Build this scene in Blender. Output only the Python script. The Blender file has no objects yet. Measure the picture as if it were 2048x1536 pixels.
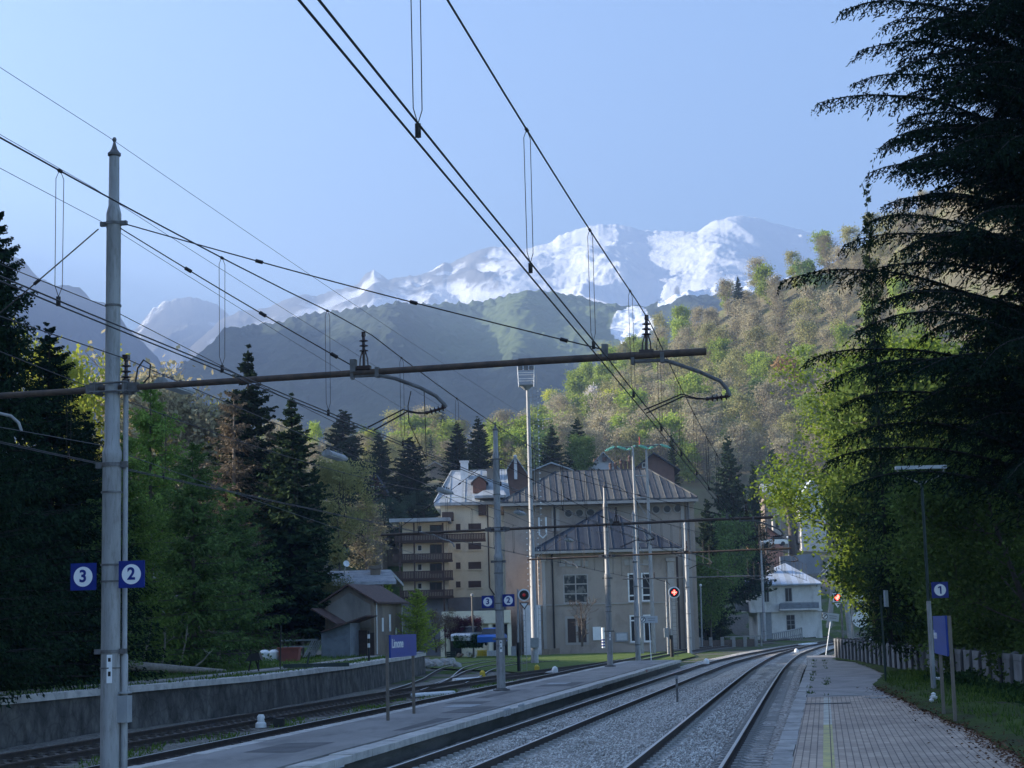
import bpy, math, random
import numpy as np
from mathutils import Vector, Matrix

S = bpy.context.scene
COL = S.collection
R = math.radians
# ------------------------------------------------------------------ camera
FPX, CX, CY = 3450.0, 1024.0, 768.0          # focal length and centre in photograph pixels
PIT, ROLL, EYE = math.atan(485/3450.0), 0.025, 2.25   # rail top of the near track is z = 0
_f = np.array([0, math.cos(PIT), math.sin(PIT)])
_r0 = np.array([1.0, 0, 0]); _u0 = np.array([0, -math.sin(PIT), math.cos(PIT)])
_r = _r0*math.cos(ROLL) - _u0*math.sin(ROLL)
_u = _r0*math.sin(ROLL) + _u0*math.cos(ROLL)
CAMP = np.array([0, 0, EYE])
cd = bpy.data.cameras.new("Camera"); cam = bpy.data.objects.new("Camera", cd); COL.objects.link(cam)
cd.sensor_width = 36.0; cd.lens = 36.0*FPX/2048.0
cd.clip_start = 0.1; cd.clip_end = 30000
cam.matrix_world = Matrix(((_r[0], _u[0], -_f[0], 0), (_r[1], _u[1], -_f[1], 0), (_r[2], _u[2], -_f[2], EYE), (0, 0, 0, 1)))
S.camera = cam
# ------------------------------------------------------------------ light
SUN_EL, SUN_AZ = R(17.0), R(-86.0)            # azimuth from +Y towards +X: the sun stands low at the left
sdir = Vector((math.sin(SUN_AZ)*math.cos(SUN_EL), math.cos(SUN_AZ)*math.cos(SUN_EL), math.sin(SUN_EL)))
sl = bpy.data.lights.new("Sun", 'SUN'); sl.energy = 5.0; sl.angle = R(0.5); sl.color = (1.0, 0.91, 0.78)
so = bpy.data.objects.new("Sun", sl); COL.objects.link(so)
so.rotation_euler = sdir.to_track_quat('Z', 'Y').to_euler()
W = bpy.data.worlds.new("World"); S.world = W; W.use_nodes = True
wn = W.node_tree.nodes; wl = W.node_tree.links
sky = wn.new('ShaderNodeTexSky'); sky.sky_type = 'NISHITA'; sky.sun_disc = False
sky.sun_elevation = SUN_EL; sky.sun_rotation = SUN_AZ
sky.air_density = 1.0; sky.dust_density = 1.6; sky.ozone_density = 3.2; sky.altitude = 1000
bg = wn['Background']; bg.inputs['Strength'].default_value = 0.105
wl.new(sky.outputs['Color'], bg.inputs['Color'])
S.view_settings.view_transform = 'Standard'; S.view_settings.look = 'None'
S.view_settings.gamma = 1.0; S.view_settings.exposure = 1.8
S.cycles.use_denoising = True
S.cycles.max_bounces = 6; S.cycles.diffuse_bounces = 3; S.cycles.glossy_bounces = 2
S.cycles.transmission_bounces = 3; S.cycles.volume_bounces = 0; S.cycles.transparent_max_bounces = 8

# ------------------------------------------------------------------ helpers
TT = 0.176                                     # the tracks run off at this slope: x = TT*y + c
def ray(px, py):
    d = _f + (px-CX)/FPX*_r + (CY-py)/FPX*_u
    return d/d[1]
def at(px, py, Y): return CAMP + ray(px, py)*Y
def onz(px, py, z):
    d = ray(px, py); return CAMP + d*((z-EYE)/d[2])
def onc(px, py, c):
    d = ray(px, py); return CAMP + d*(c/(d[0]-TT))
def px_of(x, z, Y):
    q = np.array([x, Y, z]) - CAMP
    return CX+FPX*(q@_r)/(q@_f), CY-FPX*(q@_u)/(q@_f)
TA = math.atan(TT); TC, TS = math.cos(TA), math.sin(TA)   # along-track direction (TS, TC)
def trk(c, s, z=0.0):
    """point at lateral offset c from the camera's own track-parallel line and depth y = s"""
    return np.array([c + TT*s, s, z])
PERP = np.array([TC, -TS, 0.0]); ALONG = np.array([TS, TC, 0.0])

class MB:
    def __init__(s): s.v = []; s.f = []; s.m = []; s.mi = 0
    def add(s, vs, fs):
        o = len(s.v); s.v.extend([tuple(map(float, p)) for p in vs])
        for f in fs: s.f.append(tuple(i+o for i in f)); s.m.append(s.mi)
        return s
    def quad(s, a, b, c, d): return s.add([a, b, c, d], [(0, 1, 2, 3)])
    def obox(s, o, a, b, c):
        """box from corner o with edge vectors a, b, c"""
        o, a, b, c = [np.array(k, float) for k in (o, a, b, c)]
        return s.add([o, o+a, o+a+b, o+b, o+c, o+a+c, o+a+b+c, o+b+c],
                     [(0, 3, 2, 1), (4, 5, 6, 7), (0, 1, 5, 4), (1, 2, 6, 5), (2, 3, 7, 6), (3, 0, 4, 7)])
    def box(s, x0, x1, y0, y1, z0, z1):
        return s.obox((x0, y0, z0), (x1-x0, 0, 0), (0, y1-y0, 0), (0, 0, z1-z0))
    def cbox(s, c, ux, uy, uz, lx, ly, lz):
        c = np.array(c, float); ux, uy, uz = [np.array(k, float) for k in (ux, uy, uz)]
        return s.obox(c-ux*lx/2-uy*ly/2-uz*lz/2, ux*lx, uy*ly, uz*lz)
    def cyl(s, p0, p1, r0, r1=None, n=10, caps=True):
        if r1 is None: r1 = r0
        p0 = np.array(p0, float); p1 = np.array(p1, float); d = p1-p0; L = np.linalg.norm(d)
        if L < 1e-9: return s
        d /= L; h = np.array([0, 0, 1.0]) if abs(d[2]) < .9 else np.array([1.0, 0, 0])
        a = np.cross(d, h); a /= np.linalg.norm(a); b = np.cross(d, a)
        vs = []
        for p, r in ((p0, r0), (p1, r1)):
            for k in range(n):
                t = 2*math.pi*k/n; vs.append(p+(a*math.cos(t)+b*math.sin(t))*r)
        fs = [(k, (k+1) % n, n+(k+1) % n, n+k) for k in range(n)]
        if caps: fs += [tuple(range(n-1, -1, -1)), tuple(range(n, 2*n))]
        return s.add(vs, [f[::-1] for f in fs])
    def tube(s, pts, r, n=6, caps=True):
        P = [np.array(p, float) for p in pts]; m = len(P)
        rs = r if hasattr(r, '__len__') else [r]*m
        vs = []; prev = None
        for i in range(m):
            d = P[min(i+1, m-1)]-P[max(i-1, 0)]; d = d/(np.linalg.norm(d)+1e-12)
            if prev is None:
                h = np.array([0, 0, 1.0]) if abs(d[2]) < .9 else np.array([1.0, 0, 0])
                a = np.cross(d, h)
            else: a = prev-d*(prev@d)
            a = a/(np.linalg.norm(a)+1e-12); prev = a; b = np.cross(d, a)
            for k in range(n):
                t = 2*math.pi*k/n; vs.append(P[i]+(a*math.cos(t)+b*math.sin(t))*rs[i])
        fs = []
        for i in range(m-1):
            for k in range(n):
                fs.append((i*n+k, (i+1)*n+k, (i+1)*n+(k+1) % n, i*n+(k+1) % n))
        if caps: fs += [tuple(range(n)), tuple(range(m*n-1, (m-1)*n-1, -1))]
        return s.add(vs, fs)
    def lathe(s, prof, base, axis=(0, 0, 1), n=14):
        """profile of (radius, height) turned about axis through base"""
        base = np.array(base, float); d = np.array(axis, float); d /= np.linalg.norm(d)
        h = np.array([0, 0, 1.0]) if abs(d[2]) < .9 else np.array([1.0, 0, 0])
        a = np.cross(d, h); a /= np.linalg.norm(a); b = np.cross(d, a)
        vs = []
        for r, z in prof:
            for k in range(n):
                t = 2*math.pi*k/n; vs.append(base+d*z+(a*math.cos(t)+b*math.sin(t))*r)
        fs = []
        for i in range(len(prof)-1):
            for k in range(n):
                fs.append((i*n+k, i*n+(k+1) % n, (i+1)*n+(k+1) % n, (i+1)*n+k)[::-1])
        m = len(prof)
        fs += [tuple(range(n)), tuple(range(m*n-1, (m-1)*n-1, -1))]
        return s.add(vs, fs)
    def prism(s, poly, vec):
        """planar polygon (3D points) extruded along vec"""
        P = [np.array(p, float) for p in poly]; v = np.array(vec, float); n = len(P)
        fs = [tuple(range(n-1, -1, -1)), tuple(range(n, 2*n))]
        fs += [(k, (k+1) % n, n+(k+1) % n, n+k) for k in range(n)]
        return s.add(P+[p+v for p in P], fs)
    def sweep(s, path, prof, caps=True):
        """profile [(lateral, height)] swept along a path of points, lateral to the right"""
        P = [np.array(p, float) for p in path]; m = len(P); n = len(prof); vs = []
        for i in range(m):
            d = P[min(i+1, m-1)]-P[max(i-1, 0)]; d[2] = 0; d /= np.linalg.norm(d)
            rt = np.array([d[1], -d[0], 0])
            for x, z in prof: vs.append(P[i]+rt*x+np.array([0, 0, z]))
        fs = []
        for i in range(m-1):
            for k in range(n):
                fs.append((i*n+k, i*n+(k+1) % n, (i+1)*n+(k+1) % n, (i+1)*n+k)[::-1])
        if caps: fs += [tuple(range(n)), tuple(range(m*n-1, (m-1)*n-1, -1))]
        return s.add(vs, fs)
    def build(s, name, mat, parent=None, smooth=False):
        me = bpy.data.meshes.new(name); me.from_pydata(s.v, [], s.f)
        for mm in (mat if isinstance(mat, (list, tuple)) else [mat]): me.materials.append(mm)
        if isinstance(mat, (list, tuple)): me.polygons.foreach_set('material_index', s.m)
        if smooth: smooth_by_angle(me)
        me.update()
        return link(name, me, parent)
def smooth_by_angle(me, ang=40):
    me.polygons.foreach_set('use_smooth', [True]*len(me.polygons))
    try: me.set_sharp_from_angle(angle=R(ang))
    except Exception: pass
def link(name, me, parent=None):
    o = bpy.data.objects.new(name, me); COL.objects.link(o)
    if parent is not None:
        o.parent = parent
        o.matrix_parent_inverse = parent.matrix_basis.inverted()   # geometry stays where it was built
    return o
def fastmesh(name, V, F, mat, parent=None, attrs=None, smooth=False):
    """numpy verts (n,3), faces (m,k) all of the same size"""
    V = np.asarray(V, np.float32); F = np.asarray(F, np.int32); k = F.shape[1]
    me = bpy.data.meshes.new(name)
    me.vertices.add(len(V)); me.vertices.foreach_set('co', V.ravel())
    me.loops.add(F.size); me.loops.foreach_set('vertex_index', F.ravel())
    me.polygons.add(len(F)); me.polygons.foreach_set('loop_start', np.arange(0, F.size, k, dtype=np.int32))
    try: me.polygons.foreach_set('loop_total', np.full(len(F), k, np.int32))
    except Exception: pass
    if smooth: me.polygons.foreach_set('use_smooth', np.ones(len(F), bool))
    for an, (dom, arr) in (attrs or {}).items():
        at_ = me.attributes.new(an, 'FLOAT', dom); at_.data.foreach_set('value', np.asarray(arr, np.float32))
    me.materials.append(mat); me.update(calc_edges=True); me.validate()
    return link(name, me, parent)
def tag(o, label=None, cat=None, group=None, kind=None):
    if label: o['label'] = label
    if cat: o['category'] = cat
    if group: o['group'] = group
    if kind: o['kind'] = kind
    return o
def empty(name, loc, label, cat, group=None, rz=0.0):
    o = bpy.data.objects.new(name, None); COL.objects.link(o)
    o.empty_display_size = .2; o.location = Vector([float(k) for k in loc]); o.rotation_euler.z = rz
    o.matrix_basis = Matrix.LocRotScale(o.location, o.rotation_euler, None)
    return tag(o, label, cat, group)
def struct(o): o['kind'] = 'structure'; return o
def dup(root, loc, rz=0.0, label=None, sc=1.0, group=None):
    """copy of a thing with its parts and sub-parts (meshes shared)"""
    c = root.copy(); COL.objects.link(c); c.location = Vector([float(k) for k in loc])
    c.rotation_euler = (0, 0, rz); c.scale = (sc, sc, sc) if not hasattr(sc, '__len__') else sc
    if label: c['label'] = label
    if group: c['group'] = group
    for ch in list(root.children):
        d = ch.copy(); COL.objects.link(d); d.parent = c; d.matrix_parent_inverse = ch.matrix_parent_inverse.copy()
        for g in list(ch.children):
            e = g.copy(); COL.objects.link(e); e.parent = d; e.matrix_parent_inverse = g.matrix_parent_inverse.copy()
    return c

# ------------------------------------------------------------------ materials
def _new(name):
    m = bpy.data.materials.new(name); m.use_nodes = True
    return m, m.node_tree.nodes, m.node_tree.links
def _ramp(n, l, src, stops):
    r = n.new('ShaderNodeValToRGB'); e = r.color_ramp.elements
    e[0].position, e[0].color = stops[0][0], (*stops[0][1], 1)
    e[1].position, e[1].color = stops[-1][0], (*stops[-1][1], 1)
    for p, c in stops[1:-1]:
        k = e.new(p); k.color = (*c, 1)
    l.new(src, r.inputs['Fac']); return r
def noise(n, l, vec, scale, detail=4, rough=.6, dist=0.0):
    t = n.new('ShaderNodeTexNoise'); t.inputs['Scale'].default_value = scale
    t.inputs['Detail'].default_value = detail; t.inputs['Roughness'].default_value = rough
    t.inputs['Distortion'].default_value = dist
    if vec is not None: l.new(vec, t.inputs['Vector'])
    return t
def pmat(name, c1, c2=None, scale=3.0, rough=.8, metal=0.0, bump=0.0, bscale=30.0, stretch=None, detail=5, lo=.35, hi=.65, c3=None, spec=.4, emit=None, dirt=None):
    """principled surface mottled between two or three colours"""
    m, n, l = _new(name); b = n['Principled BSDF']
    b.inputs['Roughness'].default_value = rough; b.inputs['Metallic'].default_value = metal
    b.inputs['Specular IOR Level'].default_value = spec
    tc = n.new('ShaderNodeTexCoord'); vec = tc.outputs['Object']
    if stretch:
        mp = n.new('ShaderNodeMapping'); mp.inputs['Scale'].default_value = stretch
        l.new(vec, mp.inputs['Vector']); vec = mp.outputs['Vector']
    c2 = c2 or tuple(k*.72 for k in c1)
    nt = noise(n, l, vec, scale, detail)
    st = [(lo, c1), (hi, c2)] if c3 is None else [(lo, c1), ((lo+hi)/2, c2), (hi, c3)]
    rp = _ramp(n, l, nt.outputs['Fac'], st); out = rp.outputs['Color']
    if dirt:                                   # (colour, scale, amount): blotches with a shape of their own
        d2 = noise(n, l, vec, dirt[1], 6, .7, .4)
        rr = _ramp(n, l, d2.outputs['Fac'], [(.5, (0, 0, 0)), (.72, (dirt[2],)*3)])
        mx = n.new('ShaderNodeMixRGB'); l.new(rr.outputs['Color'], mx.inputs['Fac'])
        l.new(out, mx.inputs['Color1']); mx.inputs['Color2'].default_value = (*dirt[0], 1); out = mx.outputs['Color']
    l.new(out, b.inputs['Base Color'])
    if bump:
        bt = noise(n, l, vec, bscale, 6, .65); bp = n.new('ShaderNodeBump')
        bp.inputs['Strength'].default_value = bump; bp.inputs['Distance'].default_value = .03
        l.new(bt.outputs['Fac'], bp.inputs['Height']); l.new(bp.outputs['Normal'], b.inputs['Normal'])
    if emit:
        b.inputs['Emission Color'].default_value = (*emit[0], 1); b.inputs['Emission Strength'].default_value = emit[1]
    return m
def leafmat(name, ca, cb, cc=None, trans=.35, rough=.6, rvar=.25):
    """thin leaves: colour from a per-leaf random value, diffuse plus light passing through"""
    m, n, l = _new(name); out = n['Material Output']; n.remove(n['Principled BSDF'])
    a = n.new('ShaderNodeAttribute'); a.attribute_name = 'rnd'
    st = [(0, ca), (1, cb)] if cc is None else [(0, ca), (.55, cb), (1, cc)]
    rp = _ramp(n, l, a.outputs['Fac'], st)
    oi = n.new('ShaderNodeObjectInfo'); mr = n.new('ShaderNodeMapRange')
    mr.inputs['To Min'].default_value = 1-rvar; mr.inputs['To Max'].default_value = 1+rvar
    l.new(oi.outputs['Random'], mr.inputs['Value'])
    hv = n.new('ShaderNodeHueSaturation'); l.new(mr.outputs['Result'], hv.inputs['Value'])
    l.new(rp.outputs['Color'], hv.inputs['Color'])
    d = n.new('ShaderNodeBsdfDiffuse'); t = n.new('ShaderNodeBsdfTranslucent'); mx = n.new('ShaderNodeMixShader')
    l.new(hv.outputs['Color'], d.inputs['Color']); l.new(hv.outputs['Color'], t.inputs['Color'])
    mx.inputs['Fac'].default_value = trans
    l.new(d.outputs[0], mx.inputs[1]); l.new(t.outputs[0], mx.inputs[2]); l.new(mx.outputs[0], out.inputs['Surface'])
    return m
M = {}
M['galv'] = pmat('galvanised steel', (.35, .35, .35), (.26, .26, .262), 2.2, .55, .1, .12, 40, stretch=(3, 3, .5), dirt=((.13, .12, .11), 6, .75))
M['galv_dark'] = pmat('weathered steel', (.17, .17, .17), (.1, .09, .085), 6, .6, .2, .1, 40)
M['rust'] = pmat('rusty steel', (.11, .075, .055), (.06, .045, .038), 8, .75, .1, .15, 50)
M['railhead'] = pmat('worn rail head', (.62, .62, .62), (.5, .5, .5), 5, .32, .9, 0)
M['railside'] = pmat('rusted rail side', (.065, .045, .035), (.035, .028, .025), 6, .8, 0, .2, 40)
M['wire'] = pmat('copper wire', (.03, .025, .025), (.02, .018, .018), 3, .5, .3)
M['thinwire'] = pmat('aged cable', (.1, .1, .11), (.07, .07, .08), 3, .6, .1)
M['insul'] = pmat('brown glazed insulator', (.05, .028, .025), (.035, .02, .02), 3, .25)
M['insul_green'] = pmat('green glass insulator', (.25, .6, .5), (.18, .5, .42), 3, .15)
M['concrete'] = pmat('concrete', (.34, .33, .31), (.25, .245, .235), 1.2, .9, 0, .25, 25, dirt=((.12, .12, .11), 2.5, .6))
M['sleeper'] = pmat('concrete sleeper', (.36, .35, .33), (.28, .27, .25), 3, .9, 0, .2, 40, dirt=((.16, .13, .1), 3, .5))
M['woodsleeper'] = pmat('tarred wooden sleeper', (.12, .1, .085), (.07, .06, .05), 4, .9, 0, .3, 30, stretch=(1, 6, 6))
M['white'] = pmat('white paint', (.78, .78, .77), (.68, .68, .67), 4, .5, 0, .03, 30)
M['signwhite'] = pmat('sign white', (.8, .81, .82), (.76, .77, .78), 4, .45)
M['signblue'] = pmat('sign blue', (.006, .022, .2), (.005, .018, .16), 3, .4)
M['blueboard'] = pmat('board blue', (.014, .06, .36), (.012, .05, .31), 3, .3)
M['black'] = pmat('black paint', (.012, .012, .013), (.02, .02, .02), 5, .5)
M['grey'] = pmat('grey paint', (.3, .31, .32), (.24, .25, .26), 4, .6)
M['brownpost'] = pmat('brown grey post', (.17, .14, .115), (.13, .11, .09), 4, .7, 0, .1, 30)
M['yellow'] = pmat('yellow paint', (.6, .42, .04), (.5, .35, .04), 5, .6)
M['red'] = pmat('red paint', (.4, .05, .04), (.3, .05, .04), 3, .6)
M['redlamp'] = pmat('lit red lens', (.5, .02, .02), (.5, .02, .02), 3, .3, emit=((1, .04, .03), 6))
M['redglow'] = pmat('dim red lens', (.12, .015, .015), (.12, .015, .015), 3, .3, emit=((1, .03, .03), .03))
M['lampglass'] = pmat('lamp diffuser', (.6, .62, .63), (.5, .52, .53), 3, .3)
M['glassdark'] = pmat('dark window glass', (.014, .016, .019), (.022, .024, .028), 2, .25, 0, 0, spec=.3)
M['boardgrey'] = pmat('grey info board', (.5, .52, .55), (.42, .44, .47), 3, .6)
M['greenpost'] = pmat('dark green paint', (.03, .05, .045), (.02, .035, .03), 4, .5)
# ================================================================== terrain
def vnoise(x, y, seed=0):
    x = np.asarray(x, float); y = np.asarray(y, float)
    xi = np.floor(x).astype(np.int64); yi = np.floor(y).astype(np.int64); xf = x-xi; yf = y-yi
    def hsh(a, b):
        h = (a*374761393 + b*668265263 + seed*974634777) & 0x7fffffff
        h = ((h ^ (h >> 13))*1274126177) & 0x7fffffff
        return ((h ^ (h >> 16)) & 0xffff)/65535.0
    u = xf*xf*(3-2*xf); v = yf*yf*(3-2*yf)
    return (hsh(xi, yi)*(1-u)+hsh(xi+1, yi)*u)*(1-v)+(hsh(xi, yi+1)*(1-u)+hsh(xi+1, yi+1)*u)*v
def fbm(x, y, oct=5, seed=0, gain=.5, ridged=False):
    a = 1.0; t = 0; s = 0
    for k in range(oct):
        q = vnoise(x*2**k, y*2**k, seed+k*17)
        if ridged: q = 1-np.abs(2*q-1)
        t = t+a*q; s += a; a *= gain
    return t/s
def sstep(a, b, x):
    t = np.clip((np.asarray(x, float)-a)/(b-a), 0, 1); return t*t*(3-2*t)
def gridmesh(name, P, mat, attrs=None, smooth=True):
    nu, nv = P.shape[:2]
    i = np.arange(nu*nv).reshape(nu, nv)
    F = np.stack([i[:-1, :-1], i[1:, :-1], i[1:, 1:], i[:-1, 1:]], -1).reshape(-1, 4)
    return fastmesh(name, P.reshape(-1, 3), F, mat, attrs={k: ('POINT', v.ravel()) for k, v in (attrs or {}).items()}, smooth=smooth)

def terrain_mat(name, cols, scale, snow=False, bump=.6, bscale=.05, vor=None, rock=None):
    m, n, l = _new(name); b = n['Principled BSDF']; b.inputs['Roughness'].default_value = .95
    b.inputs['Specular IOR Level'].default_value = .1
    tc = n.new('ShaderNodeTexCoord'); vec = tc.outputs['Object']
    a = noise(n, l, vec, scale, 8, .62, .3)
    rp = _ramp(n, l, a.outputs['Fac'], [(.3, cols[0]), (.5, cols[1]), (.7, cols[2])]); out = rp.outputs['Color']
    if rock:
        at_ = n.new('ShaderNodeAttribute'); at_.attribute_name = 'lush'
        mx = n.new('ShaderNodeMixRGB'); l.new(at_.outputs['Fac'], mx.inputs['Fac'])
        l.new(out, mx.inputs['Color1'])
        r2 = _ramp(n, l, a.outputs['Fac'], [(.3, rock[0]), (.7, rock[1])]); l.new(r2.outputs['Color'], mx.inputs['Color2']); out = mx.outputs['Color']
    if snow:
        at_ = n.new('ShaderNodeAttribute'); at_.attribute_name = 'snow'
        a2 = noise(n, l, vec, scale*3.2, 9, .72, .6)
        ad = n.new('ShaderNodeMath'); ad.operation = 'MULTIPLY_ADD'; ad.inputs[1].default_value = .55
        l.new(a2.outputs['Fac'], ad.inputs[0]); l.new(at_.outputs['Fac'], ad.inputs[2])
        sr = _ramp(n, l, ad.outputs[0], [(.70, (0, 0, 0)), (.79, (1, 1, 1))])
        mx = n.new('ShaderNodeMixRGB'); l.new(sr.outputs['Color'], mx.inputs['Fac'])
        l.new(out, mx.inputs['Color1']); mx.inputs['Color2'].default_value = (.84, .86, .9, 1); out = mx.outputs['Color']
    l.new(out, b.inputs['Base Color'])
    if bump:
        bp = n.new('ShaderNodeBump'); bp.inputs['Strength'].default_value = bump; bp.inputs['Distance'].default_value = 1.0/bscale*.25
        if vor:
            v = n.new('ShaderNodeTexVoronoi'); v.inputs['Scale'].default_value = bscale; l.new(vec, v.inputs['Vector'])
            inv = n.new('ShaderNodeMath'); inv.operation = 'SUBTRACT'; inv.inputs[0].default_value = 1; l.new(v.outputs['Distance'], inv.inputs[1])
            l.new(inv.outputs[0], bp.inputs['Height'])
        else:
            t = noise(n, l, vec, bscale, 8, .65); l.new(t.outputs['Fac'], bp.inputs['Height'])
        l.new(bp.outputs['Normal'], b.inputs['Normal'])
    return m

def ridge(name, sil, D, foot_z, foot_Y, mat, nu=400, nv=130, amp=60, freq=1/400., seed=1, gam=1.0, jag=0.0, depthvar=0.0, snowfn=None, lushfn=None, gully=1.0, canopy=0.0):
    """mountain face: from a foot line at depth foot_Y up to a crest at depth ~D seen along sil, then down behind"""
    sx = np.array([p[0] for p in sil], float); sy = np.array([p[1] for p in sil], float)
    px = np.linspace(sx[0], sx[-1], nu); py = np.interp(px, sx, sy)
    rr = np.array([ray(a, b) for a, b in zip(px, py)])
    Dv = D*(1+depthvar*(fbm(px/260.+seed*3, px*0+seed, 3, seed)-.5)*2)
    crest = CAMP+rr*Dv[:, None]
    kk = max(3, nu//9); kern = np.hanning(2*kk+1); kern /= kern.sum(); csm = np.convolve(np.pad(crest[:, 2], kk, mode='edge'), kern, 'valid')
    jg = jag*(fbm(px/9., px*0+3, 4, seed+5)-.5)
    v = np.concatenate([np.linspace(0, 1, nv), 1+np.linspace(.04, .6, 14)])
    P = np.zeros((nu, len(v), 3))
    for j, t in enumerate(v):
        Y = foot_Y+(crest[:, 1]-foot_Y)*t
        P[:, j, 0] = rr[:, 0]*Y; P[:, j, 1] = Y
        dz = (crest[:, 2]-csm)*math.exp(-abs(1-t)*7)
        P[:, j, 2] = foot_z+(csm-foot_z)*(t**gam)+dz if t <= 1 else csm-(csm-foot_z)*(t-1)*1.1+dz
    P[..., 2] += jg[:, None]*np.exp(-np.abs(1-v)*25)[None, :]
    env = np.sin(np.pi*np.clip(v, 0, 1))**.6*.9+.02
    env = np.where(v > 1, .1, env)
    X = P[..., 0]; Y = P[..., 1]
    wx = (X*.8+Y*.5)*freq+.9*fbm(X*freq*.7, Y*freq*.7, 3, seed+40); wy = (Y*.75-X*.6)*freq*.8*gully+.9*fbm(X*freq*.7+9, Y*freq*.7, 3, seed+41)
    nz = fbm(wx, wy, 7, seed, .55, ridged=True)-.55
    P[..., 2] += amp*nz*env[None, :]*2
    PX = np.repeat(px[:, None], len(v), 1)
    if canopy: P[..., 2] += canopy*(fbm(X/15., Y/26., 3, seed+9, .6)-.5)*(v < 1)[None, :]
    at_ = {}
    if snowfn:
        sl = np.gradient(P[..., 2], axis=0)/(np.gradient(P[..., 0], axis=0)+1e-6)
        at_['snow'] = snowfn(PX, P, v, nz)
    if lushfn: at_['lush'] = lushfn(PX, P, v, nz)
    return struct(gridmesh(name, P, mat, at_))

m_far = terrain_mat('alpine rock and snow', ((.12, .115, .11), (.17, .165, .155), (.22, .21, .19)), .004, snow=True, bump=.5, bscale=.02)
m_rock = terrain_mat('grey alpine rock', ((.1, .1, .1), (.14, .14, .135), (.19, .185, .17)), .005, snow=True, bump=.6, bscale=.02)
m_wood = terrain_mat('wooded slope', ((.022, .034, .024), (.036, .05, .034), (.055, .068, .045)), .012, snow=True, bump=.9, bscale=.07, vor=True,
                     rock=((.075, .105, .045), (.12, .155, .06)))
# snowy main ridge, about five kilometres off
sil_main = [(380, 700), (440, 640), (461, 632), (477, 624), (500, 622), (531, 617), (570, 601), (601, 590), (635, 591), (673, 580), (695, 575), (717, 566), (733, 547), (748, 539), (768, 553), (778, 560), (797, 556), (835, 553), (863, 540), (886, 525), (902, 528), (943, 506), (981, 494.6), (990, 493), (1028, 496), (1051, 498), (1105, 483), (1117, 471), (1159, 458), (1197, 448.6), (1222, 450), (1245, 451), (1282, 461.5), (1351, 463), (1395, 465), (1405, 456), (1433, 441), (1467, 432.5), (1494, 432.5), (1542, 444), (1590, 456), (1638, 472), (1665, 472), (1760, 492), (1880, 530)]
def snow_main(PX, P, v, nz):
    rgt = sstep(930, 1190, PX); h = np.clip(v, 0, 1)[None, :]+0*PX
    s = .43+.40*rgt+.18*sstep(.35, .95, h)-.75*(nz+.03)*(1-.55*rgt)
    s -= .5*np.exp(-((PX-1345)/75)**2-((h-.6)/.16)**2)*(.2+1.3*fbm(PX/15+h*9, h*19-PX/40, 4, 5))
    s -= .4*np.exp(-((PX-1080)/95)**2-((h-.52)/.2)**2)
    s -= .6*sstep(.42, .2, h)*(1-.8*rgt)
    s -= .15*sstep(640, 560, PX)+.25*sstep(.9, 1.0, h)*(1-rgt)*vnoise(PX/16, h*3, 6)
    return s
ridge('mountain', sil_main, 5500, 250, 3300, m_far, 620, 190, 95, 1/300., 3, 1.1, jag=10, depthvar=.05, snowfn=snow_main)
sil_mid2 = [(180, 760), (230, 700), (269, 660), (281, 648), (305, 617), (332, 601), (359, 597), (387, 595), (414, 603), (434, 609), (449, 624), (461, 634), (500, 690), (560, 760)]
def snow_mid2(PX, P, v, nz):
    h = np.clip(v, 0, 1)[None, :]+0*PX
    return .30+.2*sstep(.5, .95, h)-.9*(nz+.0)
ridge('mountain', sil_mid2, 6500, 200, 4600, m_rock, 260, 130, 110, 1/260., 12, 1.1, jag=16, snowfn=snow_mid2)
sil_left = [(-650, 310), (-400, 360), (-200, 420), (0, 500), (47, 523), (78, 554), (109, 570), (129, 570), (137, 569), (152, 574), (160, 573), (172, 585), (184, 601), (199, 601), (234, 624), (250, 648), (258, 662), (273, 673), (312, 710), (332, 738), (390, 790), (440, 820)]
ridge('mountain', sil_left, 3600, 100, 2300, m_rock, 320, 140, 60, 1/180., 21, 1.1, jag=8, snowfn=lambda PX, P, v, nz: .17-.9*nz+0*PX)
# wooded mountain in front of it
sil_mid = [(-500, 860), (0, 840), (250, 800), (280, 790), (332, 749), (390, 714), (430, 679), (449, 656), (547, 648), (625, 625), (703, 621), (806, 610), (886, 607), (917, 606), (965, 602), (1028, 588), (1070, 580), (1108, 585), (1155, 594), (1203, 604), (1247, 612), (1300, 610), (1360, 590), (1450, 565), (1550, 555), (1800, 560), (2100, 590)]
def snow_mid(PX, P, v, nz):
    h = np.clip(v, 0, 1)[None, :]+0*PX
    w = 18+30*np.exp(-((h-.86)/.07)**2)
    c = 1262+(h-.85)*60
    return .9*np.exp(-((PX-c)/w)**4)*sstep(.68, .74, h)*(h < .995)+.9*sstep(1300, 1330, PX)*sstep(.93, .97, h)*(1-sstep(1560, 1600, PX))
def lush_mid(PX, P, v, nz):
    h = np.clip(v, 0, 1)[None, :]+0*PX
    return sstep(760, 940, PX)*(1-sstep(1210, 1330, PX))*sstep(.55, .75, h+.12*(vnoise(PX/40, h*8, 3)-.5))*.9+.1*vnoise(PX/25, h*14, 8)
ridge('wooded_mountain', sil_mid, 2200, 30, 700, m_wood, 760, 200, 30, 1/190., 31, 1.25, canopy=13, jag=9, depthvar=.12, snowfn=snow_mid, lushfn=lush_mid)

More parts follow.
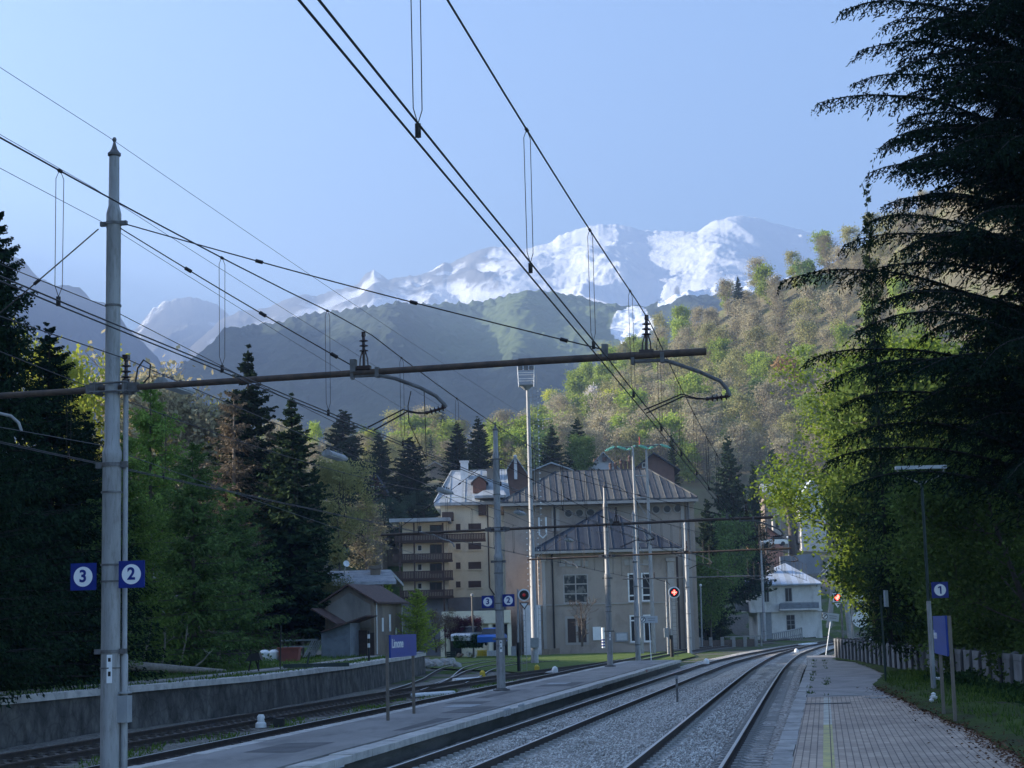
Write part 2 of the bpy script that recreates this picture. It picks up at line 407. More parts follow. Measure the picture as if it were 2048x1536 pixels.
# unseen crests added beyond the left frame edge, shaped to shade valley and station
def crestmesh(name, pts, half, mat, seed, n=120, m=40, nzamp=.12, attrs=None):
    pts = np.array(pts, float); t = np.linspace(0, len(pts)-1, n); k = np.arange(len(pts))
    c = np.stack([np.interp(t, k, pts[:, i]) for i in range(4)], 1)          # x, y, z, half width
    s = np.linspace(-1, 1, m); P = np.zeros((n, m, 3))
    d = np.gradient(c[:, :2], axis=0); d /= np.linalg.norm(d, axis=1)[:, None]; nrm = np.stack([d[:, 1], -d[:, 0]], 1)
    for j, q in enumerate(s):
        P[:, j, :2] = c[:, :2]+nrm*(q*c[:, 3])[:, None]
        P[:, j, 2] = -1+(c[:, 2]+1)*(1-abs(q))**1.0
    nz = fbm(P[..., 0]/(half*.3), P[..., 1]/(half*.3), 5, seed)-.5
    P[..., 2] += nz*(P[..., 2]+1)*nzamp
    return struct(gridmesh(name, P, mat, attrs={'snow': np.zeros((n, m)), 'lush': np.zeros((n, m))}))
crestmesh('mountain', [(-1700, 3100, 860, 450), (-1650, 2200, 820, 480), (-1620, 1800, 780, 480), (-1550, 1400, 700, 480), (-1500, 1000, 560, 450), (-1450, 800, 300, 400)], 600, m_wood, 51)  # unseen crest, height set to keep the sun off the wooded mountain
m_leaflitter = terrain_mat('leaf litter slope', ((.1, .09, .055), (.15, .13, .08), (.13, .15, .06)), .25, bump=.4, bscale=1.5)
crestmesh('shade_hill', [(-110, -260, 66, 80), (-104, -60, 68, 78), (-100, 40, 64, 74), (-100, 58, 56, 74), (-100, 78, 43, 66), (-100, 100, 37, 62), (-100, 128, 33, 58), (-104, 150, 32, 56), (-110, 185, 44, 60), (-120, 225, 66, 70), (-130, 265, 58, 72), (-140, 310, 40, 74), (-150, 400, 34, 80)], 120, m_leaflitter, 61)  # unseen hill added to shade the station, dipping where masts catch sun

# ground of the station, rising behind into the town
m_ground = None
def zg(x, y):
    x = np.asarray(x, float); y = np.asarray(y, float)
    yb = 190+sstep(0, 34, x)*62
    b = sstep(0, 1, (y-yb)/30)*12.5+np.clip(y-yb-30, 0, 190)*(.07+.1*(1-sstep(20, 60, x)))
    far = sstep(60, 130, x)*sstep(120, 200, y)*6
    return -.46+b+far
def make_ground_mat():
    m, n, l = _new('trackside ground'); b = n['Principled BSDF']; b.inputs['Roughness'].default_value = .95; b.inputs['Specular IOR Level'].default_value = .1
    tc = n.new('ShaderNodeTexCoord'); vec = tc.outputs['Object']
    a = noise(n, l, vec, .16, 6, .65, .4); c = noise(n, l, vec, 3.0, 8, .7)
    grass = _ramp(n, l, c.outputs['Fac'], [(.3, (.035, .06, .014)), (.55, (.075, .115, .025)), (.75, (.13, .16, .05))])
    dirt = _ramp(n, l, c.outputs['Fac'], [(.3, (.1, .09, .075)), (.7, (.2, .185, .16))])
    f = _ramp(n, l, a.outputs['Fac'], [(.45, (0, 0, 0)), (.56, (1, 1, 1))])
    mx = n.new('ShaderNodeMixRGB'); l.new(f.outputs['Color'], mx.inputs['Fac']); l.new(grass.outputs['Color'], mx.inputs['Color1']); l.new(dirt.outputs['Color'], mx.inputs['Color2'])
    l.new(mx.outputs['Color'], b.inputs['Base Color'])
    bp = n.new('ShaderNodeBump'); bp.inputs['Strength'].default_value = .8; bp.inputs['Distance'].default_value = .12
    t = noise(n, l, vec, 6, 8, .7); l.new(t.outputs['Fac'], bp.inputs['Height']); l.new(bp.outputs['Normal'], b.inputs['Normal'])
    return m
m_ground = make_ground_mat()
gx = np.concatenate([np.linspace(-420, -40, 40), np.linspace(-36, 80, 60), np.linspace(90, 700, 50)])
gy = np.concatenate([np.linspace(-80, 180, 45), np.linspace(184, 300, 60), np.linspace(310, 800, 40)])
GX, GY = np.meshgrid(gx, gy, indexing='ij')
GZ = zg(GX, GY)+.15*(fbm(GX/9, GY/9, 3, 4)-.5)*sstep(170, 200, GY)*4
kq = int(np.searchsorted(gy, 285)); GP = np.stack([GX, GY, GZ], -1)
struct(gridmesh('ground', GP[:, :kq+1], m_ground)); struct(gridmesh('valley_slope', GP[:, kq:], m_leaflitter))
mv = MB(); mv.quad((-2170, -340, -4), (1490, -340, -4), (1490, 7700, -4), (-2170, 7700, -4)); struct(mv.build('valley_floor', m_wood))

# wooded hillside on the right: surface from a base line up to a crest some 450 m away
hs_base = [(930, 950), (1060, 955), (1150, 960), (1250, 972), (1400, 985), (1500, 985), (1600, 985), (1800, 985), (2100, 985), (2500, 990)]
hs_top = [(930, 925), (1000, 915), (1060, 895), (1110, 845), (1160, 800), (1220, 758), (1280, 722), (1340, 685), (1390, 650), (1440, 622), (1490, 598), (1540, 570), (1590, 552), (1640, 540), (1700, 508), (1760, 470), (1820, 430), (1900, 380), (2050, 300), (2300, 200), (2500, 120)]
def hs_point(px, t):
    """point of the hillside surface at column px, t from base (0) to crest (1)"""
    by = np.interp(px, [p[0] for p in hs_base], [p[1] for p in hs_base]); ty = np.interp(px, [p[0] for p in hs_top], [p[1] for p in hs_top])
    Y0 = 325+0*px; Y1 = np.interp(px, [930, 1100, 1400, 1700, 2000, 2500], [520, 520, 500, 470, 430, 380])
    Y = Y0+(Y1-Y0)*t; py = by+(ty-by)*t**.92
    return at(px, py, Y)
nu, nv = 130, 60
PH = np.zeros((nu, nv+6, 3))
for i, px in enumerate(np.linspace(930, 2500, nu)):
    for j in range(nv): PH[i, j] = hs_point(px, j/(nv-1))
    for j in range(6):
        q = PH[i, nv-1].copy(); q[1] += 14*(j+1); q[2] -= 5*(j+1); PH[i, nv+j] = q
PH[..., 2] += 3*(fbm(PH[..., 0]/25, PH[..., 1]/25, 4, 71)-.5)*(np.arange(nv+6) < nv-1)[None, :]
sk = PH[:, :1].copy(); sk[..., 2] = 4; sk[..., 1] -= 8; PH = np.concatenate([sk, PH], 1)
struct(gridmesh('hillside', PH, m_leaflitter))
# ================================================================== tracks, ballast, platforms
def smooth_c(pts, s):
    ss = np.arange(0, 320, 1.0); c = np.interp(ss, [p[0] for p in pts], [p[1] for p in pts])
    k = np.hanning(27); k /= k.sum(); cp = np.pad(c, 13, mode='edge')
    cp[:13] = c[0]-(np.arange(13, 0, -1))*(c[1]-c[0]); cp[-13:] = c[-1]+np.arange(1, 14)*(c[-1]-c[-2])
    return np.interp(s, ss, np.convolve(cp, k, 'valid'))
C1 = [(0, -2.38), (27, -2.49), (58, -2.72), (82, -2.85), (100, -2.78), (118, -2.5), (135, -1.75), (150, -1.0), (170, .6), (200, 4), (240, 10), (320, 26)]
C2 = [(0, -7.2), (33, -7.15), (45, -7.12), (64, -6.95), (83, -6.8), (107, -6.55), (120, -5.9), (131, -5.4), (141, -4.6), (155, -3.6), (175, -1.9), (200, 1.4), (240, 7.6), (320, 23)]
C3 = [(0, -13.35), (60, -13.4), (110, -13.45), (140, -13.2), (165, -12.2), (190, -10), (215, -6.8), (250, -1), (320, 13)]
C4 = [(0, -17.15), (50, -17.1), (72, -17.0), (85, -16.6), (100, -15.4), (112, -14.2), (122, -13.5)]
def path(C, s, z, off=0.0):
    s = np.asarray(s, float); c = smooth_c(C, s)+off
    return np.stack([c+TT*s, s, np.full_like(s, z)], 1)
RAIL = [(-.07, -.16), (-.07, -.147), (-.012, -.125), (-.012, -.045), (-.036, -.036), (-.036, 0), (.036, 0), (.036, -.036), (.012, -.045), (.012, -.125), (.07, -.147), (.07, -.16)]
def add_rail(track, pts, bright=True):
    mb = MB(); mb.sweep(pts, RAIL); mb.mi = 1
    mb.sweep(pts, [(-.03, .0), (-.03, .0025), (.03, .0025), (.03, .0)])
    mb.build('rail', [M['railside'], M['railhead'] if bright else M['rust']], track)
def sleeper_mesh(mat):
    mb = MB(); h = 1.3
    mb.box(-h, h, -.13, .13, -.36, -.19)
    for q in (-.75, .75):
        mb.prism([(q-.28, -.11, -.19), (q+.28, -.11, -.19), (q+.2, -.11, -.155), (q-.2, -.11, -.155)], (0, .22, 0))
        for d in (-.13, .13): mb.box(q+d-.045, q+d+.045, -.075, .075, -.155, -.105)
    return mb
def make_track(C, z, s0, s1, label, sleep_to, mat, bright=True, nsl=100, step=.6):
    t = empty('railway_track', path(C, [max(s0, 26)], z)[0], label, 'railway track')
    s = np.arange(s0, s1+.1, 2.0)
    for o in (-.7535, .7535): add_rail(t, path(C, s, z, o*1.0155), bright)
    proto = None; ss = np.arange(25.0, sleep_to, step); rest = MB()
    for i, q in enumerate(ss):
        p = path(C, [q-.3, q, q+.3], z); d = p[2]-p[0]; a = math.atan2(-d[0], d[1])
        a += random.uniform(-.006, .006)
        if i < nsl:
            if proto is None:
                mb = sleeper_mesh(mat); o = mb.build('sleeper', mat, t); proto = o
            else:
                o = proto.copy(); COL.objects.link(o); o.parent = t
            o.matrix_parent_inverse = t.matrix_basis.inverted()
            o.location = Vector(p[1]); o.rotation_euler = (0, 0, a)
        else:
            R_ = np.array([math.cos(a), math.sin(a), 0]); U_ = np.array([-math.sin(a), math.cos(a), 0])
            rest.cbox(p[1]+np.array([0, 0, -.25]), R_, U_, (0, 0, 1), 2.6, .26, .13)
    if rest.v: tag(rest.build('sleeper', mat, t), kind='stuff')
    return t
random.seed(5)
make_track(C1, 0, 8, 300, 'near railway track of two rails on clean pale ballast beside the brick platform', 130, M['sleeper'])
make_track(C2, -.2, 8, 202, 'second railway track running along the concrete face of the island platform', 130, M['sleeper'])
make_track(C3, -.2, 8, 300, 'railway track behind the island platform, its far rail shining in the grass', 86, M['woodsleeper'], True, 100)
make_track(C4, -.2, 8, 122, 'rusty siding track at the foot of the long stained wall', 74, M['woodsleeper'], False, 80)
# sidings winding off to the left past the wall end
def siding(pxs, z, label, half=.72):
    P = np.array([onz(a, b, z) for a, b in pxs]); t = np.linspace(0, len(P)-1, 60)
    Q = np.stack([np.interp(t, np.arange(len(P)), P[:, k]) for k in range(3)], 1)
    k = np.hanning(9); k /= k.sum()
    for d in range(2):
        e = np.pad(Q[:, d], 4, mode='reflect', reflect_type='odd'); Q[:, d] = np.convolve(e, k, 'valid')
    g = np.gradient(Q, axis=0); g[:, 2] = 0; g /= np.linalg.norm(g, axis=1)[:, None]; nn = np.stack([g[:, 1], -g[:, 0], 0*g[:, 0]], 1)
    tr = empty('railway_track', Q[0], label, 'railway track')
    for o in (-half, half): add_rail(tr, Q+nn*o, True)
    for i in range(2, 58, 2):
        MB().cbox(Q[i]+np.array([0, 0, -.24]), nn[i], g[i], (0, 0, 1), 2.4, .24, .14).build('sleeper', M['woodsleeper'], tr)
siding([(806, 1381), (845, 1368), (874, 1356), (890, 1344), (905, 1335), (935, 1327), (985, 1320), (1040, 1316)], -.3, 'siding that bends sharply left beyond the wall end')
siding([(900, 1366), (935, 1352), (955, 1341), (985, 1332), (1035, 1325), (1100, 1321)], -.3, 'right-hand siding curving past the white point rods')

# ---- ballast
def ballast_mat(name, cols, dirtcol):
    m, n, l = _new(name); b = n['Principled BSDF']; b.inputs['Roughness'].default_value = .95; b.inputs['Specular IOR Level'].default_value = .2
    tc = n.new('ShaderNodeTexCoord'); vec = tc.outputs['Object']
    v = n.new('ShaderNodeTexVoronoi'); v.inputs['Scale'].default_value = 17; l.new(vec, v.inputs['Vector'])
    sp = n.new('ShaderNodeSeparateColor'); l.new(v.outputs['Color'], sp.inputs['Color'])
    rp = _ramp(n, l, sp.outputs['Red'], [(0, cols[0]), (.5, cols[1]), (1, cols[2])])
    a = noise(n, l, vec, .7, 6, .7, .5); f = _ramp(n, l, a.outputs['Fac'], [(.52, (0, 0, 0)), (.68, (.75,)*3)])
    mx = n.new('ShaderNodeMixRGB'); l.new(f.outputs['Color'], mx.inputs['Fac']); l.new(rp.outputs['Color'], mx.inputs['Color1']); mx.inputs['Color2'].default_value = (*dirtcol, 1)
    l.new(mx.outputs['Color'], b.inputs['Base Color'])
    inv = n.new('ShaderNodeMath'); inv.operation = 'SUBTRACT'; inv.inputs[0].default_value = 1; l.new(v.outputs['Distance'], inv.inputs[1])
    bp = n.new('ShaderNodeBump'); bp.inputs['Strength'].default_value = 1; bp.inputs['Distance'].default_value = .05
    l.new(inv.outputs[0], bp.inputs['Height']); l.new(bp.outputs['Normal'], b.inputs['Normal'])
    return m
m_bal = ballast_mat('grey granite ballast', ((.13, .118, .105), (.4, .37, .335), (.7, .67, .62)), (.2, .17, .12))
m_balold = ballast_mat('old brown ballast', ((.13, .12, .1), (.2, .185, .16), (.32, .3, .27)), (.08, .1, .035))
def bed(name, prof, s, mat, Cref, z0, nz=.05, seed=1):
    """sheet across the tracks: prof = [(lateral c, height)] relative to the curve Cref"""
    cs = np.concatenate([np.linspace(prof[i][0], prof[i+1][0], 10, endpoint=False) for i in range(len(prof)-1)]+[[prof[-1][0]]])
    hs = np.interp(cs if cs[0] < cs[-1] else -cs, [p[0] for p in prof] if cs[0] < cs[-1] else [-p[0] for p in prof], [p[1] for p in prof])
    base = smooth_c(Cref, s)-smooth_c(Cref, np.array([30.0]))
    P = np.zeros((len(s), len(cs), 3))
    P[..., 0] = base[:, None]+cs[None, :]+TT*s[:, None]; P[..., 1] = s[:, None]; P[..., 2] = hs[None, :]+z0
    P[..., 2] += nz*(fbm(P[..., 0]/.5, P[..., 1]/.9, 4, seed)-.5)*2
    return struct(gridmesh(name, P, mat))
sb = np.concatenate([np.arange(10, 70, .4), np.arange(70, 260, 2.0)])
bed('ballast', [(-8.78, -.42), (-8.2, -.37), (-5.6, -.38), (-5.2, -.42), (-4.6, -.36), (-3.9, -.19), (-3.2, -.17), (-2.5, -.2), (-1.8, -.18), (-1.0, -.22), (-.85, -.28)], sb, m_bal, C1, 0, .035, 3)
bed('ballast', [(-20.5, -.42), (-18.5, -.42), (-16, -.4), (-15, -.36), (-13.4, -.38), (-11.8, -.42)], sb, m_balold, C3, 0, .05, 9)
# loose stones lying on the bed close to the camera
rng = np.random.default_rng(8)
def stones(name, n, crange, srange, mat, hfun, seed):
    g = np.random.default_rng(seed)
    s = srange[0]+(srange[1]-srange[0])*g.random(n)**1.6; c = g.uniform(*crange, n)
    x = c+TT*s+smooth_c(C1, s)-smooth_c(C1, np.array([30.0])); z = hfun(c)
    r = g.uniform(.016, .036, n)
    oct_ = np.array([(1, 0, 0), (-1, 0, 0), (0, 1, 0), (0, -1, 0), (0, 0, 1), (0, 0, -1)], float)
    V = oct_[None]*r[:, None, None]*g.uniform(.6, 1.4, (n, 6, 1))
    a = g.uniform(0, 6.3, n); ca, sa = np.cos(a)[:, None], np.sin(a)[:, None]
    V = np.stack([V[..., 0]*ca-V[..., 1]*sa+.4*V[..., 2], V[..., 0]*sa+V[..., 1]*ca, V[..., 2]*.8+.3*V[..., 0]], -1)
    V += np.stack([x, s, z+r*.2], -1)[:, None, :]
    f = np.array([(0, 2, 4), (2, 1, 4), (1, 3, 4), (3, 0, 4), (2, 0, 5), (1, 2, 5), (3, 1, 5), (0, 3, 5)])
    F = (f[None]+(np.arange(n)*6)[:, None, None]).reshape(-1, 3)
    return tag(fastmesh(name, V.reshape(-1, 3), F, mat), kind='stuff')
def m_stone_mat():
    m, n, l = _new('loose ballast stones'); b = n['Principled BSDF']; b.inputs['Roughness'].default_value = .9
    g = n.new('ShaderNodeNewGeometry'); rp = _ramp(n, l, g.outputs['Random Per Island'], [(0, (.2, .18, .16)), (.6, (.46, .43, .39)), (1, (.8, .77, .72))])
    l.new(rp.outputs['Color'], b.inputs['Base Color']); return m
m_stone = m_stone_mat()
hb = lambda c: np.interp(c, [-8.78, -8.2, -5.6, -5.2, -4.6, -3.9, -3.2, -2.5, -1.8, -1.0], [-.42, -.37, -.38, -.42, -.36, -.19, -.17, -.2, -.18, -.22])
stones('ballast_stones', 26000, (-6.0, -3.2), (24, 75), m_stone, hb, 1)
stones('ballast_stones', 9000, (-2.95, -2.05), (24, 70), m_stone, lambda c: hb(c)+.02, 2)
stones('ballast_stones', 5000, (-7.6, -6.6), (26, 70), m_stone, hb, 3)

# ---- island platform
def slab(name, c0, c1, s, z0, z1, mat, bev=0.0, C=None):
    base = (smooth_c(C, s)-smooth_c(C, np.array([30.0]))) if C else 0*s
    mb = MB(); P = np.stack([base+TT*s, s, 0*s], 1)
    mb.sweep(P, [(c0, z0), (c0, z1), (c1, z1), (c1, z0)])      # lateral offsets are nearly square to the track
    return struct(mb.build(name, mat))
m_asph = pmat('platform asphalt', (.19, .178, .165), (.27, .255, .24), .55, .85, 0, .25, 45, stretch=(1.4, .45, 1), dirt=((.07, .07, .075), .9, .55), detail=9)
m_cope = pmat('pale kerb stone', (.54, .51, .47), (.38, .36, .335), 1.6, .85, 0, .35, 30, dirt=((.15, .15, .14), 3, .6))
m_face = pmat('stained platform face', (.12, .115, .105), (.065, .065, .06), 1.0, .9, 0, .4, 14, stretch=(1, .35, 2), dirt=((.04, .045, .03), 1.3, .8))
sp = np.array([8.0, 20, 32, 44, 56, 68, 80, 92, 103.0])
slab('platform', -11.62, -9.0, sp, -.5, .046, m_asph)
slab('platform', -9.02, -8.62, sp, -.5, -.075, m_face)
def kerbs(name, c0, c1, s0, s1_, z0, z1, mat, fx=None, step=1.25):
    mb = MB(); r = random.Random(int(c0*10))
    s = s0
    while s < s1_:
        L = step*r.uniform(.93, 1.05); e = min(s+L-.014, s1_); dz = r.gauss(0, .004); dc = r.gauss(0, .007); o = (lambda q: 0.0) if fx is None else fx
        a0 = trk(c0+o(s)+dc, s); b0 = trk(c1+o(s)+dc, s); a1 = trk(c0+o(e)+dc, e); b1 = trk(c1+o(e)+dc, e)
        V = [a0+UP3*z0, b0+UP3*z0, b1+UP3*z0, a1+UP3*z0, a0+UP3*(z1+dz), b0+UP3*(z1+dz), b1+UP3*(z1+dz), a1+UP3*(z1+dz)]
        mb.add(V, [(0, 3, 2, 1), (4, 5, 6, 7), (0, 1, 5, 4), (1, 2, 6, 5), (2, 3, 7, 6), (3, 0, 4, 7)]); s += L
    return struct(mb.build(name, mat))
UP3 = np.array([0, 0, 1.0])
kerbs('platform_edge', -9.0, -8.56, 8, 103, -.08, .052, m_cope)
kerbs('platform_edge', -11.92, -11.6, 8, 103, -.4, .052, m_cope)
m_patch = pmat('dark asphalt patch', (.085, .082, .08), (.13, .125, .12), 1.4, .85, 0, .3, 40)
rp_ = random.Random(4)
for s_, c_, w_, L_ in ((34, -10.4, 1.0, 2.6), (47.5, -9.7, .8, 3.4), (52, -10.7, 1.2, 1.7), (66, -10.0, 1.3, 4.0), (41, -9.5, .35, 5.0), (58, -10.9, .4, 6.0)):
    q = trk(c_, s_, .0505); V = [q+np.array([TC, -TS, 0])*x+np.array([TS, TC, 0])*y for x, y in ((-w_/2+rp_.uniform(-.1, .1), -L_/2), (w_/2, -L_/2+rp_.uniform(-.2, .2)), (w_/2+rp_.uniform(-.1, .1), L_/2), (-w_/2, L_/2+rp_.uniform(-.2, .2)))]
    mb = MB(); mb.quad(*V); struct(mb.build('asphalt_patch', m_patch))
# ---- near platform of brick paving
def brick_mat():
    m, n, l = _new('brick paving'); b = n['Principled BSDF']; b.inputs['Roughness'].default_value = .85; b.inputs['Specular IOR Level'].default_value = .25
    tc = n.new('ShaderNodeTexCoord'); mp = n.new('ShaderNodeMapping'); mp.inputs['Rotation'].default_value = (0, 0, TA+math.pi/2)
    l.new(tc.outputs['Object'], mp.inputs['Vector'])
    br = n.new('ShaderNodeTexBrick'); l.new(mp.outputs['Vector'], br.inputs['Vector'])
    br.inputs['Scale'].default_value = 1; br.inputs['Brick Width'].default_value = .42; br.inputs['Row Height'].default_value = .105
    br.inputs['Mortar Size'].default_value = .009; br.inputs['Mortar Smooth'].default_value = .3; br.offset = .5
    br.inputs['Color1'].default_value = (.44, .355, .28, 1); br.inputs['Color2'].default_value = (.36, .285, .225, 1); br.inputs['Mortar'].default_value = (.16, .13, .11, 1)
    a = noise(n, l, tc.outputs['Object'], .6, 6, .7, .4); f = _ramp(n, l, a.outputs['Fac'], [(.35, (.7, .7, .72)), (.65, (1.25, 1.22, 1.2))])
    mx = n.new('ShaderNodeMixRGB'); mx.blend_type = 'MULTIPLY'; mx.inputs['Fac'].default_value = 1
    l.new(br.outputs['Color'], mx.inputs['Color1']); l.new(f.outputs['Color'], mx.inputs['Color2']); l.new(mx.outputs['Color'], b.inputs['Base Color'])
    bp = n.new('ShaderNodeBump'); bp.inputs['Strength'].default_value = .6; bp.inputs['Distance'].default_value = .01; bp.invert = True
    l.new(br.outputs['Fac'], bp.inputs['Height']); l.new(bp.outputs['Normal'], b.inputs['Normal']); return m
m_brick = brick_mat()
m_asph2 = pmat('old patched asphalt', (.24, .22, .205), (.34, .315, .295), 1.1, .85, 0, .3, 40, dirt=((.07, .07, .065), 1.6, .7), detail=8)
m_stonekerb = pmat('grey kerb stone', (.42, .395, .365), (.28, .265, .25), 1.4, .85, 0, .35, 25, dirt=((.1, .1, .085), 2.2, .7), stretch=(1, .5, 1))
Pz = .25
FENCE0, FENCE1 = np.array([12.0, 34.0]), np.array([16.6, 92.0])
def fence_x(s): return FENCE0[0]+(FENCE1[0]-FENCE0[0])*(s-FENCE0[1])/(FENCE1[1]-FENCE0[1])
def strip(name, s, xl, xr, z0, z1, mat, bottom=True):
    mb = MB(); n_ = len(s); V = []
    for i in range(n_): V += [(xl[i], s[i], z1), (xr[i], s[i], z1), (xr[i], s[i], z0), (xl[i], s[i], z0)]
    F = []
    for i in range(n_-1):
        a, b_ = 4*i, 4*i+4
        F += [(a, a+1, b_+1, b_), (a+3, a, b_, b_+3), (a+1, a+2, b_+2, b_+1)]
    F += [(0, 3, 2, 1), (4*n_-4, 4*n_-3, 4*n_-2, 4*n_-1)]
    mb.add(V, F); return struct(mb.build(name, mat))
def edge1(s, off): return TT*s-.86+(smooth_c(C1, s)-smooth_c(C1, np.array([30.0])))*np.clip((s-80)/20, 0, 1)+off
s1 = np.linspace(6, 97, 60); sn = np.linspace(6, 45.5, 24); sf = np.linspace(45.5, 97, 40)
kerbs('platform_edge', -.86, -.565, 6, 97, -.5, Pz, m_stonekerb, lambda q: float(edge1(np.array([q]), 0)[0]-TT*q+.86))
strip('platform', sn, edge1(sn, .3), np.full_like(sn, 0)+np.maximum(fence_x(sn), 9)+6, -.5, Pz-.004, m_brick)
strip('platform', sf, edge1(sf, .3), fence_x(np.minimum(sf, 92))+.5, -.5, Pz-.004, m_asph2)
m_line = pmat('worn yellow line', (.55, .47, .17), (.38, .34, .17), 2.2, .8, 0, .1, 30, dirt=((.2, .17, .14), 4, .8))
m_line2 = pmat('worn white line', (.55, .53, .44), (.36, .34, .3), 2.2, .8, 0, .1, 30, dirt=((.2, .17, .14), 3, .8))
for (a, b_, mm) in ((6, 33.5, m_line), (33.5, 45, m_line2)):
    sy = np.linspace(a, b_, 14)
    strip('platform_line', sy, edge1(sy, .74), edge1(sy, .85), Pz-.003, Pz+.001, mm)
    strip('platform_line', sy, edge1(sy, .868), edge1(sy, .905), Pz-.003, Pz+.001, mm)
# stones of the edge, patchy grass strip along the far half
m_moss = pmat('moss and weeds', (.03, .05, .015), (.06, .085, .025), 5, .95, 0, .8, 12)
mk = MB(); random.seed(3)
for k in range(70):
    s = random.uniform(46, 86); c0 = random.choice((.33, .33, .8)); c = edge1(np.array([s]), c0+random.gauss(0, .03))[0]
    if vnoise(np.array([s/2.0]), np.array([c0*9]), 3)[0] < .45: continue
    for q in range(6):
        a = random.uniform(0, 6.28); h = random.uniform(.02, .1); x = c+random.gauss(0, .05); y = s+random.gauss(0, .12); w = .018
        mk.add([(x-w*math.cos(a), y-w*math.sin(a), Pz-.01), (x+w*math.cos(a), y+w*math.sin(a), Pz-.01), (x+random.gauss(0, .04), y+random.gauss(0, .04), Pz+h)], [(0, 1, 2)])
m_weed = leafmat('weeds', (.06, .11, .02), (.12, .19, .04), trans=.35)
tag(mk.build('weeds', m_weed), kind='stuff')
# ================================================================== overhead line, masts, lamps
UP = np.array([0, 0, 1.0])
def text_part(txt, size, mat, parent, o, ux, uz, name='lettering', off=.0, align='CENTER', sx=1.0, depth=.004):
    """real lettering: centred at o, reading along ux, upright along uz"""
    cu = bpy.data.curves.new('txt', 'FONT'); cu.body = txt; cu.size = size; cu.align_x = align; cu.align_y = 'CENTER'
    cu.extrude = depth; cu.offset = off
    ob = bpy.data.objects.new('txt', cu); COL.objects.link(ob)
    bpy.context.view_layer.update()
    me = bpy.data.meshes.new_from_object(ob.evaluated_get(bpy.context.evaluated_depsgraph_get()))
    bpy.data.objects.remove(ob); bpy.data.curves.remove(cu)
    ux = np.array(ux, float); uz = np.array(uz, float); nn = np.cross(ux, uz)
    co = np.empty(len(me.vertices)*3, np.float32); me.vertices.foreach_get('co', co); co = co.reshape(-1, 3)
    w = np.array(o)[None]+co[:, :1]*ux*sx+co[:, 1:2]*uz+co[:, 2:3]*nn
    me.vertices.foreach_set('co', w.astype(np.float32).ravel()); me.materials.clear(); me.materials.append(mat); me.update()
    me.name = name
    return link(name, me, parent)
def disc(mb, c, nrm, r, th, n=28): mb.cyl(np.array(c)-np.array(nrm)*th/2, np.array(c)+np.array(nrm)*th/2, r, n=n); return mb

M1 = onc(220, 1450, -11.4); M1[2] = .05
def bp(px, py, off=0.0):
    """point of the photograph on the upright plane of the first cross beam"""
    d = ray(px, py); t = ((M1-CAMP)@ALONG+off)/(d@ALONG); return CAMP+d*t
def zat(py): return bp(218, py)[2]
def insulator(mb, p0, p1, r=.05, sheds=4, ws=.11):
    p0 = np.array(p0, float); p1 = np.array(p1, float); L = np.linalg.norm(p1-p0); d = (p1-p0)/L
    prof = [(r*.7, 0)]
    for k in range(sheds):
        a = L*(.12+.76*k/sheds); h = L*.76/sheds
        prof += [(r*.7, a), (ws, a+h*.15), (ws*.9, a+h*.3), (r*.75, a+h*.45), (r*.7, a+h)]
    prof += [(r, L*.92), (r, L)]
    mb.lathe(prof, p0, d, 12)
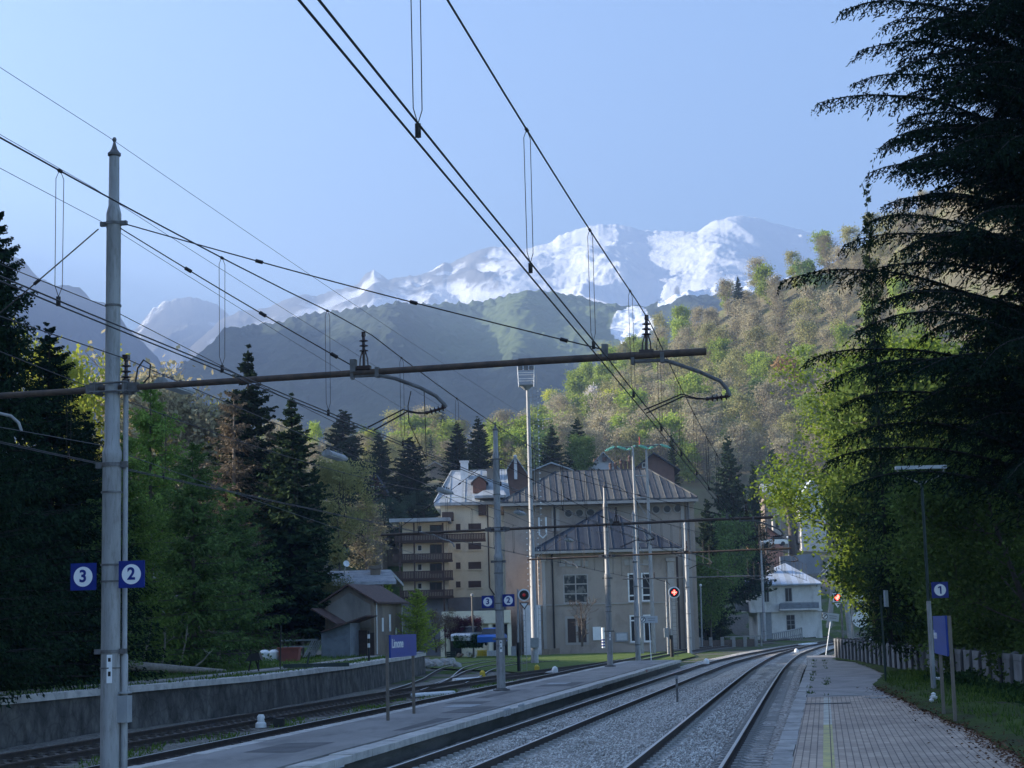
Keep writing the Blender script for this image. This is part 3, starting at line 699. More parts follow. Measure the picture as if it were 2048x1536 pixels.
# ---- the near mast: built once, repeated down the platform
def build_mast():
    t = empty('catenary_mast', M1, 'tall stepped grey steel mast nearest the camera, carrying the long brown cross beam', 'catenary mast', 'masts along the island platform')
    def H(py): return zat(py)-.05
    mb = MB()
    z1a, z1b, z2a, z2b = H(905), H(890), H(428), H(412)
    mb.lathe([(.152, 0), (.150, z1a-.12), (.158, z1a-.1), (.158, z1a), (.122, z1b), (.118, z2a-.25), (.122, z2a-.24), (.122, z2a), (.088, z2b), (.083, H(312))], M1, n=24)
    mb.build('pole', M['galv'], t, True)
    cp = MB(); z = H(312); cp.lathe([(.083, z-.02), (.108, z), (.108, z+.04), (.09, z+.05), (.05, z+.11), (.028, z+.19), (.018, z+.23), (.034, z+.255), (.036, z+.28), (.02, z+.31), (.0, z+.315)], M1, n=18); cp.build('finial_cap', M['galv_dark'], t, True)
    for py, r, w in ((448, .125, .045), (612, .122, .03), (930, .163, .06), (985, .158, .03), (1130, .156, .03), (1163, .156, .03), (1303, .157, .05), (1336, .155, .02)):
        c = MB(); b = M1+UP*H(py); c.lathe([(r, -w/2), (r+.012, -w/2), (r+.012, w/2), (r, w/2)], b, n=20)
        if w >= .045:
            for sg in (-1, 1): c.cbox(b+PERP*sg*(r+.05), PERP, ALONG, UP, .11, .07, w*1.6)
        c.build('clamp', M['galv_dark'], t)
    bpz = MB(); bpz.lathe([(.30, 0), (.30, .05), (.2, .06), (.2, .09)], M1, n=16); bpz.build('base_plate', M['galv_dark'], t)
    # cross beam and its bracket
    B = M1+UP*(bp(217, 777)[2]-.05)
    e1 = bp(1413, 703); e0 = B-PERP*4.25+UP*-.06
    b = MB(); jn = bp(1040, 725)
    b.cyl(e0, jn, .052, n=12); b.cyl(jn-PERP*.02+UP*.006, e1, .058, n=12); b.build('cross_beam', M['rust'], t, True)
    k = MB()
    for dz in (-.07, .07):
        k.tube([B+UP*dz-PERP*.32-ALONG*.16, B+UP*dz+PERP*.32-ALONG*.16], .018, 6); k.tube([B+UP*dz-PERP*.32+ALONG*.16, B+UP*dz+PERP*.32+ALONG*.16], .018, 6)
    for sg in (-1, 1):
        k.cbox(B+PERP*sg*.25, PERP, ALONG, UP, .04, .34, .2); k.cbox(B+PERP*sg*.36, PERP, ALONG, UP, .16, .12, .15)
    k.build('beam_bracket', M['galv_dark'], t)
    # tension rods
    for a, q, m_ in ((bp(240, 445), bp(1210, 700), 'rod'), (bp(240, 456), bp(707, 733), 'rod'), (bp(197, 458), e0+PERP*.4+UP*.05, 'rod')):
        g = MB(); n_ = 14; L = np.linalg.norm(q-a)
        g.tube([a+(q-a)*i/n_-UP*(.05*L*math.sin(math.pi*i/n_)*.12) for i in range(n_+1)], .011, 6)
        for f in (.3, .62, .92):
            c = a+(q-a)*f-UP*(.05*L*math.sin(math.pi*f)*.12); d = (q-a)/L; g.cyl(c-d*.06, c+d*.06, .03, n=8)
        g.build('tension_rod', M['wire'], t)
    for px in (707, 1210):
        c = MB(); q = bp(px, 738 if px < 900 else 708); c.cbox(q+UP*.05, PERP, ALONG, UP, .09, .12, .2); c.build('beam_clip', M['galv_dark'], t)
    # insulators standing on the beam with the arms that hold the wires sideways
    def arm(ixb, ixt, a0, pts, eI, contact, flip=1):
        i = MB(); q0 = bp(*ixb); q1 = bp(*ixt); d = q1-q0
        for sg in (-1, 1): i.tube([q0+PERP*sg*.07, q0+d*.28+PERP*sg*.06, q0+d*.48+PERP*sg*.025], .012, 5)
        i.cyl(q0, q0+d*.5, .022, n=8); insulator(i, q0+d*.4, q0+d*.93, .035, 3, .075); i.cyl(q0+d*.93, q1, .032, n=8)
        i.cbox(q0+UP*.02, PERP, ALONG, UP, .22, .1, .06); i.build('insulator', M['insul'], t)
        g = MB(); P = [bp(*p) for p in pts]; g.tube(P, .03, 8); g.cbox(P[0]+UP*.02, PERP, ALONG, UP, .05, .1, .14); g.cbox(P[1]+UP*.04, PERP, ALONG, UP, .06, .12, .16)
        g.build('steady_arm', M['galv_dark'], t)
        s = MB(); insulator(s, P[-1], bp(*eI), .03, 4, .06); s.build('arm_insulator', M['insul'], t)
        w = MB(); e = bp(*eI); cc = bp(*contact)
        for o in (-1, 1):
            top = (e*.62+cc*.38)+UP*.14
            w.tube([e+ALONG*.02*o, e*.85+cc*.15+UP*.04+ALONG*.05*o, top+ALONG*.14*o, cc+ALONG*.2*o+UP*.02], .012, 6)
        w.build('registration_rod', M['wire'], t)
    arm((728, 738), (727, 664), None, [(705, 752), (755, 750), (790, 757), (840, 775), (872, 792), (888, 808), (892, 814)], (852, 826), (742, 860))
    arm((1293, 706), (1293, 630), None, [(1266, 723), (1325, 720), (1345, 725), (1400, 744), (1440, 762), (1454, 778), (1460, 792)], (1412, 798), (1290, 826))
    g = MB(); P = [B-PERP*(2.9-.0)+UP*.0, B-PERP*2.5-UP*.02, bp(0, 827), bp(22, 832), bp(38, 846), bp(43, 862)]; g.tube(P, .026, 8); g.build('steady_arm', M['galv'], t)
    for py, hgt in ((1322, .2), (1350, .25)):
        q = M1+UP*H(py)-ALONG*.158+PERP*.05; w = MB(); w.cbox(q, PERP, ALONG, UP, .09, .006, hgt); w.mi = 1
        w.cbox(q-ALONG*.004+UP*.02, PERP, ALONG, UP, .045, .002, hgt*.3); w.build('warning_plate', [M['signwhite'], M['black']], t)
    return t
mast = build_mast()
for (px, s, c, sc, lab) in ((1003, 61.1, -11.39, .905, 'second grey mast along the island platform, with its own pair of number signs'),
                            (1221, 91.6, -11.34, .93, 'third grey mast, standing close to the far end of the island platform')):
    p = trk(c, s, .05); dup(mast, p, 0, lab, (1, 1, sc))
# short sunlit mast at the platform end and its lit neighbours further on
def plain_mast(base, ztop, r, label, cap=True, arms=()):
    t = empty('steel_mast', base, label, 'mast', 'bare steel masts beyond the platform')
    h = ztop-base[2]; mb = MB()
    mb.lathe([(r, 0), (r*.97, h*.38), (r*.82, h*.39), (r*.78, h*.7), (r*.62, h*.71), (r*.58, h-.35)], base, n=16); mb.build('pole', M['galv'], t, True)
    c = MB(); c.lathe([(r*.58, h-.36), (r*.75, h-.34), (r*.72, h-.28), (r*.3, h-.1), (r*.12, h), (0, h)], base, n=12); c.build('finial_cap', M['galv'], t, True)
    for f in (.12, .3, .5, .66): MB().lathe([(r*.8, -.03), (r*1.08, -.03), (r*1.08, .03), (r*.8, .03)], np.array(base)+UP*h*f, n=12).build('clamp', M['galv_dark'], t)
    for (py, x0, x1) in arms:
        Y = base[1]; a = at(x0, py+(x1-x0)*.0125, Y); b = at(x1, py-(x1-x0)*.0125, Y)
        MB().cyl(a, b, .055, n=8).build('cross_beam', M['galv_dark'], t, True)
        g = MB()
        for f in (.25, .75):
            q = a+(b-a)*f; insulator(g, q, q+UP*.5, .04, 3, .09); g.tube([q, q+np.array([.4, 0, -.15]), q+np.array([1.1, 0, -.35]), q+np.array([1.3, 0, -.6])], .03, 6)
        g.build('insulator', M['insul'], t)
    return t
plain_mast(trk(-11.7, 108.6, -.2), 9.3, .165, 'short mast at the tip of the island platform, sunlit near its top')
plain_mast(onz(1380, 1308, -.42), at(1372, 1040, 146.5)[2], .2, 'sunlit white mast in front of the right corner of the power house', arms=((1155, 1245, 1500),))
b_ = at(1530, 1281, 212); b_[2] -= .4
plain_mast(b_, at(1520, 1080, 212)[2], .2, 'sunlit mast standing in front of the white station house', arms=((1153, 1400, 1545),))
plain_mast(onz(1337, 1312, -.42), at(1329, 1156, 135)[2], .085, 'thin sunlit post just left of the lit red round signal')

# ---- number signs
def number_sign(px, py, digit, c_off, label, half=.215, plane=None, cen=None):
    c = bp(px, py) if cen is None else np.array(cen, float); n = -ALONG
    c = c+n*.17 if cen is None else c
    t = empty('platform_number_sign', c-UP*half, label, 'number sign', 'blue platform number signs')
    MB().cbox(c, PERP, ALONG, UP, 2*half, .035, 2*half).build('panel', M['signblue'], t)
    d = MB(); disc(d, c+n*.02, n, half*.74, .006); d.build('white_disc', M['signwhite'], t)
    text_part(digit, half*1.25, M['signblue'], t, c+n*.026, PERP, UP, 'number', .007)
    return t
number_sign(272, 1149, '2', 0, 'blue number 2 sign on the near mast')
number_sign(176, 1154, '3', 0, 'blue number 3 sign on the near mast')
m2 = trk(-11.39, 61.1, 0); cz = at(1003, 1203, 61.1)[2]
number_sign(0, 0, '2', 0, 'blue number 2 sign on the second mast', .215, None, m2+PERP*.36+UP*(cz+.03)-ALONG*.17)
number_sign(0, 0, '3', 0, 'blue number 3 sign on the second mast', .215, None, m2-PERP*.38+UP*cz-ALONG*.17)
# ---- cable pole beside the near mast
P2 = bp(250, 1100, .1); P2[2] = .05
t = empty('cable_pole', P2, 'thin grey conduit pole close beside the near mast with a box near its foot', 'pole')
zt = bp(252, 772)[2]
MB().lathe([(.062, 0), (.062, zat(1318)), (.045, zat(1318)+.03), (.043, zt)], P2, n=12).build('pole', M['galv'], t, True)
bx = MB(); zc = zat(1425); bx.cbox(P2+UP*zc-ALONG*.06, PERP, ALONG, UP, .24, .2, .42); bx.lathe([(.13, zc+.24), (.13, zc+.27)], P2-ALONG*.02); bx.build('junction_box', M['grey'], t)
i = MB(); i.cyl(P2+UP*zt, P2+UP*(zt+.08), .06, n=10); insulator(i, P2+UP*(zt+.05), P2+UP*bp(255, 722)[2], .04, 3, .085); i.cbox(P2+UP*bp(255, 718)[2], PERP, ALONG, UP, .09, .12, .07); i.build('insulator', M['insul'], t)
i = MB(); q = P2+UP*(zt-.0); i.tube([q+PERP*.16, q+PERP*.2+UP*.25, q+PERP*.3+UP*.38, q+PERP*.42+UP*.3, q+PERP*.4+UP*.1, q+PERP*.3], .014, 6); i.build('cable_loop', M['black'], t)
# ---- wires
def wire_pts(fn, s0, s1, n): return [fn(s) for s in np.linspace(s0, s1, n)]
SUP = [-5.6, 26.75, 60.4, 91.0, 122.0, 150.0]
def messenger_z(s, zs, sag):
    for a, b in zip(SUP[:-1], SUP[1:]):
        if a <= s <= b: f = (s-a)/(b-a); return zs-sag*4*f*(1-f)
    return zs
def overhead_line(C, c0, zc, zm, sag, label, drop0, two=True, s_end=148, rw=.0085):
    base = smooth_c(C, np.array([26.75]))[0]
    def lat(s): return float(smooth_c(C, np.array([s]))[0]-base+c0)
    t = empty('overhead_line', trk(lat(26.75), 26.75, zc), label, 'overhead line', 'electric wires strung above the tracks')
    ss = np.concatenate([np.arange(-5.6, 60, 2.2), np.arange(60, s_end+.1, 5)])
    for o in ((-.05, .05) if two else (0,)):
        MB().tube([trk(lat(s)+o, s, zc+.004*math.sin(s)) for s in ss], rw, 5).build('contact_wire', M['wire'], t)
    MB().tube([trk(lat(s), s, messenger_z(s, zm, sag)) for s in ss], rw*1.05, 5).build('messenger_wire', M['wire'], t)
    s = drop0
    while s < s_end:
        if all(abs(s-q) > 1.2 for q in SUP):
            zt_ = messenger_z(s, zm, sag); x = lat(s); d = MB()
            for o in (-.028, .028): d.tube([trk(x, s+o*.5, zt_), trk(x+o*.9, s+o, zt_-.08), trk(x+o*.8, s+o, zc+.16), trk(x, s, zc+.06)], .0035 if s < 40 else .006, 4)
            d.cyl(trk(x, s, zc-.03), trk(x, s, zc+.06), .022, n=6); d.cyl(trk(x, s-.03, zt_), trk(x, s+.03, zt_), .018, n=6)
            d.build('dropper', M['wire'], t)
        s += 4.45
    return t
overhead_line(C1, -2.56, 5.45, 7.05, .32, 'overhead line over the near track, its two contact wires sweeping up to the top edge', 6.45)
ol2 = overhead_line(C2, -7.06, 5.38, 6.98, .36, 'overhead line over the track beside the island platform', 7.1)
overhead_line(C3, -13.25, 5.42, 6.95, .34, 'overhead line over the track behind the near mast', 8.2, True, 120)
j = MB(); j.tube([bp(822, 782), bp(816, 812), bp(818, 845), onz(832, 875, 5.75), onz(852, 916, 5.4)], .008, 5); j.tube([bp(848, 778), bp(850, 830), onz(853, 916, 5.4)], .007, 5); j.build('jumper_cable', M['wire'], ol2)
def cable(name, label, pts, r, mat='thinwire', sag=.0, group='thin cables between the masts'):
    mb = MB(); Q = []
    for a, b in zip(pts[:-1], pts[1:]):
        a = np.array(a); b = np.array(b)
        for i in range(12): f = i/12; Q.append(a+(b-a)*f-UP*sag*4*f*(1-f))
    Q.append(np.array(pts[-1])); mb.tube(Q, r, 4)
    return tag(mb.build(name, M[mat]), label, 'cable', group)
cable('cable', 'highest thin cable, passing just over the tip of the near mast', [trk(-11.4, -6, 10.3), trk(-11.42, 27.6, 10.42), trk(-11.4, 70, 10.5), trk(-11.6, 124, 9.4)], .0055, sag=.1)
cable('cable', 'second highest thin cable, crossing behind the upper shaft of the near mast', [trk(-11.7, -6, 9.5), trk(-11.75, 27.9, 9.62), trk(-11.6, 61, 9.0), trk(-11.6, 92, 8.6)], .0055, sag=.05)
cable('cable', 'thin earth cable fixed to the topmost clamp of the near mast', [trk(-11.5, -5.6, 8.95), M1+UP*(zat(448)-.05)-PERP*.13, trk(-11.5, 61.1, 8.1), trk(-11.5, 91.6, 8.3)], .0055, sag=.08)
cable('cable', 'cable fixed to the middle clamp of the near mast, below its top rod', [trk(-11.55, -5.6, 7.6), M1+UP*(zat(612)-.05)-PERP*.14, trk(-11.5, 61.1, 6.9), trk(-11.5, 91.6, 7.0)], .008, 'wire', .12)
cable('lamp_cable', 'cable carrying the platform lamps, fixed on the brown insulator by the near mast', [trk(-11.2, -4, 6.7), P2+UP*(bp(255, 718)[2]-.03), trk(-10.95, 61.1, 6.2), trk(-10.9, 91.6, 6.0)], .009, 'wire', .12)
cable('cable', 'low pale cable crossing the dark firs left of the near mast', [trk(-13.25, -5.6, 5.0), onc(200, 890, -12.2), trk(-13.4, 60, 4.6)], .006, sag=.05)
# ---- lamps hung on the cable
def platform_lamp(c, L, label):
    t = empty('platform_lamp', c, label, 'lamp', 'flat lamps hung along the island platform')
    s = ALONG; h = MB(); q = np.array(c)
    pr = [(-.13, 0), (-.12, .05), (-.05, .11), (.05, .11), (.12, .05), (.13, 0)]
    P = [q-s*L/2, q+s*L/2]; h.sweep(P, pr); h.build('housing', M['galv'], t)
    g = MB(); g.cbox(q-UP*.012, PERP, s, UP, .22, L*.94, .02); g.build('diffuser', M['lampglass'], t)
    k = MB()
    for f in (-.4, -.1, .2, .42): k.cbox(q+s*L*f+UP*.14, PERP, s, UP, .04, .04, .09)
    k.build('hanger', M['galv_dark'], t); return t
for (px, py), lab in (((350, 777), 'nearest flat hanging lamp, crossing behind the cross beam by the near mast'), ((670, 915), 'flat hanging lamp in front of the dark spruces, left of the curved arm'), ((890, 985), 'flat hanging lamp seen against the grey roof of the cream flats'), ((1040, 1028), 'flat hanging lamp seen against the left wall of the power house'), ((1138, 1082), 'farthest flat hanging lamp, seen against the low pyramid roof')):
    p = onc(px, py, -10.95); platform_lamp(p, 1.3, lab)
# ================================================================== signals, signs, posts, tower, pylon
def ladder(mb, a, b, w, ux, n, r=.018):
    ux = np.array(ux, float); a = np.array(a, float); b = np.array(b, float)
    for sg in (-1, 1): mb.tube([a+ux*w/2*sg, b+ux*w/2*sg], r, 5)
    for k in range(n): q = a+(b-a)*(k+.5)/n; mb.tube([q-ux*w/2, q+ux*w/2], r*.8, 4)
EX = np.array([1.0, 0, 0]); EY = np.array([0, 1.0, 0])
# --- round signal with triangle left of the tall tower
b = onz(1038, 1344, -.4); Y = b[1]
t = empty('rail_signal', b, 'round unlit signal with a white ring and triangle beside a ladder', 'signal')
h = at(1048, 1190, Y); MB().cyl(b, (b[0], Y, at(1037, 1285, Y)[2]), .1, n=12).build('post_foot', M['black'], t)
MB().cyl((b[0], Y, at(1037, 1285, Y)[2]), (b[0]+.05, Y, h[2]+.35), .06, n=10).build('post', M['galv'], t)
m = MB(); disc(m, h-EY*.12, EY, .36, .1); m.build('head_ring', M['signwhite'], t)
m = MB(); disc(m, h-EY*.18, EY, .28, .06); m.build('head_plate', M['black'], t)
m = MB(); m.lathe([(.0, 0), (.1, 0), (.1, .04), (0, .05)], h-EY*.21, -EY, 14); m.build('lamp_lens', M['redglow'], t)
q = h-UP*.44-EY*.1; m = MB(); m.prism([q-EX*.3+UP*.0, q+EX*.3, q-UP*.42], EY*.04); m.build('triangle', M['black'], t)
q = q-EY*.01-UP*.05; m = MB(); m.prism([q-EX*.2, q+EX*.2, q-UP*.27], EY*.02); m.build('triangle_inner', M['signwhite'], t)
m = MB(); lb = b+EX*.32; ladder(m, lb, lb+UP*(h[2]-b[2]-.4), .3, EX, 13, .014); m.build('ladder', M['galv'], t)
m = MB(); m.cbox((b[0]-.28, Y, at(1030, 1302, Y)[2]), EX, EY, UP, .3, .25, .55); m.build('relay_box', M['grey'], t)
# --- lit round signal by the power house
b = onz(1344, 1316, -.4); Y = b[1]; h = at(1348, 1185, Y)
t = empty('rail_signal', b, 'round signal showing a lit red light in front of the power house', 'signal')
MB().cyl(b, b+UP*1.7, .13, n=12).build('post_foot', M['black'], t)
MB().cyl(b+UP*1.7, (b[0], Y, h[2]-.3), .06, n=10).build('post', M['galv'], t)
m = MB(); disc(m, h-EY*.12, EY, .44, .1); m.build('head_ring', M['signwhite'], t)
m = MB(); disc(m, h-EY*.18, EY, .36, .06); m.build('head_plate', M['black'], t)
m = MB()
for dx, dz in ((0, 0), (.12, 0), (-.12, 0), (0, .12), (0, -.12)): disc(m, h-EY*.22+EX*dx+UP*dz, EY, .065, .03, 12)
m.build('lamp_lens', M['redlamp'], t)
m = MB(); ladder(m, b+EX*.3, b+EX*.3+UP*(h[2]-b[2]-.5), .32, EX, 14, .014); m.build('ladder', M['galv_dark'], t)
m = MB(); m.cbox(b+UP*1.9-EX*.35, EX, EY, UP, .35, .3, .7); m.build('relay_box', M['grey'], t)
# --- lit square signal by the right-hand trees
Y = 112.0; h = at(1674, 1195, Y); b = np.array([h[0]+.25, Y, -.2])
t = empty('rail_signal', b, 'square signal showing a lit red light below the sunny branches', 'signal')
MB().cyl(b, (b[0], Y, h[2]+.4), .07, n=10).build('post', M['galv_dark'], t)
MB().cbox(h-EY*.1, EX, EY, UP, .56, .1, .58).build('head_frame', M['signwhite'], t)
MB().cbox(h-EY*.16, EX, EY, UP, .42, .04, .44).build('head_plate', M['black'], t)
m = MB()
for dx, dz in ((0, 0), (.1, .02), (-.1, -.01), (.03, .1), (-.02, -.1)): disc(m, h-EY*.2+EX*dx+UP*dz, EY, .07, .03, 12)
m.build('lamp_lens', M['redlamp'], t)
q = h-UP*.36-EY*.1; m = MB(); m.prism([q-EX*.2, q+EX*.2, q-UP*.3], EY*.03); m.build('triangle', M['signwhite'], t)
# --- walkway warning signs
def walk_sign(base, head, w, hh, label, tilt=0.0):
    t = empty('warning_sign', base, label, 'sign', 'pale no-walking signs')
    MB().tube([base, head-UP*hh/2], .03, 8).build('post', M['signwhite'], t)
    ux = np.array([math.cos(tilt), 0, math.sin(tilt)]); uz = np.array([-math.sin(tilt), 0, math.cos(tilt)])
    MB().cbox(head, ux, EY, uz, w, .03, hh).build('panel', M['boardgrey'], t)
    m = MB(); c = head-EY*.02-ux*w*.34; disc(m, c, EY, hh*.38, .012, 18); m.build('pictogram_ring', M['black'], t)
    m = MB(); disc(m, c-EY*.006, EY, hh*.3, .012, 18); m.build('pictogram_disc', M['signwhite'], t)
    m = MB(); m.cbox(c-EY*.016, (ux+uz)/1.414, EY, (uz-ux)/1.414, hh*.6, .006, hh*.08); m.cbox(c-EY*.015+uz*hh*.05, ux, EY, uz, hh*.1, .006, hh*.36); m.build('pictogram', M['black'], t)
    m = MB()
    for k, L in ((.17, .44), (-.12, .4)): m.cbox(head-EY*.018+ux*w*.14+uz*hh*k, ux, EY, uz, w*L, .006, hh*.11)
    m.build('text_lines', M['grey'], t)
b = onz(1652, 1310, .24); walk_sign(b, at(1661, 1234, b[1]), .95, .43, 'no-walking sign on a leaning post beside the far end of the fence', -.13)
Y = 106.0; h = at(1298, 1239, Y); b = np.array([h[0]+.05, Y, -.3]); walk_sign(b, h, 1.05, .42, 'no-walking sign on a straight post by the island platform tip')
# --- Limone boards
def name_board(p0, p1, zb, zl, zt, far_ext, near_ext, txt_at, label, txtsize, txts=1.0, topost=(.0, .0), hide=False):
    """board between two posts; p0 near foot, p1 far foot"""
    p0 = np.array(p0, float); p1 = np.array(p1, float); d = p1-p0; d[2] = 0; L = np.linalg.norm(d); d /= L
    nn = np.array([d[1], -d[0], 0])
    if nn[0]*(-1)*p0[0] > 0 and False: nn = -nn
    if (CAMP-p0)@nn < 0: nn = -nn
    t = empty('station_name_board', p0, label, 'station sign', 'blue station name boards')
    for q, zz in ((p0, zt+topost[0]), (p1, zt+topost[1])): MB().obox(q-nn*.03-d*.06, d*.12, nn*.06, UP*(zz-q[2])).build('post', M['brownpost'], t)
    a = p0-d*near_ext; b = p1+d*far_ext; a[2] = b[2] = zl
    MB().obox(a+nn*.032, b-a, nn*.04, UP*(zt-zl)).build('panel', M['blueboard'], t)
    return t, a, b, d, nn
pn, pf = onz(776, 1441, .05), onz(828, 1427, .05)
zt = at(782, 1270, pn[1])[2]; zl = zt-.56
t, a, b, d, nn = name_board(pn, pf, 0, zl, zt, .12, -.1, 0, 'blue Limone name board between brown posts on the island platform', .3)
text_part('Limone', .31, M['signwhite'], t, a+d*.12+nn*.078+UP*(zt-zl)*.6, d, UP, 'lettering', .006, 'LEFT', 1.5)
pn, pf = onz(1911, 1446, .25), onz(1888, 1431, .25)
zt = at(1908, 1231, pn[1])[2]; zl = zt-.76
dd = pf-pn; dd[2] = 0; dd /= np.linalg.norm(dd)
t, a, b, d, nn = name_board(pn, pf, 0, zl, zt, .55, -.1, 0, 'blue Limone name board on two posts by the ivy near the fence', .3)
# reading direction as seen from the track side: from the far end towards the camera
rd = -d if np.cross(-d, UP)@nn > 0 else d
o = b if rd@(-d) > 0 else a
text_part('Limone', .24, M['signwhite'], t, o+rd*.15+nn*.078+UP*(zt-zl)*.5, rd, UP, 'lettering', .006, 'LEFT', 1.0)
# --- tall lamp with number 1
b = onz(1868, 1386, .25); Y = b[1]
t = empty('lamp_post', b, 'slim lamp post with a T-shaped tube lamp standing by the ivy', 'lamp post')
zt = at(1845, 962, Y)[2]
lean = at(1843, 962, Y)-b; lean[2] = 0
top = b+lean*1.0; top[2] = zt
mid = b+(top-b)*.43
MB().cyl(b, mid, .07, .062, n=12).build('lower_pole', M['galv'], t, True)
MB().cyl(mid, top, .045, .04, n=12).build('upper_pole', M['greenpost'], t, True)
m = MB(); m.tube([top-UP*.1, top+UP*.02+EX*.2, top+UP*.16+EX*.56, top+UP*.32+EX*.62], .022, 6); m.tube([top-UP*.1, top+UP*.02-EX*.2, top+UP*.16-EX*.56, top+UP*.32-EX*.64], .022, 6); m.build('forked_arm', M['galv'], t)
m = MB(); q = top+UP*.34; m.obox(q-EX*.68-EY*.08-UP*.02, EX*1.36, EY*.16, UP*.09); m.build('tube_lamp', M['lampglass'], t)
c = at(1878, 1180, Y)+np.array([0, -.1, 0])
t = empty('platform_number_sign', c-UP*.22, 'blue number 1 sign on the slim lamp post', 'number sign', 'blue platform number signs')
MB().cbox(c, EX, EY, UP, .44, .03, .42).build('panel', M['signblue'], t)
m = MB(); disc(m, c-EY*.018, EY, .155, .006); m.build('white_disc', M['signwhite'], t)
m = MB(); m.prism([c-EY*.022+EX*x+UP*z for x, z in ((-.005, -.1), (.035, -.1), (.035, .1), (-.005, .1), (-.055, .075), (-.055, .045), (-.005, .06))], -EY*.006); m.build('number', M['signblue'], t)
# --- small notice board on twin green posts
b = onz(1772, 1367, .25); Y = b[1]
t = empty('notice_board', b, 'narrow grey notice panel on twin dark green posts', 'notice board')
for k in (-.055, .06): MB().cyl(b+EX*k+EY*k*4, (b[0]+k-.02, b[1]+k*4, at(1772, 1190, Y)[2]), .024, n=8).build('post', M['greenpost'], t)
c = at(1772, 1197, Y); m = MB(); m.cbox(c, np.array([.42, .9, 0])/1.0, np.array([.9, -.42, 0]), UP, .42, .05, .5); m.build('panel', M['boardgrey'], t)
m = MB()
for k in range(5): m.cbox(c-np.array([.9, -.42, 0])*.03*(-1 if c[0] < 0 else 1)+UP*(.17-.075*k), np.array([.42, .9, 0]), np.array([.9, -.42, 0]), UP, .3, .01, .022)
m.build('text_lines', M['grey'], t)
# --- tall floodlight tower
b = onz(1070, 1328, -.42); Y = b[1]; zt = at(1046, 772, Y)[2]; zc = at(1046, 735, Y)[2]
t = empty('lighting_tower', b, 'very tall sunlit pole with a caged platform on top and a ladder', 'lighting tower')
h = zt-b[2]; m = MB(); m.lathe([(.27, 0), (.26, 1.4), (.22, 1.45), (.2, h*.42), (.165, h*.43), (.15, h*.75), (.13, h)], b, n=16); m.build('pole', M['galv'], t, True)
m = MB(); q = b+EX*.5; ladder(m, q+UP*1.5, q+UP*(h+.9), .34, EX, 44, .015); m.build('ladder', M['galv'], t)
m = MB()
for k in range(34):
    z = 5.5+k*(h-5.5)/34; m.cbox(b+np.array([.72 if z > 9.6 else -.34, -.1, z]), EX, EY, UP, .1, .06, .07)
    if z < 9.6: m.cbox(b+np.array([.45, -.1, z]), EX, EY, UP, .09, .06, .07)
m.build('climbing_steps', M['white'], t)
m = MB()
for k in range(12):
    z = b[2]+9.5+k*(h-9.5)/12; a_ = [b+EX*.5+np.array([.42*math.sin(x), -.42*math.cos(x)*.6-.1, z-b[2]]) for x in np.linspace(-1.6, 1.6, 7)]; m.tube(a_, .012, 4)
m.build('safety_hoops', M['galv_dark'], t)
q = np.array([b[0]-.1, Y, zt]); m = MB()
m.prism([q+EX*-.5+EY*-.5, q+EX*.5+EY*-.5, q+EX*.5+EY*.5, q+EX*-.5+EY*.5], UP*.1)
m.lathe([(.15, -.3), (.5, 0)], q, n=10); m.build('cage_floor', M['grey'], t)
m = MB()
for sx in (-.55, .55):
    for sy in (-.55, .55): m.cyl(q+EX*sx+EY*sy, q+EX*sx*1.1+EY*sy*1.1+UP*(zc-zt), .03, n=6)
for z in (.45, .9, 1.3):
    c4 = [q+UP*z+np.array([sx*.58, sy*.58, 0]) for sx, sy in ((-1, -1), (1, -1), (1, 1), (-1, 1), (-1, -1))]; m.tube(c4, .025, 5)
m.build('cage', M['white'], t)
for dx in (-.4, 0, .4): MB().cbox(q+np.array([dx, -.5, zc-zt-.1]), EX, EY, UP, .32, .3, .28).build('floodlight', M['galv_dark'], t)
m = MB()
for dx in (.55, 1.05): m.cyl(b+np.array([dx, 0, at(1075, 1070, Y)[2]-b[2]]), b+np.array([dx, 0, at(1075, 1035, Y)[2]-b[2]]), .06, n=8)
m.tube([b+np.array([.55, 0, at(1075, 1070, Y)[2]-b[2]]), b+np.array([.8, 0, at(1075, 1076, Y)[2]-b[2]]), b+np.array([1.05, 0, at(1075, 1070, Y)[2]-b[2]])], .06, 6)
m.build('counterweight_tube', M['white'], t)
MB().cbox(b+UP*1.5+EX*.0-EY*.2, EX, EY, UP, .6, .4, .7).build('junction_box', M['grey'], t)
# --- twin-pole pylon with green insulators
Y = 150.0
t = empty('power_pylon', at(1297, 1304, Y), 'tall pylon of two sunlit poles with rungs and green glass insulators', 'pylon')
L0, L1 = at(1284, 1303, Y), at(1265, 893, Y); R0, R1 = at(1308, 1304, Y), at(1292, 893, Y); L0[2] -= .6; R0[2] -= .6
for a_, b_ in ((L0, L1), (R0, R1)):
    MB().tube([a_, a_*.55+b_*.45, b_], [.19, .16, .1], 12).build('pole', M['galv'], t, True)
m = MB(); fs = [.86, .755, .65, .545, .44, .33]
for i, f in enumerate(fs):
    a_ = L0+(L1-L0)*f; b_ = R0+(R1-R0)*f; m.cyl(a_, b_, .05, n=6)
    if i < len(fs)-1: m.cyl(a_, R0+(R1-R0)*fs[i+1], .03, n=5)
m.build('brace', M['galv'], t)
m = MB(); ca, cb = at(1228, 896, Y), at(1322, 890, Y); m.cyl(ca, cb, .06, n=8); m.build('cross_arm', M['galv_dark'], t)
for px, py in ((1232, 893), (1275, 891), (1318, 889)):
    q = at(px, py, Y)
    for sg in (-1, 1):
        m = MB(); insulator(m, q+EX*.1*sg, q+EX*sg*.95-UP*.35-EY*.3*sg, .05, 7, .14); m.build('glass_insulator', M['insul_green'], t)
m = MB(); q = at(1279, 885, Y); m.cyl(q-UP*.2, q+UP*.5, .05, n=6); m.build('top_pin', M['red'], t)
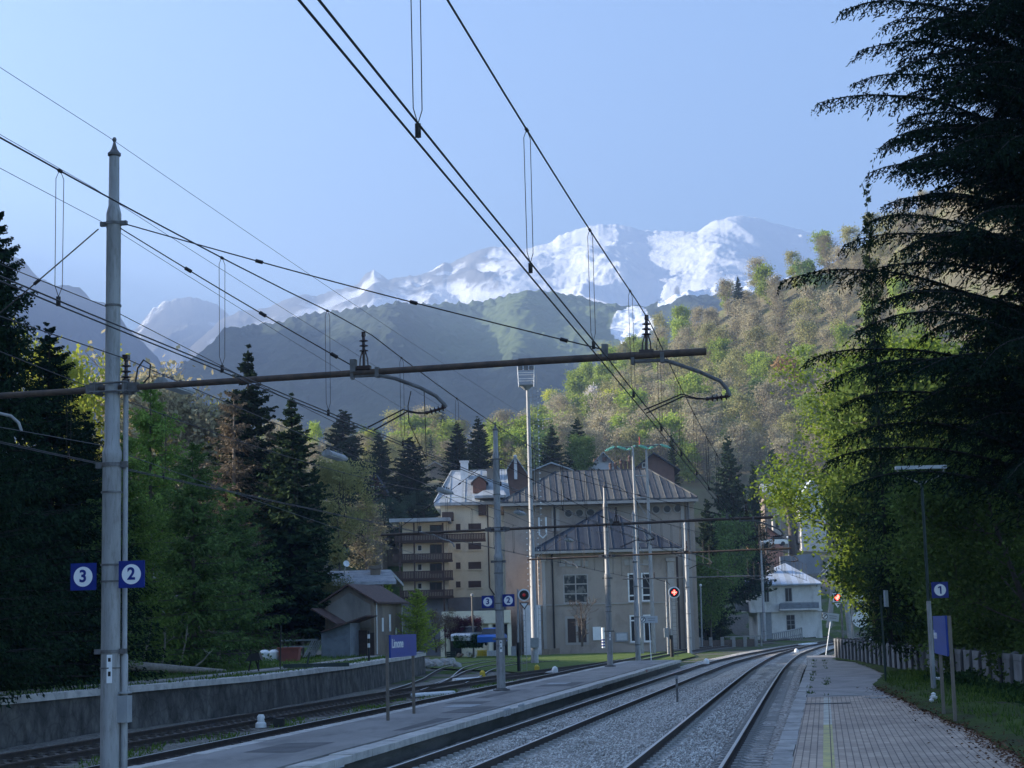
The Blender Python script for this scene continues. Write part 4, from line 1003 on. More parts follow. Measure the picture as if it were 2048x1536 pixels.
# --- small things between the tracks
b = onz(1355, 1405, -.37); Y = b[1]
t = empty('marker_post', b, 'thin grey post standing in the ballast between the two near tracks', 'post')
MB().obox(b-EX*.035-EY*.04, EX*.07, EY*.08, UP*(at(1354, 1350, Y)[2]-b[2])).build('post', M['galv_dark'], t); MB().cbox((b[0], Y-.01, at(1354, 1354, Y)[2]), EX, EY, UP, .1, .09, .12).build('top_plate', M['grey'], t)
for px, py, lab in ((1413, 1328, 'white domed marker in the ballast between the near tracks'), (1593, 1306, 'white domed marker inside the bend of the near track'), (1110, 1345, 'white domed marker beside the rail behind the island platform')):
    b = onz(px, py, -.2); m = MB(); m.lathe([(.16, 0), (.17, .14), (.13, .26), (.05, .32), (0, .33)], b, n=14); m.add([b+np.array([-.16, .1, .0]), b+np.array([-.55, .2, 0]), b+np.array([-.1, .1, .14])], [(0, 1, 2)])
    tag(m.build('track_marker', M['white'], None, True), lab, 'track marker', 'white domed track markers')
def trough(px0, py0, px1, py1, z, w, label):
    a = onz(px0, py0, z); b = onz(px1, py1, z); d = b-a; L = np.linalg.norm(d); d /= L; nn = np.array([-d[1], d[0], 0])
    m = MB(); m.sweep([a, b], [(-w/2, 0), (-w/2, .07), (-w/3, .13), (w/3, .13), (w/2, .07), (w/2, 0)])
    for k in range(1, int(L/1.0)): m.cbox(a+d*k+UP*.135, d, nn, UP, .05, w*.7, .012)
    tag(m.build('point_rod_cover', M['white']), label, 'rod cover', 'white covers over the point rods')
trough(818, 1394, 905, 1388, -.36, .32, 'long white rod cover beside the far posts of the Limone board')
trough(908, 1362, 965, 1359, -.36, .3, 'white rod cover among the curving sidings')
trough(1322, 1299, 1362, 1296, -.2, .35, 'white rod cover beyond the island platform tip')
trough(1600, 1290, 1632, 1288, -.15, .35, 'white rod cover at the bend by the far fence')
b = onz(522, 1455, -.38)
t = empty('point_lever', b, 'stubby white-topped point lever beside the siding rails', 'point lever')
MB().lathe([(.16, 0), (.15, .12), (.1, .16), (.11, .3), (.07, .36)], b, n=12).build('weight', M['white'], t, True)
MB().tube([b+UP*.2, b+np.array([.28, 0, .28]), b+np.array([.5, 0, .2])], .03, 6).build('handle', M['black'], t)
MB().cbox(b+np.array([.5, .05, .12]), EX, EY, UP, .3, .25, .25).build('gear_box', M['black'], t)
for px, py, lab in ((965, 1353, 'small yellow box by the white rod cover'), (1074, 1341, 'small yellow box by the lighting tower')):
    b = onz(px, py, -.38); m = MB(); m.cbox(b+UP*.12, EX, EY, UP, .3, .25, .24); m.lathe([(.13, .24), (.06, .34)], b, n=8); tag(m.build('point_motor', M['yellow']), lab, 'yellow box', 'yellow boxes by the points')
# --- plates on the platform face
def face_plate(px, py, w, h, label, s_c=-8.61):
    c = onc(px, py, -8.6); t = empty('face_plate', c, label, 'plate', 'white warning plates on the platform face')
    MB().cbox(c+PERP*.02, ALONG, PERP, UP, w, .02, h).build('panel', M['boardgrey'], t)
    m = MB()
    for k, L in ((.22, .7), (-.02, .55), (-.25, .62)): m.cbox(c+PERP*.032+UP*h*k, ALONG, PERP, UP, w*L, .006, h*.12)
    m.build('text_lines', M['red'] if w > 1 else M['grey'], t)
face_plate(655, 1532, 1.9, .17, 'long white plate with red lines nearest the camera on the platform face')
face_plate(1013, 1424, .95, .2, 'left one of two plates side by side on the platform face')
face_plate(1041, 1415, .95, .2, 'right one of two plates side by side on the platform face')
face_plate(1198, 1371, 1.5, .18, 'single plate midway along the platform face')
face_plate(1292, 1342, 1.4, .18, 'farthest plate on the platform face, close to its tip')
# ================================================================== buildings
def rw(px0, py0, px1, py1, Y):
    """world rectangle (x0, x1, z0, z1) on the upright plane at depth Y covering those photograph pixels"""
    c = at((px0+px1)/2, (py0+py1)/2, Y); k = Y/FPX*1.01
    return c[0]-abs(px1-px0)/2*k, c[0]+abs(px1-px0)/2*k, c[2]-abs(py1-py0)/2*k, c[2]+abs(py1-py0)/2*k
def wall_mat(name, c1, c2, dirt, sc=.5): return pmat(name, c1, c2, sc, .9, 0, .12, 14, detail=7, dirt=(dirt, .7, .7), stretch=(1, 1, .5))
m_plas = wall_mat('grey brown plaster', (.4, .335, .28), (.32, .265, .22), (.19, .155, .13))
m_plasl = wall_mat('pale trim plaster', (.42, .385, .35), (.34, .31, .28), (.25, .22, .2))
m_whitewall = wall_mat('white wall', (.66, .65, .66), (.58, .57, .58), (.42, .4, .4))
m_cream = wall_mat('cream plaster', (.74, .69, .53), (.66, .61, .48), (.5, .46, .37))
m_greywall = wall_mat('blue grey plaster', (.22, .235, .26), (.17, .18, .2), (.12, .12, .13))
m_oldwhite = wall_mat('peeling white plaster', (.78, .755, .72), (.66, .63, .59), (.38, .35, .31), 1.1)
m_pink = wall_mat('pink plaster', (.52, .25, .18), (.45, .22, .17), (.35, .2, .16))
m_stonewall = wall_mat('old brown wall', (.27, .215, .165), (.19, .15, .12), (.09, .075, .065), 1.2)
m_timber = pmat('dark timber', (.075, .05, .04), (.05, .034, .028), 3, .8, 0, .2, 20, stretch=(1, 1, 6))
m_redtimber = pmat('red brown timber', (.17, .075, .05), (.12, .055, .04), 3, .8, 0, .2, 20, stretch=(4, 4, .6))
m_shutter = pmat('brown shutter', (.075, .05, .045), (.055, .038, .034), 5, .7, 0, .3, 30, stretch=(.3, .3, 12))
m_tile = pmat('weathered brown tiles', (.13, .075, .06), (.085, .055, .048), 4, .85, 0, .5, 14, dirt=((.06, .05, .045), 2, .7))
m_sheet = pmat('dull metal sheet', (.22, .24, .27), (.16, .18, .21), 2, .6, .2, .05, 20, dirt=((.14, .11, .09), 2, .5))
m_brown = pmat('brown brick gable', (.17, .1, .08), (.13, .08, .065), 2.5, .9, 0, .2, 20)
def roof_mat(name, ca, cb, per, rust, rot=0.0):
    """long metal roofing strips, some darker than others, mottled with age"""
    m, n, l = _new(name); b = n['Principled BSDF']; b.inputs['Roughness'].default_value = .8; b.inputs['Specular IOR Level'].default_value = .08
    tc = n.new('ShaderNodeTexCoord'); mp = n.new('ShaderNodeMapping'); mp.inputs['Scale'].default_value = (1/per, 1/(per*7), 1/(per*7)); mp.inputs['Rotation'].default_value = (0, 0, rot)
    l.new(tc.outputs['Object'], mp.inputs['Vector'])
    sx = n.new('ShaderNodeSeparateXYZ'); l.new(mp.outputs['Vector'], sx.inputs['Vector'])
    fl = n.new('ShaderNodeMath'); fl.operation = 'FLOOR'; l.new(sx.outputs['X'], fl.inputs[0])
    wn_ = n.new('ShaderNodeTexWhiteNoise'); wn_.noise_dimensions = '1D'; l.new(fl.outputs[0], wn_.inputs['W'])
    md = n.new('ShaderNodeMath'); md.operation = 'MODULO'; md.inputs[1].default_value = 2; l.new(fl.outputs[0], md.inputs[0])
    ab = n.new('ShaderNodeMath'); ab.operation = 'ABSOLUTE'; l.new(md.outputs[0], ab.inputs[0])
    a1 = noise(n, l, tc.outputs['Object'], 1.2, 7, .75, .6)
    mm = n.new('ShaderNodeMath'); mm.operation = 'MULTIPLY_ADD'; l.new(ab.outputs[0], mm.inputs[0]); mm.inputs[1].default_value = .35; l.new(a1.outputs['Fac'], mm.inputs[2])
    rp = _ramp(n, l, mm.outputs[0], [(.4, ca), (.62, cb), (.9, rust)]); l.new(rp.outputs['Color'], b.inputs['Base Color']); return m
m_roofA = roof_mat('striped slate grey roofing', (.045, .05, .058), (.072, .074, .078), .6, (.125, .12, .108))
m_roofB = roof_mat('dark blue grey roofing', (.035, .042, .056), (.045, .053, .068), .9, (.06, .068, .08))
m_roofC = roof_mat('pale grey metal roofing', (.3, .33, .36), (.36, .39, .42), 1.1, (.26, .28, .29))
m_roofW = roof_mat('pale blue sheet roofing', (.42, .47, .55), (.48, .53, .6), .8, (.36, .38, .4))
def hip_roof(name, x0, x1, y0, y1, zb, rx0, rx1, ry, zr, mat, parent, th=.22, ribs=.9, soffit=None):
    m = MB(); e = [(x0, y0, zb), (x1, y0, zb), (x1, y1, zb), (x0, y1, zb)]; r = [(rx0, ry, zr), (rx1, ry, zr)]
    m.add(e+r, [(0, 1, 5, 4), (1, 2, 5), (2, 3, 4, 5), (3, 0, 4)] if abs(rx1-rx0) > .01 else [(0, 1, 4), (1, 2, 4), (2, 3, 4), (3, 0, 4)])
    d = [(p[0], p[1], p[2]-th) for p in e]; m.add(e+d, [(0, 4, 5, 1), (1, 5, 6, 2), (2, 6, 7, 3), (3, 7, 4, 0), (4, 7, 6, 5)])
    ro = m.build(name, mat, parent)
    if ribs:
        q = MB(); n_ = int((x1-x0)/ribs)
        for i in range(1, n_):
            x = x0+(x1-x0)*i/n_
            if x < rx0: f = (x-x0)/(rx0-x0)
            elif x > rx1: f = (x1-x)/(x1-rx1)
            else: f = 1
            a = np.array([x, y0, zb+.02]); b = np.array([x, y0+(ry-y0)*f, zb+(zr-zb)*f+.02]); q.cyl(a, b, .035, n=4)
        for a, b in ((e[0], r[0]), (e[1], r[1]), (r[0], r[1])):
            if np.linalg.norm(np.array(a)-b) > .05: q.cyl(np.array(a)+UP*.03, np.array(b)+UP*.03, .07, n=5)
        q.build('roof_seams', mat, ro)
    return ro
def window(par, x0, x1, z0, z1, Y, frame, glass, nv=1, fw=.09, rails=(), depth=.12, name='window', sill=None):
    """frame with openings set in a wall face at depth Y (camera side is -y)"""
    f = MB(); f.box(x0, x1, Y-.05, Y+.02, z0, z0+fw); f.box(x0, x1, Y-.05, Y+.02, z1-fw, z1)
    xs = np.linspace(x0, x1, nv+1)
    for k, x in enumerate(xs):
        a = x if k == 0 else x-fw/2; a = x-fw if k == nv else a
        f.box(a, a+fw, Y-.045, Y+.018, z0+fw, z1-fw)
    for r in rails: f.box(x0+fw, x1-fw, Y-.04, Y+.015, z0+(z1-z0)*r-fw/2, z0+(z1-z0)*r+fw/2)
    o = f.build(name, frame, par)
    g = MB(); g.box(x0+.02, x1-.02, Y-.012, Y+.01, z0+.02, z1-.02); g.build('pane', glass, o)
    if sill: s_ = MB(); s_.box(x0-.1, x1+.1, Y-.18, Y-.002, z0-.1, z0); s_.build('sill', sill, o)
    return o
m_broken = pmat('broken mosaic panes', (.02, .022, .022), (.16, .15, .13), 1.6, .35, 0, .3, 8, lo=.5, hi=.56, detail=7)  # pale blotches on dark glass, patterned as broken mosaic panes

# ---------------------------------------------------------------- power house
YA, YM = 158.0, 165.0
ph = empty('power_house', at(1215, 1303, YA), 'large grey brown power house with a striped hip roof and a lower pyramid-roofed front block', 'power house')
wx0, wx1, _, wz1 = rw(1080, 1100, 1352, 1300, YA); gz = -.5
MB().box(wx0, wx1, YA, YM+.5, gz, at(1215, 1096, YA)[2]).build('wall', m_plas, ph)
mx0, mx1, _, _ = rw(1014, 1000, 1390, 1300, YM); mzt = at(1200, 1000, YM)[2]
MB().box(mx0, mx1, YM, YM+16, gz, mzt).build('wall', m_plas, ph)
ez = at(1196, 999, YM-1.2)[2]; ex0, ex1, _, _ = rw(1001, 990, 1393, 1000, YM-1.2)
rx0, rx1 = at(1111, 942, YM+8)[0], at(1296, 939, YM+8)[0]; rz = at(1203, 941, YM+8)[2]
r1 = hip_roof('roof', ex0, ex1, YM-1.2, YM+17.2, ez, rx0, rx1, YM+8, rz, m_roofA, ph, .35, .6)
ax0, ax1, _, _ = rw(1066, 1095, 1361, 1105, YA-.9); az = at(1214, 1097, YA-.9)[2]; ap = at(1210, 1017, YM-1.6)
hip_roof('front_roof', ax0, ax1, YA-.9, YM-.02, az, ap[0], ap[0]+.001, YM-1.6, ap[2], m_roofB, ph, .3, 1.0)
g = MB(); g.box(ax0-.05, ax1+.05, YA-1.02, YA-.9, az-.34, az-.12); g.build('gutter', m_plasl, ph)
g = MB(); g.box(ex0-.05, ex1+.05, YM-1.34, YM-1.2, ez-.42, ez-.16); g.build('gutter', m_plasl, ph)
g = MB(); g.box(mx0-.06, mx1+.06, YM-.1, YM-.002, ez-.66, ez-.43); g.build('cornice', m_plasl, ph)
def prect(a, b, c, d, Y): return rw(a, b, c, d, Y)
for px, py in ((1137, 1027), (1159, 1026), (1181, 1025), (1312, 1019), (1334, 1018), (1355, 1017)):
    c = at(px, py, YM); m = MB(); r = .43
    m.lathe([(r*.72, -.02), (r*.78, .12), (r, .12), (r, -.02)], c, -EY, 26); o = m.build('round_window', m_plasl, ph)
    m = MB(); disc(m, c-EY*.02, EY, r*.74, .05, 26); o2 = m.build('pane', M['glassdark'], o)
for a, b, c, d, Y in ((1103, 1012, 1109, 1062, YM), (1112, 1012, 1119, 1062, YM), (1366, 1003, 1373, 1296, YM), (1377, 1003, 1384, 1296, YM)):
    x0, x1, z0, z1 = prect(a, b, c, d, Y); MB().box(x0, x1, Y-.16, Y-.002, z0, z1).build('pilaster', m_plasl, ph)
for a, c in ((1086, 1092), (1337, 1350)):
    x0, x1, z0, z1 = prect(a, 1118, c, 1296, YA); MB().box(x0, x1, YA-.2, YA-.002, z0, z1-.3).build('pilaster', m_plasl, ph)
    MB().box(x0-.1, x1+.1, YA-.32, YA-.003, z1-.3, z1).build('capital', m_plasl, ph)
x0, x1, z0, z1 = prect(1355, 1112, 1366, 1297, YA+2); MB().box(x0, x1, YM-1.5, YM-.003, z0, z1).build('shaded_gap_block', m_timber, ph)  # dark block in place of the shaded gap beside the front block
for a, b, c, d, fr, gl, nv, rails, fw in ((1127, 1149, 1176, 1206, m_plasl, m_broken, 2, (.33, .66), .11), (1131, 1233, 1177, 1289, m_plasl, m_timber, 2, (), .22)):
    x0, x1, z0, z1 = prect(a, b, c, d, YA); window(ph, x0, x1, z0, z1, YA, fr, gl, nv, fw, rails, name='window' if nv and b < 1200 else 'double_door', sill=m_plasl if b < 1200 else None)
for a, b, c, d in ((1256, 1147, 1273, 1203), (1283, 1146, 1303, 1202), (1260, 1231, 1277, 1284), (1287, 1230, 1306, 1283)):
    x0, x1, z0, z1 = prect(a, b, c, d, YA); window(ph, x0, x1, z0, z1, YA, M['white'], M['glassdark'], 1, .13, (.22 if b < 1200 else .8,), name='window', sill=m_plasl)
for k in range(4):
    x0, x1, z0, z1 = prect(1118+15.5*k, 1122, 1130+15.5*k, 1133, YA); MB().box(x0, x1, YA-.09, YA-.002, z0, z1).build('frieze_panel', m_plasl, ph)
for a in (1249, 1286):
    x0, x1, z0, z1 = prect(a, 1119, a+15, 1131, YA); MB().box(x0, x1, YA-.09, YA-.002, z0, z1).build('frieze_panel', m_plasl, ph)
x0, x1, z0, z1 = prect(1117, 1207, 1190, 1210, YA); MB().box(wx0-.03, wx1+.03, YA-.08, YA-.002, z0, z1-.03).build('string_course', m_plasl, ph)
q = at(1104, 1110, YA-.15); m = MB(); m.tube([q+UP*.2-EY*.5, q, (q[0], q[1], gz)], .085, 7); m.build('downpipe', M['black'], ph)
q = at(1108, 1012, YM-.15); m = MB(); m.tube([q, (q[0], q[1], at(1108, 1075, YM)[2])], .08, 7); m.build('downpipe', M['black'], ph)
q = at(1376, 1005, YM-.25); m = MB(); m.tube([q, (q[0], q[1], at(1376, 1100, YM)[2])], .09, 7); m.build('downpipe', M['galv_dark'], ph)
for px, py in ((1288, 1003), (1320, 1001), (1352, 1000)):
    m = MB(); m.lathe([(0, 0), (.13, .04), (.2, .16), (.16, .3), (.06, .36), (0, .38)], at(px, py, YM-.6)-UP*.2, n=10); m.build('porcelain_bushing', M['white'], ph, True)
x0, x1, z0, z1 = prect(1048, 1212, 1082, 1318, YA-2); MB().box(x0, x1, YA-2, YM-.004, gz, z1).build('white_side_block', m_whitewall, ph)
x0, x1, z0, z1 = prect(1186, 1254, 1202, 1280, YA-.2); m = MB(); m.box(x0, x1, YA-.16, YA-.05, z0, z1); tag(m.build('electric_panel', M['signwhite']), 'plain white cabinet on the power house front beside the bare bush', 'cabinet')
x0, x1, z0, z1 = prect(1231, 1265, 1256, 1283, YA-.2); m = MB(); m.box(x0, x1, YA-.14, YA-.05, z0, z1); m.mi = 1; m.box(x0+.12, x1-.12, YA-.16, YA-.14, z0+.12, z1-.1); tag(m.build('wall_notice_case', [M['grey'], M['boardgrey']]), 'grey notice case on the power house front, left of the white-framed windows', 'notice case')
for k, (px, h) in enumerate(((1221, 1.2), (1231, 1.3), (1242, 1.7), (1251, 1.5), (1259, 2.2))):
    p = at(px, 934, YM+12); m = MB(); p = p-UP*.8; p = p-UP*.35; m.lathe([(.15, 0), (.14, .5+h*.55), (.2, .5+h*.55), (.2, .6+h*.58), (.1, .6+h*.6), (.17, .6+h*.72), (.06, .66+h*.76), (0, .68+h*.76)], p, n=10); m.build('chimney', m_tile, ph)
# kilometre post in white and blue beside the front
b = onz(1207, 1296, -.3); b = at(1207, 1296, 150); t = empty('striped_post', b, 'short white post with dark blue bands in front of the power house', 'post')
hh = at(1207, 1255, 150)[2]-b[2]; MB().cyl(b, b+UP*hh, .14, n=12).build('post', M['white'], t)
for k in (.08, .22, .36): MB().cyl(b+UP*hh*k, b+UP*hh*(k+.07), .148, n=12).build('band', M['signblue'], t)
# ---------------------------------------------------------------- cream flats
YF, YB = 178.0, 174.0
fl = empty('apartment_house', at(900, 1200, YB), 'cream block of flats with dark wooden balconies and a pale metal roof', 'apartment house')
x0, x1, z0, z1 = rw(884, 1000, 1016, 1192, YF); zbase = 0.2
MB().box(x0, x1, YF, YF+13, z0, z1+.3).build('wall', m_cream, fl)
MB().box(x0-.02, x1-.3, YF+.05, YF+12.9, -.5, z0).build('ground_floor', m_greywall, fl)
bx0, bx1, bz0, bz1 = rw(806, 1045, 888, 1192, YB+1.2); MB().box(bx0, bx1+.4, YB+1.2, YF+9, bz0, bz1).build('wall', m_cream, fl)
MB().box(bx0+.1, bx1+.3, YB+1.3, YF+8.9, -.5, bz0).build('ground_floor', m_greywall, fl)
ez = at(930, 1004, YF-1)[2]; e0 = at(868, 1005, YF-1)[0]; e1 = at(1020, 1003, YF-1)[0]; r0 = at(903, 944, YF+6)[0]; r1_ = at(1012, 938, YF+6)[0]; rz = at(930, 942, YF+6)[2]
hip_roof('roof', e0, e1, YF-1, YF+14, ez, r0, r1_, YF+6, rz, m_roofC, fl, .3, 1.5)
x0, x1, z0, z1 = rw(946, 952, 972, 986, YF+1); m = MB(); a = [(x0, YF+.6, z0), (x1, YF+.6, z0), (x1, YF+.6, z0+(z1-z0)*.6), ((x0+x1)/2, YF+.6, z1), (x0, YF+.6, z0+(z1-z0)*.6)]; m.prism(a, (0, 4, 0)); m.build('dormer', m_redtimber, fl)
m = MB(); a = [(x0-.25, YF+.4, z0+(z1-z0)*.58), ((x0+x1)/2, YF+.4, z1), (x1+.25, YF+.4, z0+(z1-z0)*.58), ((x0+x1)/2, YF+.4, z1+.22)]; m.prism(a, (0, 4.3, 0)); m.build('dormer_roof', m_roofC, fl)
for (a, b, c, d, mm) in ((921, 924, 936, 945, m_whitewall), (974, 940, 988, 972, m_stonewall)):
    x0, x1, z0, z1 = rw(a, b, c, d, YF+4); m = MB(); m.box(x0, x1, YF+4, YF+4.9, z0-1.5, z1); m.box(x0-.1, x1+.1, YF+3.9, YF+5, z1, z1+.15); m.build('chimney', mm, fl)
for py0, py1 in ((1048, 1061), (1087, 1099), (1125, 1138), (1163, 1175)):
    x0, x1, z0, z1 = rw(912, py0, 921, py1, YF); window(fl, x0, x1, z0, z1, YF, m_shutter, m_shutter, 1, .06, sill=m_cream)
    x0, x1, z0, z1 = rw(937, py0-1, 962, py1, YF); window(fl, x0, x1, z0, z1, YF, m_shutter, m_shutter, 1, .07, (.5,), sill=m_cream)
    x0, x1, z0, z1 = rw(835, py0+3, 844, py1+3, YB+1.2); window(fl, x0, x1, z0, z1, YB+1.2, M['white'], M['glassdark'], 1, .06)
    x0, x1, z0, z1 = rw(860, py0+2, 884, py1+9, YB+1.2); window(fl, x0, x1, z0, z1, YB+1.2, m_shutter, M['glassdark'], 2, .08, name='balcony_door')
for (a, b, c, d) in ((790, 1068, 970, 1081), (786, 1107, 904, 1121), (788, 1142, 905, 1158), (800, 1180, 906, 1194)):
    x0, x1, z0, z1 = rw(a, b, c, d, YB); m = MB(); m.box(x0, x1, YB-.12, YB, z1-.1, z1); m.box(x0, x1, YB-.1, YB-.02, z0+.02, z0+.1)
    n_ = int((x1-x0)/.16)
    for k in range(n_): q = x0+(x1-x0)*(k+.5)/n_; m.box(q-.068, q+.068, YB-.08, YB-.04, z0+.1, z1-.1)
    m.box(x0, x1, YB-.02, YB+1.18, z0-.16, z0+.02); m.build('balcony', m_timber, fl)
for px in (800, 829, 887): x0 = at(px, 1120, YB-.05)[0]; MB().box(x0-.08, x0+.08, YB-.2, YB-.121, -.4, at(px, 1046, YB)[2]).build('balcony_post', m_timber, fl)
x0, x1, z0, z1 = rw(780, 1037, 900, 1044, YB); MB().box(x0, x1, YB-.8, YF+1, z0, z1).build('flat_roof', m_roofC, fl)
x0, x1, z0, z1 = rw(884, 1024, 906, 1040, YB+2); m = MB(); m.box(x0, x1, YB+2, YB+3.98, z0, z1); m.build('top_balcony', m_timber, fl)
x0 = at(975, 1010, YF)[0]; MB().tube([(x0, YF-.1, at(975, 1006, YF)[2]), (x0, YF-.1, at(975, 1175, YF)[2]), (x0+.5, YF-.1, at(975, 1190, YF)[2])], .07, 6).build('downpipe', m_timber, fl)
x0, x1, z0, z1 = rw(957, 1003, 972, 1030, YF-.6); MB().box(x0, x1, YF-.7, YF-.002, z0, z1).build('side_balcony', m_timber, fl)
x0, x1, z0, z1 = rw(949, 975, 1012, 990, YF-2); hip_roof('canopy_roof', x0, x1, YF-1.8, YF+3, z0, x0+1.5, x1-.5, YF+2, z1+.4, m_roofC, fl, .25, 0)
# ---------------------------------------------------------------- low garage with parapet
YG = 156.0
x0, x1, z0, z1 = rw(885, 1222, 1020, 1247, YG); ga = empty('garage', (x0, YG, -.4), 'low garage with a long cream parapet behind the purple-leaved trees', 'garage')
MB().box(x0, x1, YG-.25, YG+9, z0, z1).build('parapet', m_cream, ga)
MB().box(x0+.3, x1-.3, YG+.4, YG+8.8, -.5, z0).build('wall', m_cream, ga)
for a, c in ((900, 922), (987, 1016)): xx0, xx1, zz0, zz1 = rw(a, 1249, c, 1284, YG); MB().box(xx0, xx1, YG+.3, YG+.397, -.45, zz1).build('doorway_shade', M['black'], ga)  # black sheets standing in for the unlit openings
for a in (884, 980, 1018): q = at(a, 1250, YG)[0]; MB().box(q-.15, q+.2, YG-.1, YG+.2, -.45, z0-.002).build('pillar', m_cream, ga)
# ---------------------------------------------------------------- old shed with lean-to on the terrace
TZ = .85
sA = onz(651, 1311, TZ); YS = sA[1]; k = YS/FPX*1.01
th = R(14); U = np.array([math.cos(th), -math.sin(th)*.0+0.0, 0]); U = np.array([math.cos(th), math.sin(-th), 0])*1.0; V = np.array([math.sin(th), math.cos(th), 0])
wS = 98*k/math.cos(th); dS = 5.4; hE = (1311-1207)*k; hR = (1311-1177)*k
sh = empty('old_shed', sA, 'weathered gabled shed with a tin-sided lean-to standing on the terrace', 'shed')
def S_(u, v, z): return sA+U*u+V*v+UP*z
m = MB(); m.prism([S_(0, 0, -.3), S_(wS, 0, -.3), S_(wS, 0, hE), S_(wS/2, 0, hR), S_(0, 0, hE)], V*dS); m.build('wall', m_stonewall, sh)
m = MB(); m.prism([S_(wS*.07, -.03, hE*.5), S_(wS*.93, -.03, hE*.5), S_(wS*.93, -.03, hE*.93), S_(wS/2, -.03, hR*.9), S_(wS*.07, -.03, hE*.93)], V*.028); m.build('plaster_patch', wall_mat('grey brown plaster patch', (.3, .27, .235), (.21, .19, .165), (.12, .11, .1), 1.0), sh)
m = MB(); o = .32
for sg in (0, 1):
    a0 = S_(-o if sg == 0 else wS+o, -o, hE-o*.55); a1 = S_(wS/2, -o, hR+.02); m.prism([a0, a1, a1+UP*.1, a0+UP*.1], V*(dS+2*o))
m.build('roof', m_tile, sh)
for u, w, z0, z1 in ((.25, .3, 1.3, 2.1), (.5, .32, 1.3, 2.3), (.72, .25, .2, 1.5)):
    p = S_(wS+.01, dS*u, z0); MB().obox(p, V*w, U*.03, UP*(z1-z0)).build('window', M['white'], sh)
for v in (.3, dS*.95): MB().tube([S_(wS+.06, v, 0), S_(wS+.06, v, hE-.1)], .04, 6).build('downpipe', M['white'], sh)
lw0, lw1 = wS*.14, wS*.72; lz0, lz1 = (1311-1268)*k, (1311-1248)*k
m = MB(); m.prism([S_(lw0, -1.8, -.2), S_(lw1, -1.8, -.2), S_(lw1, -1.8, lz1), S_(lw0, -1.8, lz0)], V*1.79); m.build('lean_to_wall', m_sheet, sh)
m = MB(); a = S_(-.1, -2.0, (1311-1222)*k); b_ = S_(lw1*.66, -2.05, (1311-1252)*k); m.prism([a, b_, b_+UP*.08, a+UP*.08], V*2.0); m.build('lean_to_roof', m_tile, sh)
m = MB(); a = S_(lw0+.1, -2.15, (1311-1268)*k+.05); b_ = S_(wS*1.08, -2.15, (1311-1238)*k); m.prism([a, b_, b_+UP*.07, a+UP*.07], V*2.0); m.build('lean_to_canopy', m_tile, sh)
m = MB(); m.obox(S_(lw1+.1, -.6, -.1), U*.5, V*.05, UP*1.5); m.obox(S_(lw1+.75, -.5, -.1), U*.25, V*.06, UP*1.35); m.build('leaning_boards', m_timber, sh)
# old house with stone roof behind it
x0, x1, z0, z1 = rw(634, 1144, 792, 1170, YS+9); oh = empty('old_house', (x0, YS+10, TZ), 'old house with a grey stone-slab roof behind the shed', 'house')
MB().box(x0+.8, x1-1.0, YS+9.8, YS+15, -.3, z0+.1).build('wall', m_stonewall, oh)
m_slab = pmat('grey stone slabs', (.36, .36, .36), (.24, .24, .25), 2.5, .9, 0, .7, 6)
m = MB(); m.prism([(x0, YS+8.6, z0), (x1, YS+8.6, z0), (x1-.6, YS+12, z1), (x0+.5, YS+12, z1)], (0, .12, .2)); m.prism([(x0, YS+15.6, z0), (x0+.5, YS+12.05, z1), (x1-.6, YS+12.05, z1), (x1, YS+15.6, z0)], (0, .1, .2)); m.build('roof', m_slab, oh)
a0, a1, b0, b1 = rw(742, 1132, 761, 1166, YS+11); m = MB(); m.box(a0, a1, YS+10.6, YS+11.4, b0-.5, b1-.2); m.box(a0-.08, a1+.08, YS+10.5, YS+11.5, b1-.2, b1); m.build('chimney', m_stonewall, oh)
# ---------------------------------------------------------------- white station house
YW = 243.0
kx = YW/FPX*1.01
wx0, wx1, wz0, wz1 = rw(1503, 1170, 1642, 1278, YW); wz0 = -1.2
wh = empty('station_house', ((wx0+wx1)/2, YW, wz0), 'two-storey peeling white house with a pale pyramid roof beside the far tracks', 'house')
zf = at(1570, 1222, YW)[2]; MB().box(wx0, wx1, YW, YW+10, zf, wz1).build('wall', m_oldwhite, wh)
lx0 = at(1516, 1240, YW)[0]; MB().box(lx0, wx1, YW+.3, YW+9.8, wz0, zf-.002).build('ground_floor', m_oldwhite, wh)
MB().box(wx0-.1, wx1+.1, YW-.12, YW+.0, zf-.12, zf+.12).build('string_course', m_oldwhite, wh)
e0 = at(1478, 1172, YW-1.2)[0]; e1 = at(1646, 1168, YW-1.2)[0]; ezz = at(1565, 1168, YW-1.2)[2]; apx = at(1570, 1126, YW+5)
hip_roof('roof', e0, e1, YW-1.2, YW+11.5, ezz, apx[0], apx[0]+.001, YW+5, apx[2], m_roofW, wh, .18, 0)
for a, b, c, d, nv in ((1527, 1175, 1538, 1204, 2), (1570, 1176, 1584, 1203, 2)):
    x0, x1, z0, z1 = rw(a, b, c, d, YW); window(wh, x0, x1, z0, z1, YW, M['grey'], M['glassdark'], nv, .07, sill=m_oldwhite)
x0, x1, z0, z1 = rw(1573, 1230, 1590, 1260, YW+.3); window(wh, x0, x1, z0, z1, YW+.3, M['grey'], M['glassdark'], 2, .07, (.35, .65), name='door')
x0, x1, z0, z1 = rw(1521, 1224, 1543, 1272, YW+.3); MB().box(x0, x1, YW+.2, YW+.298, wz0, z1).build('garage_door', M['grey'], wh)
x0, x1, z0, z1 = rw(1561, 1200, 1637, 1217, YW-1.2); m = MB(); m.box(x0, x1, YW-1.2, YW-.121, z0-.2, z0); m.build('balcony_slab', m_oldwhite, wh)
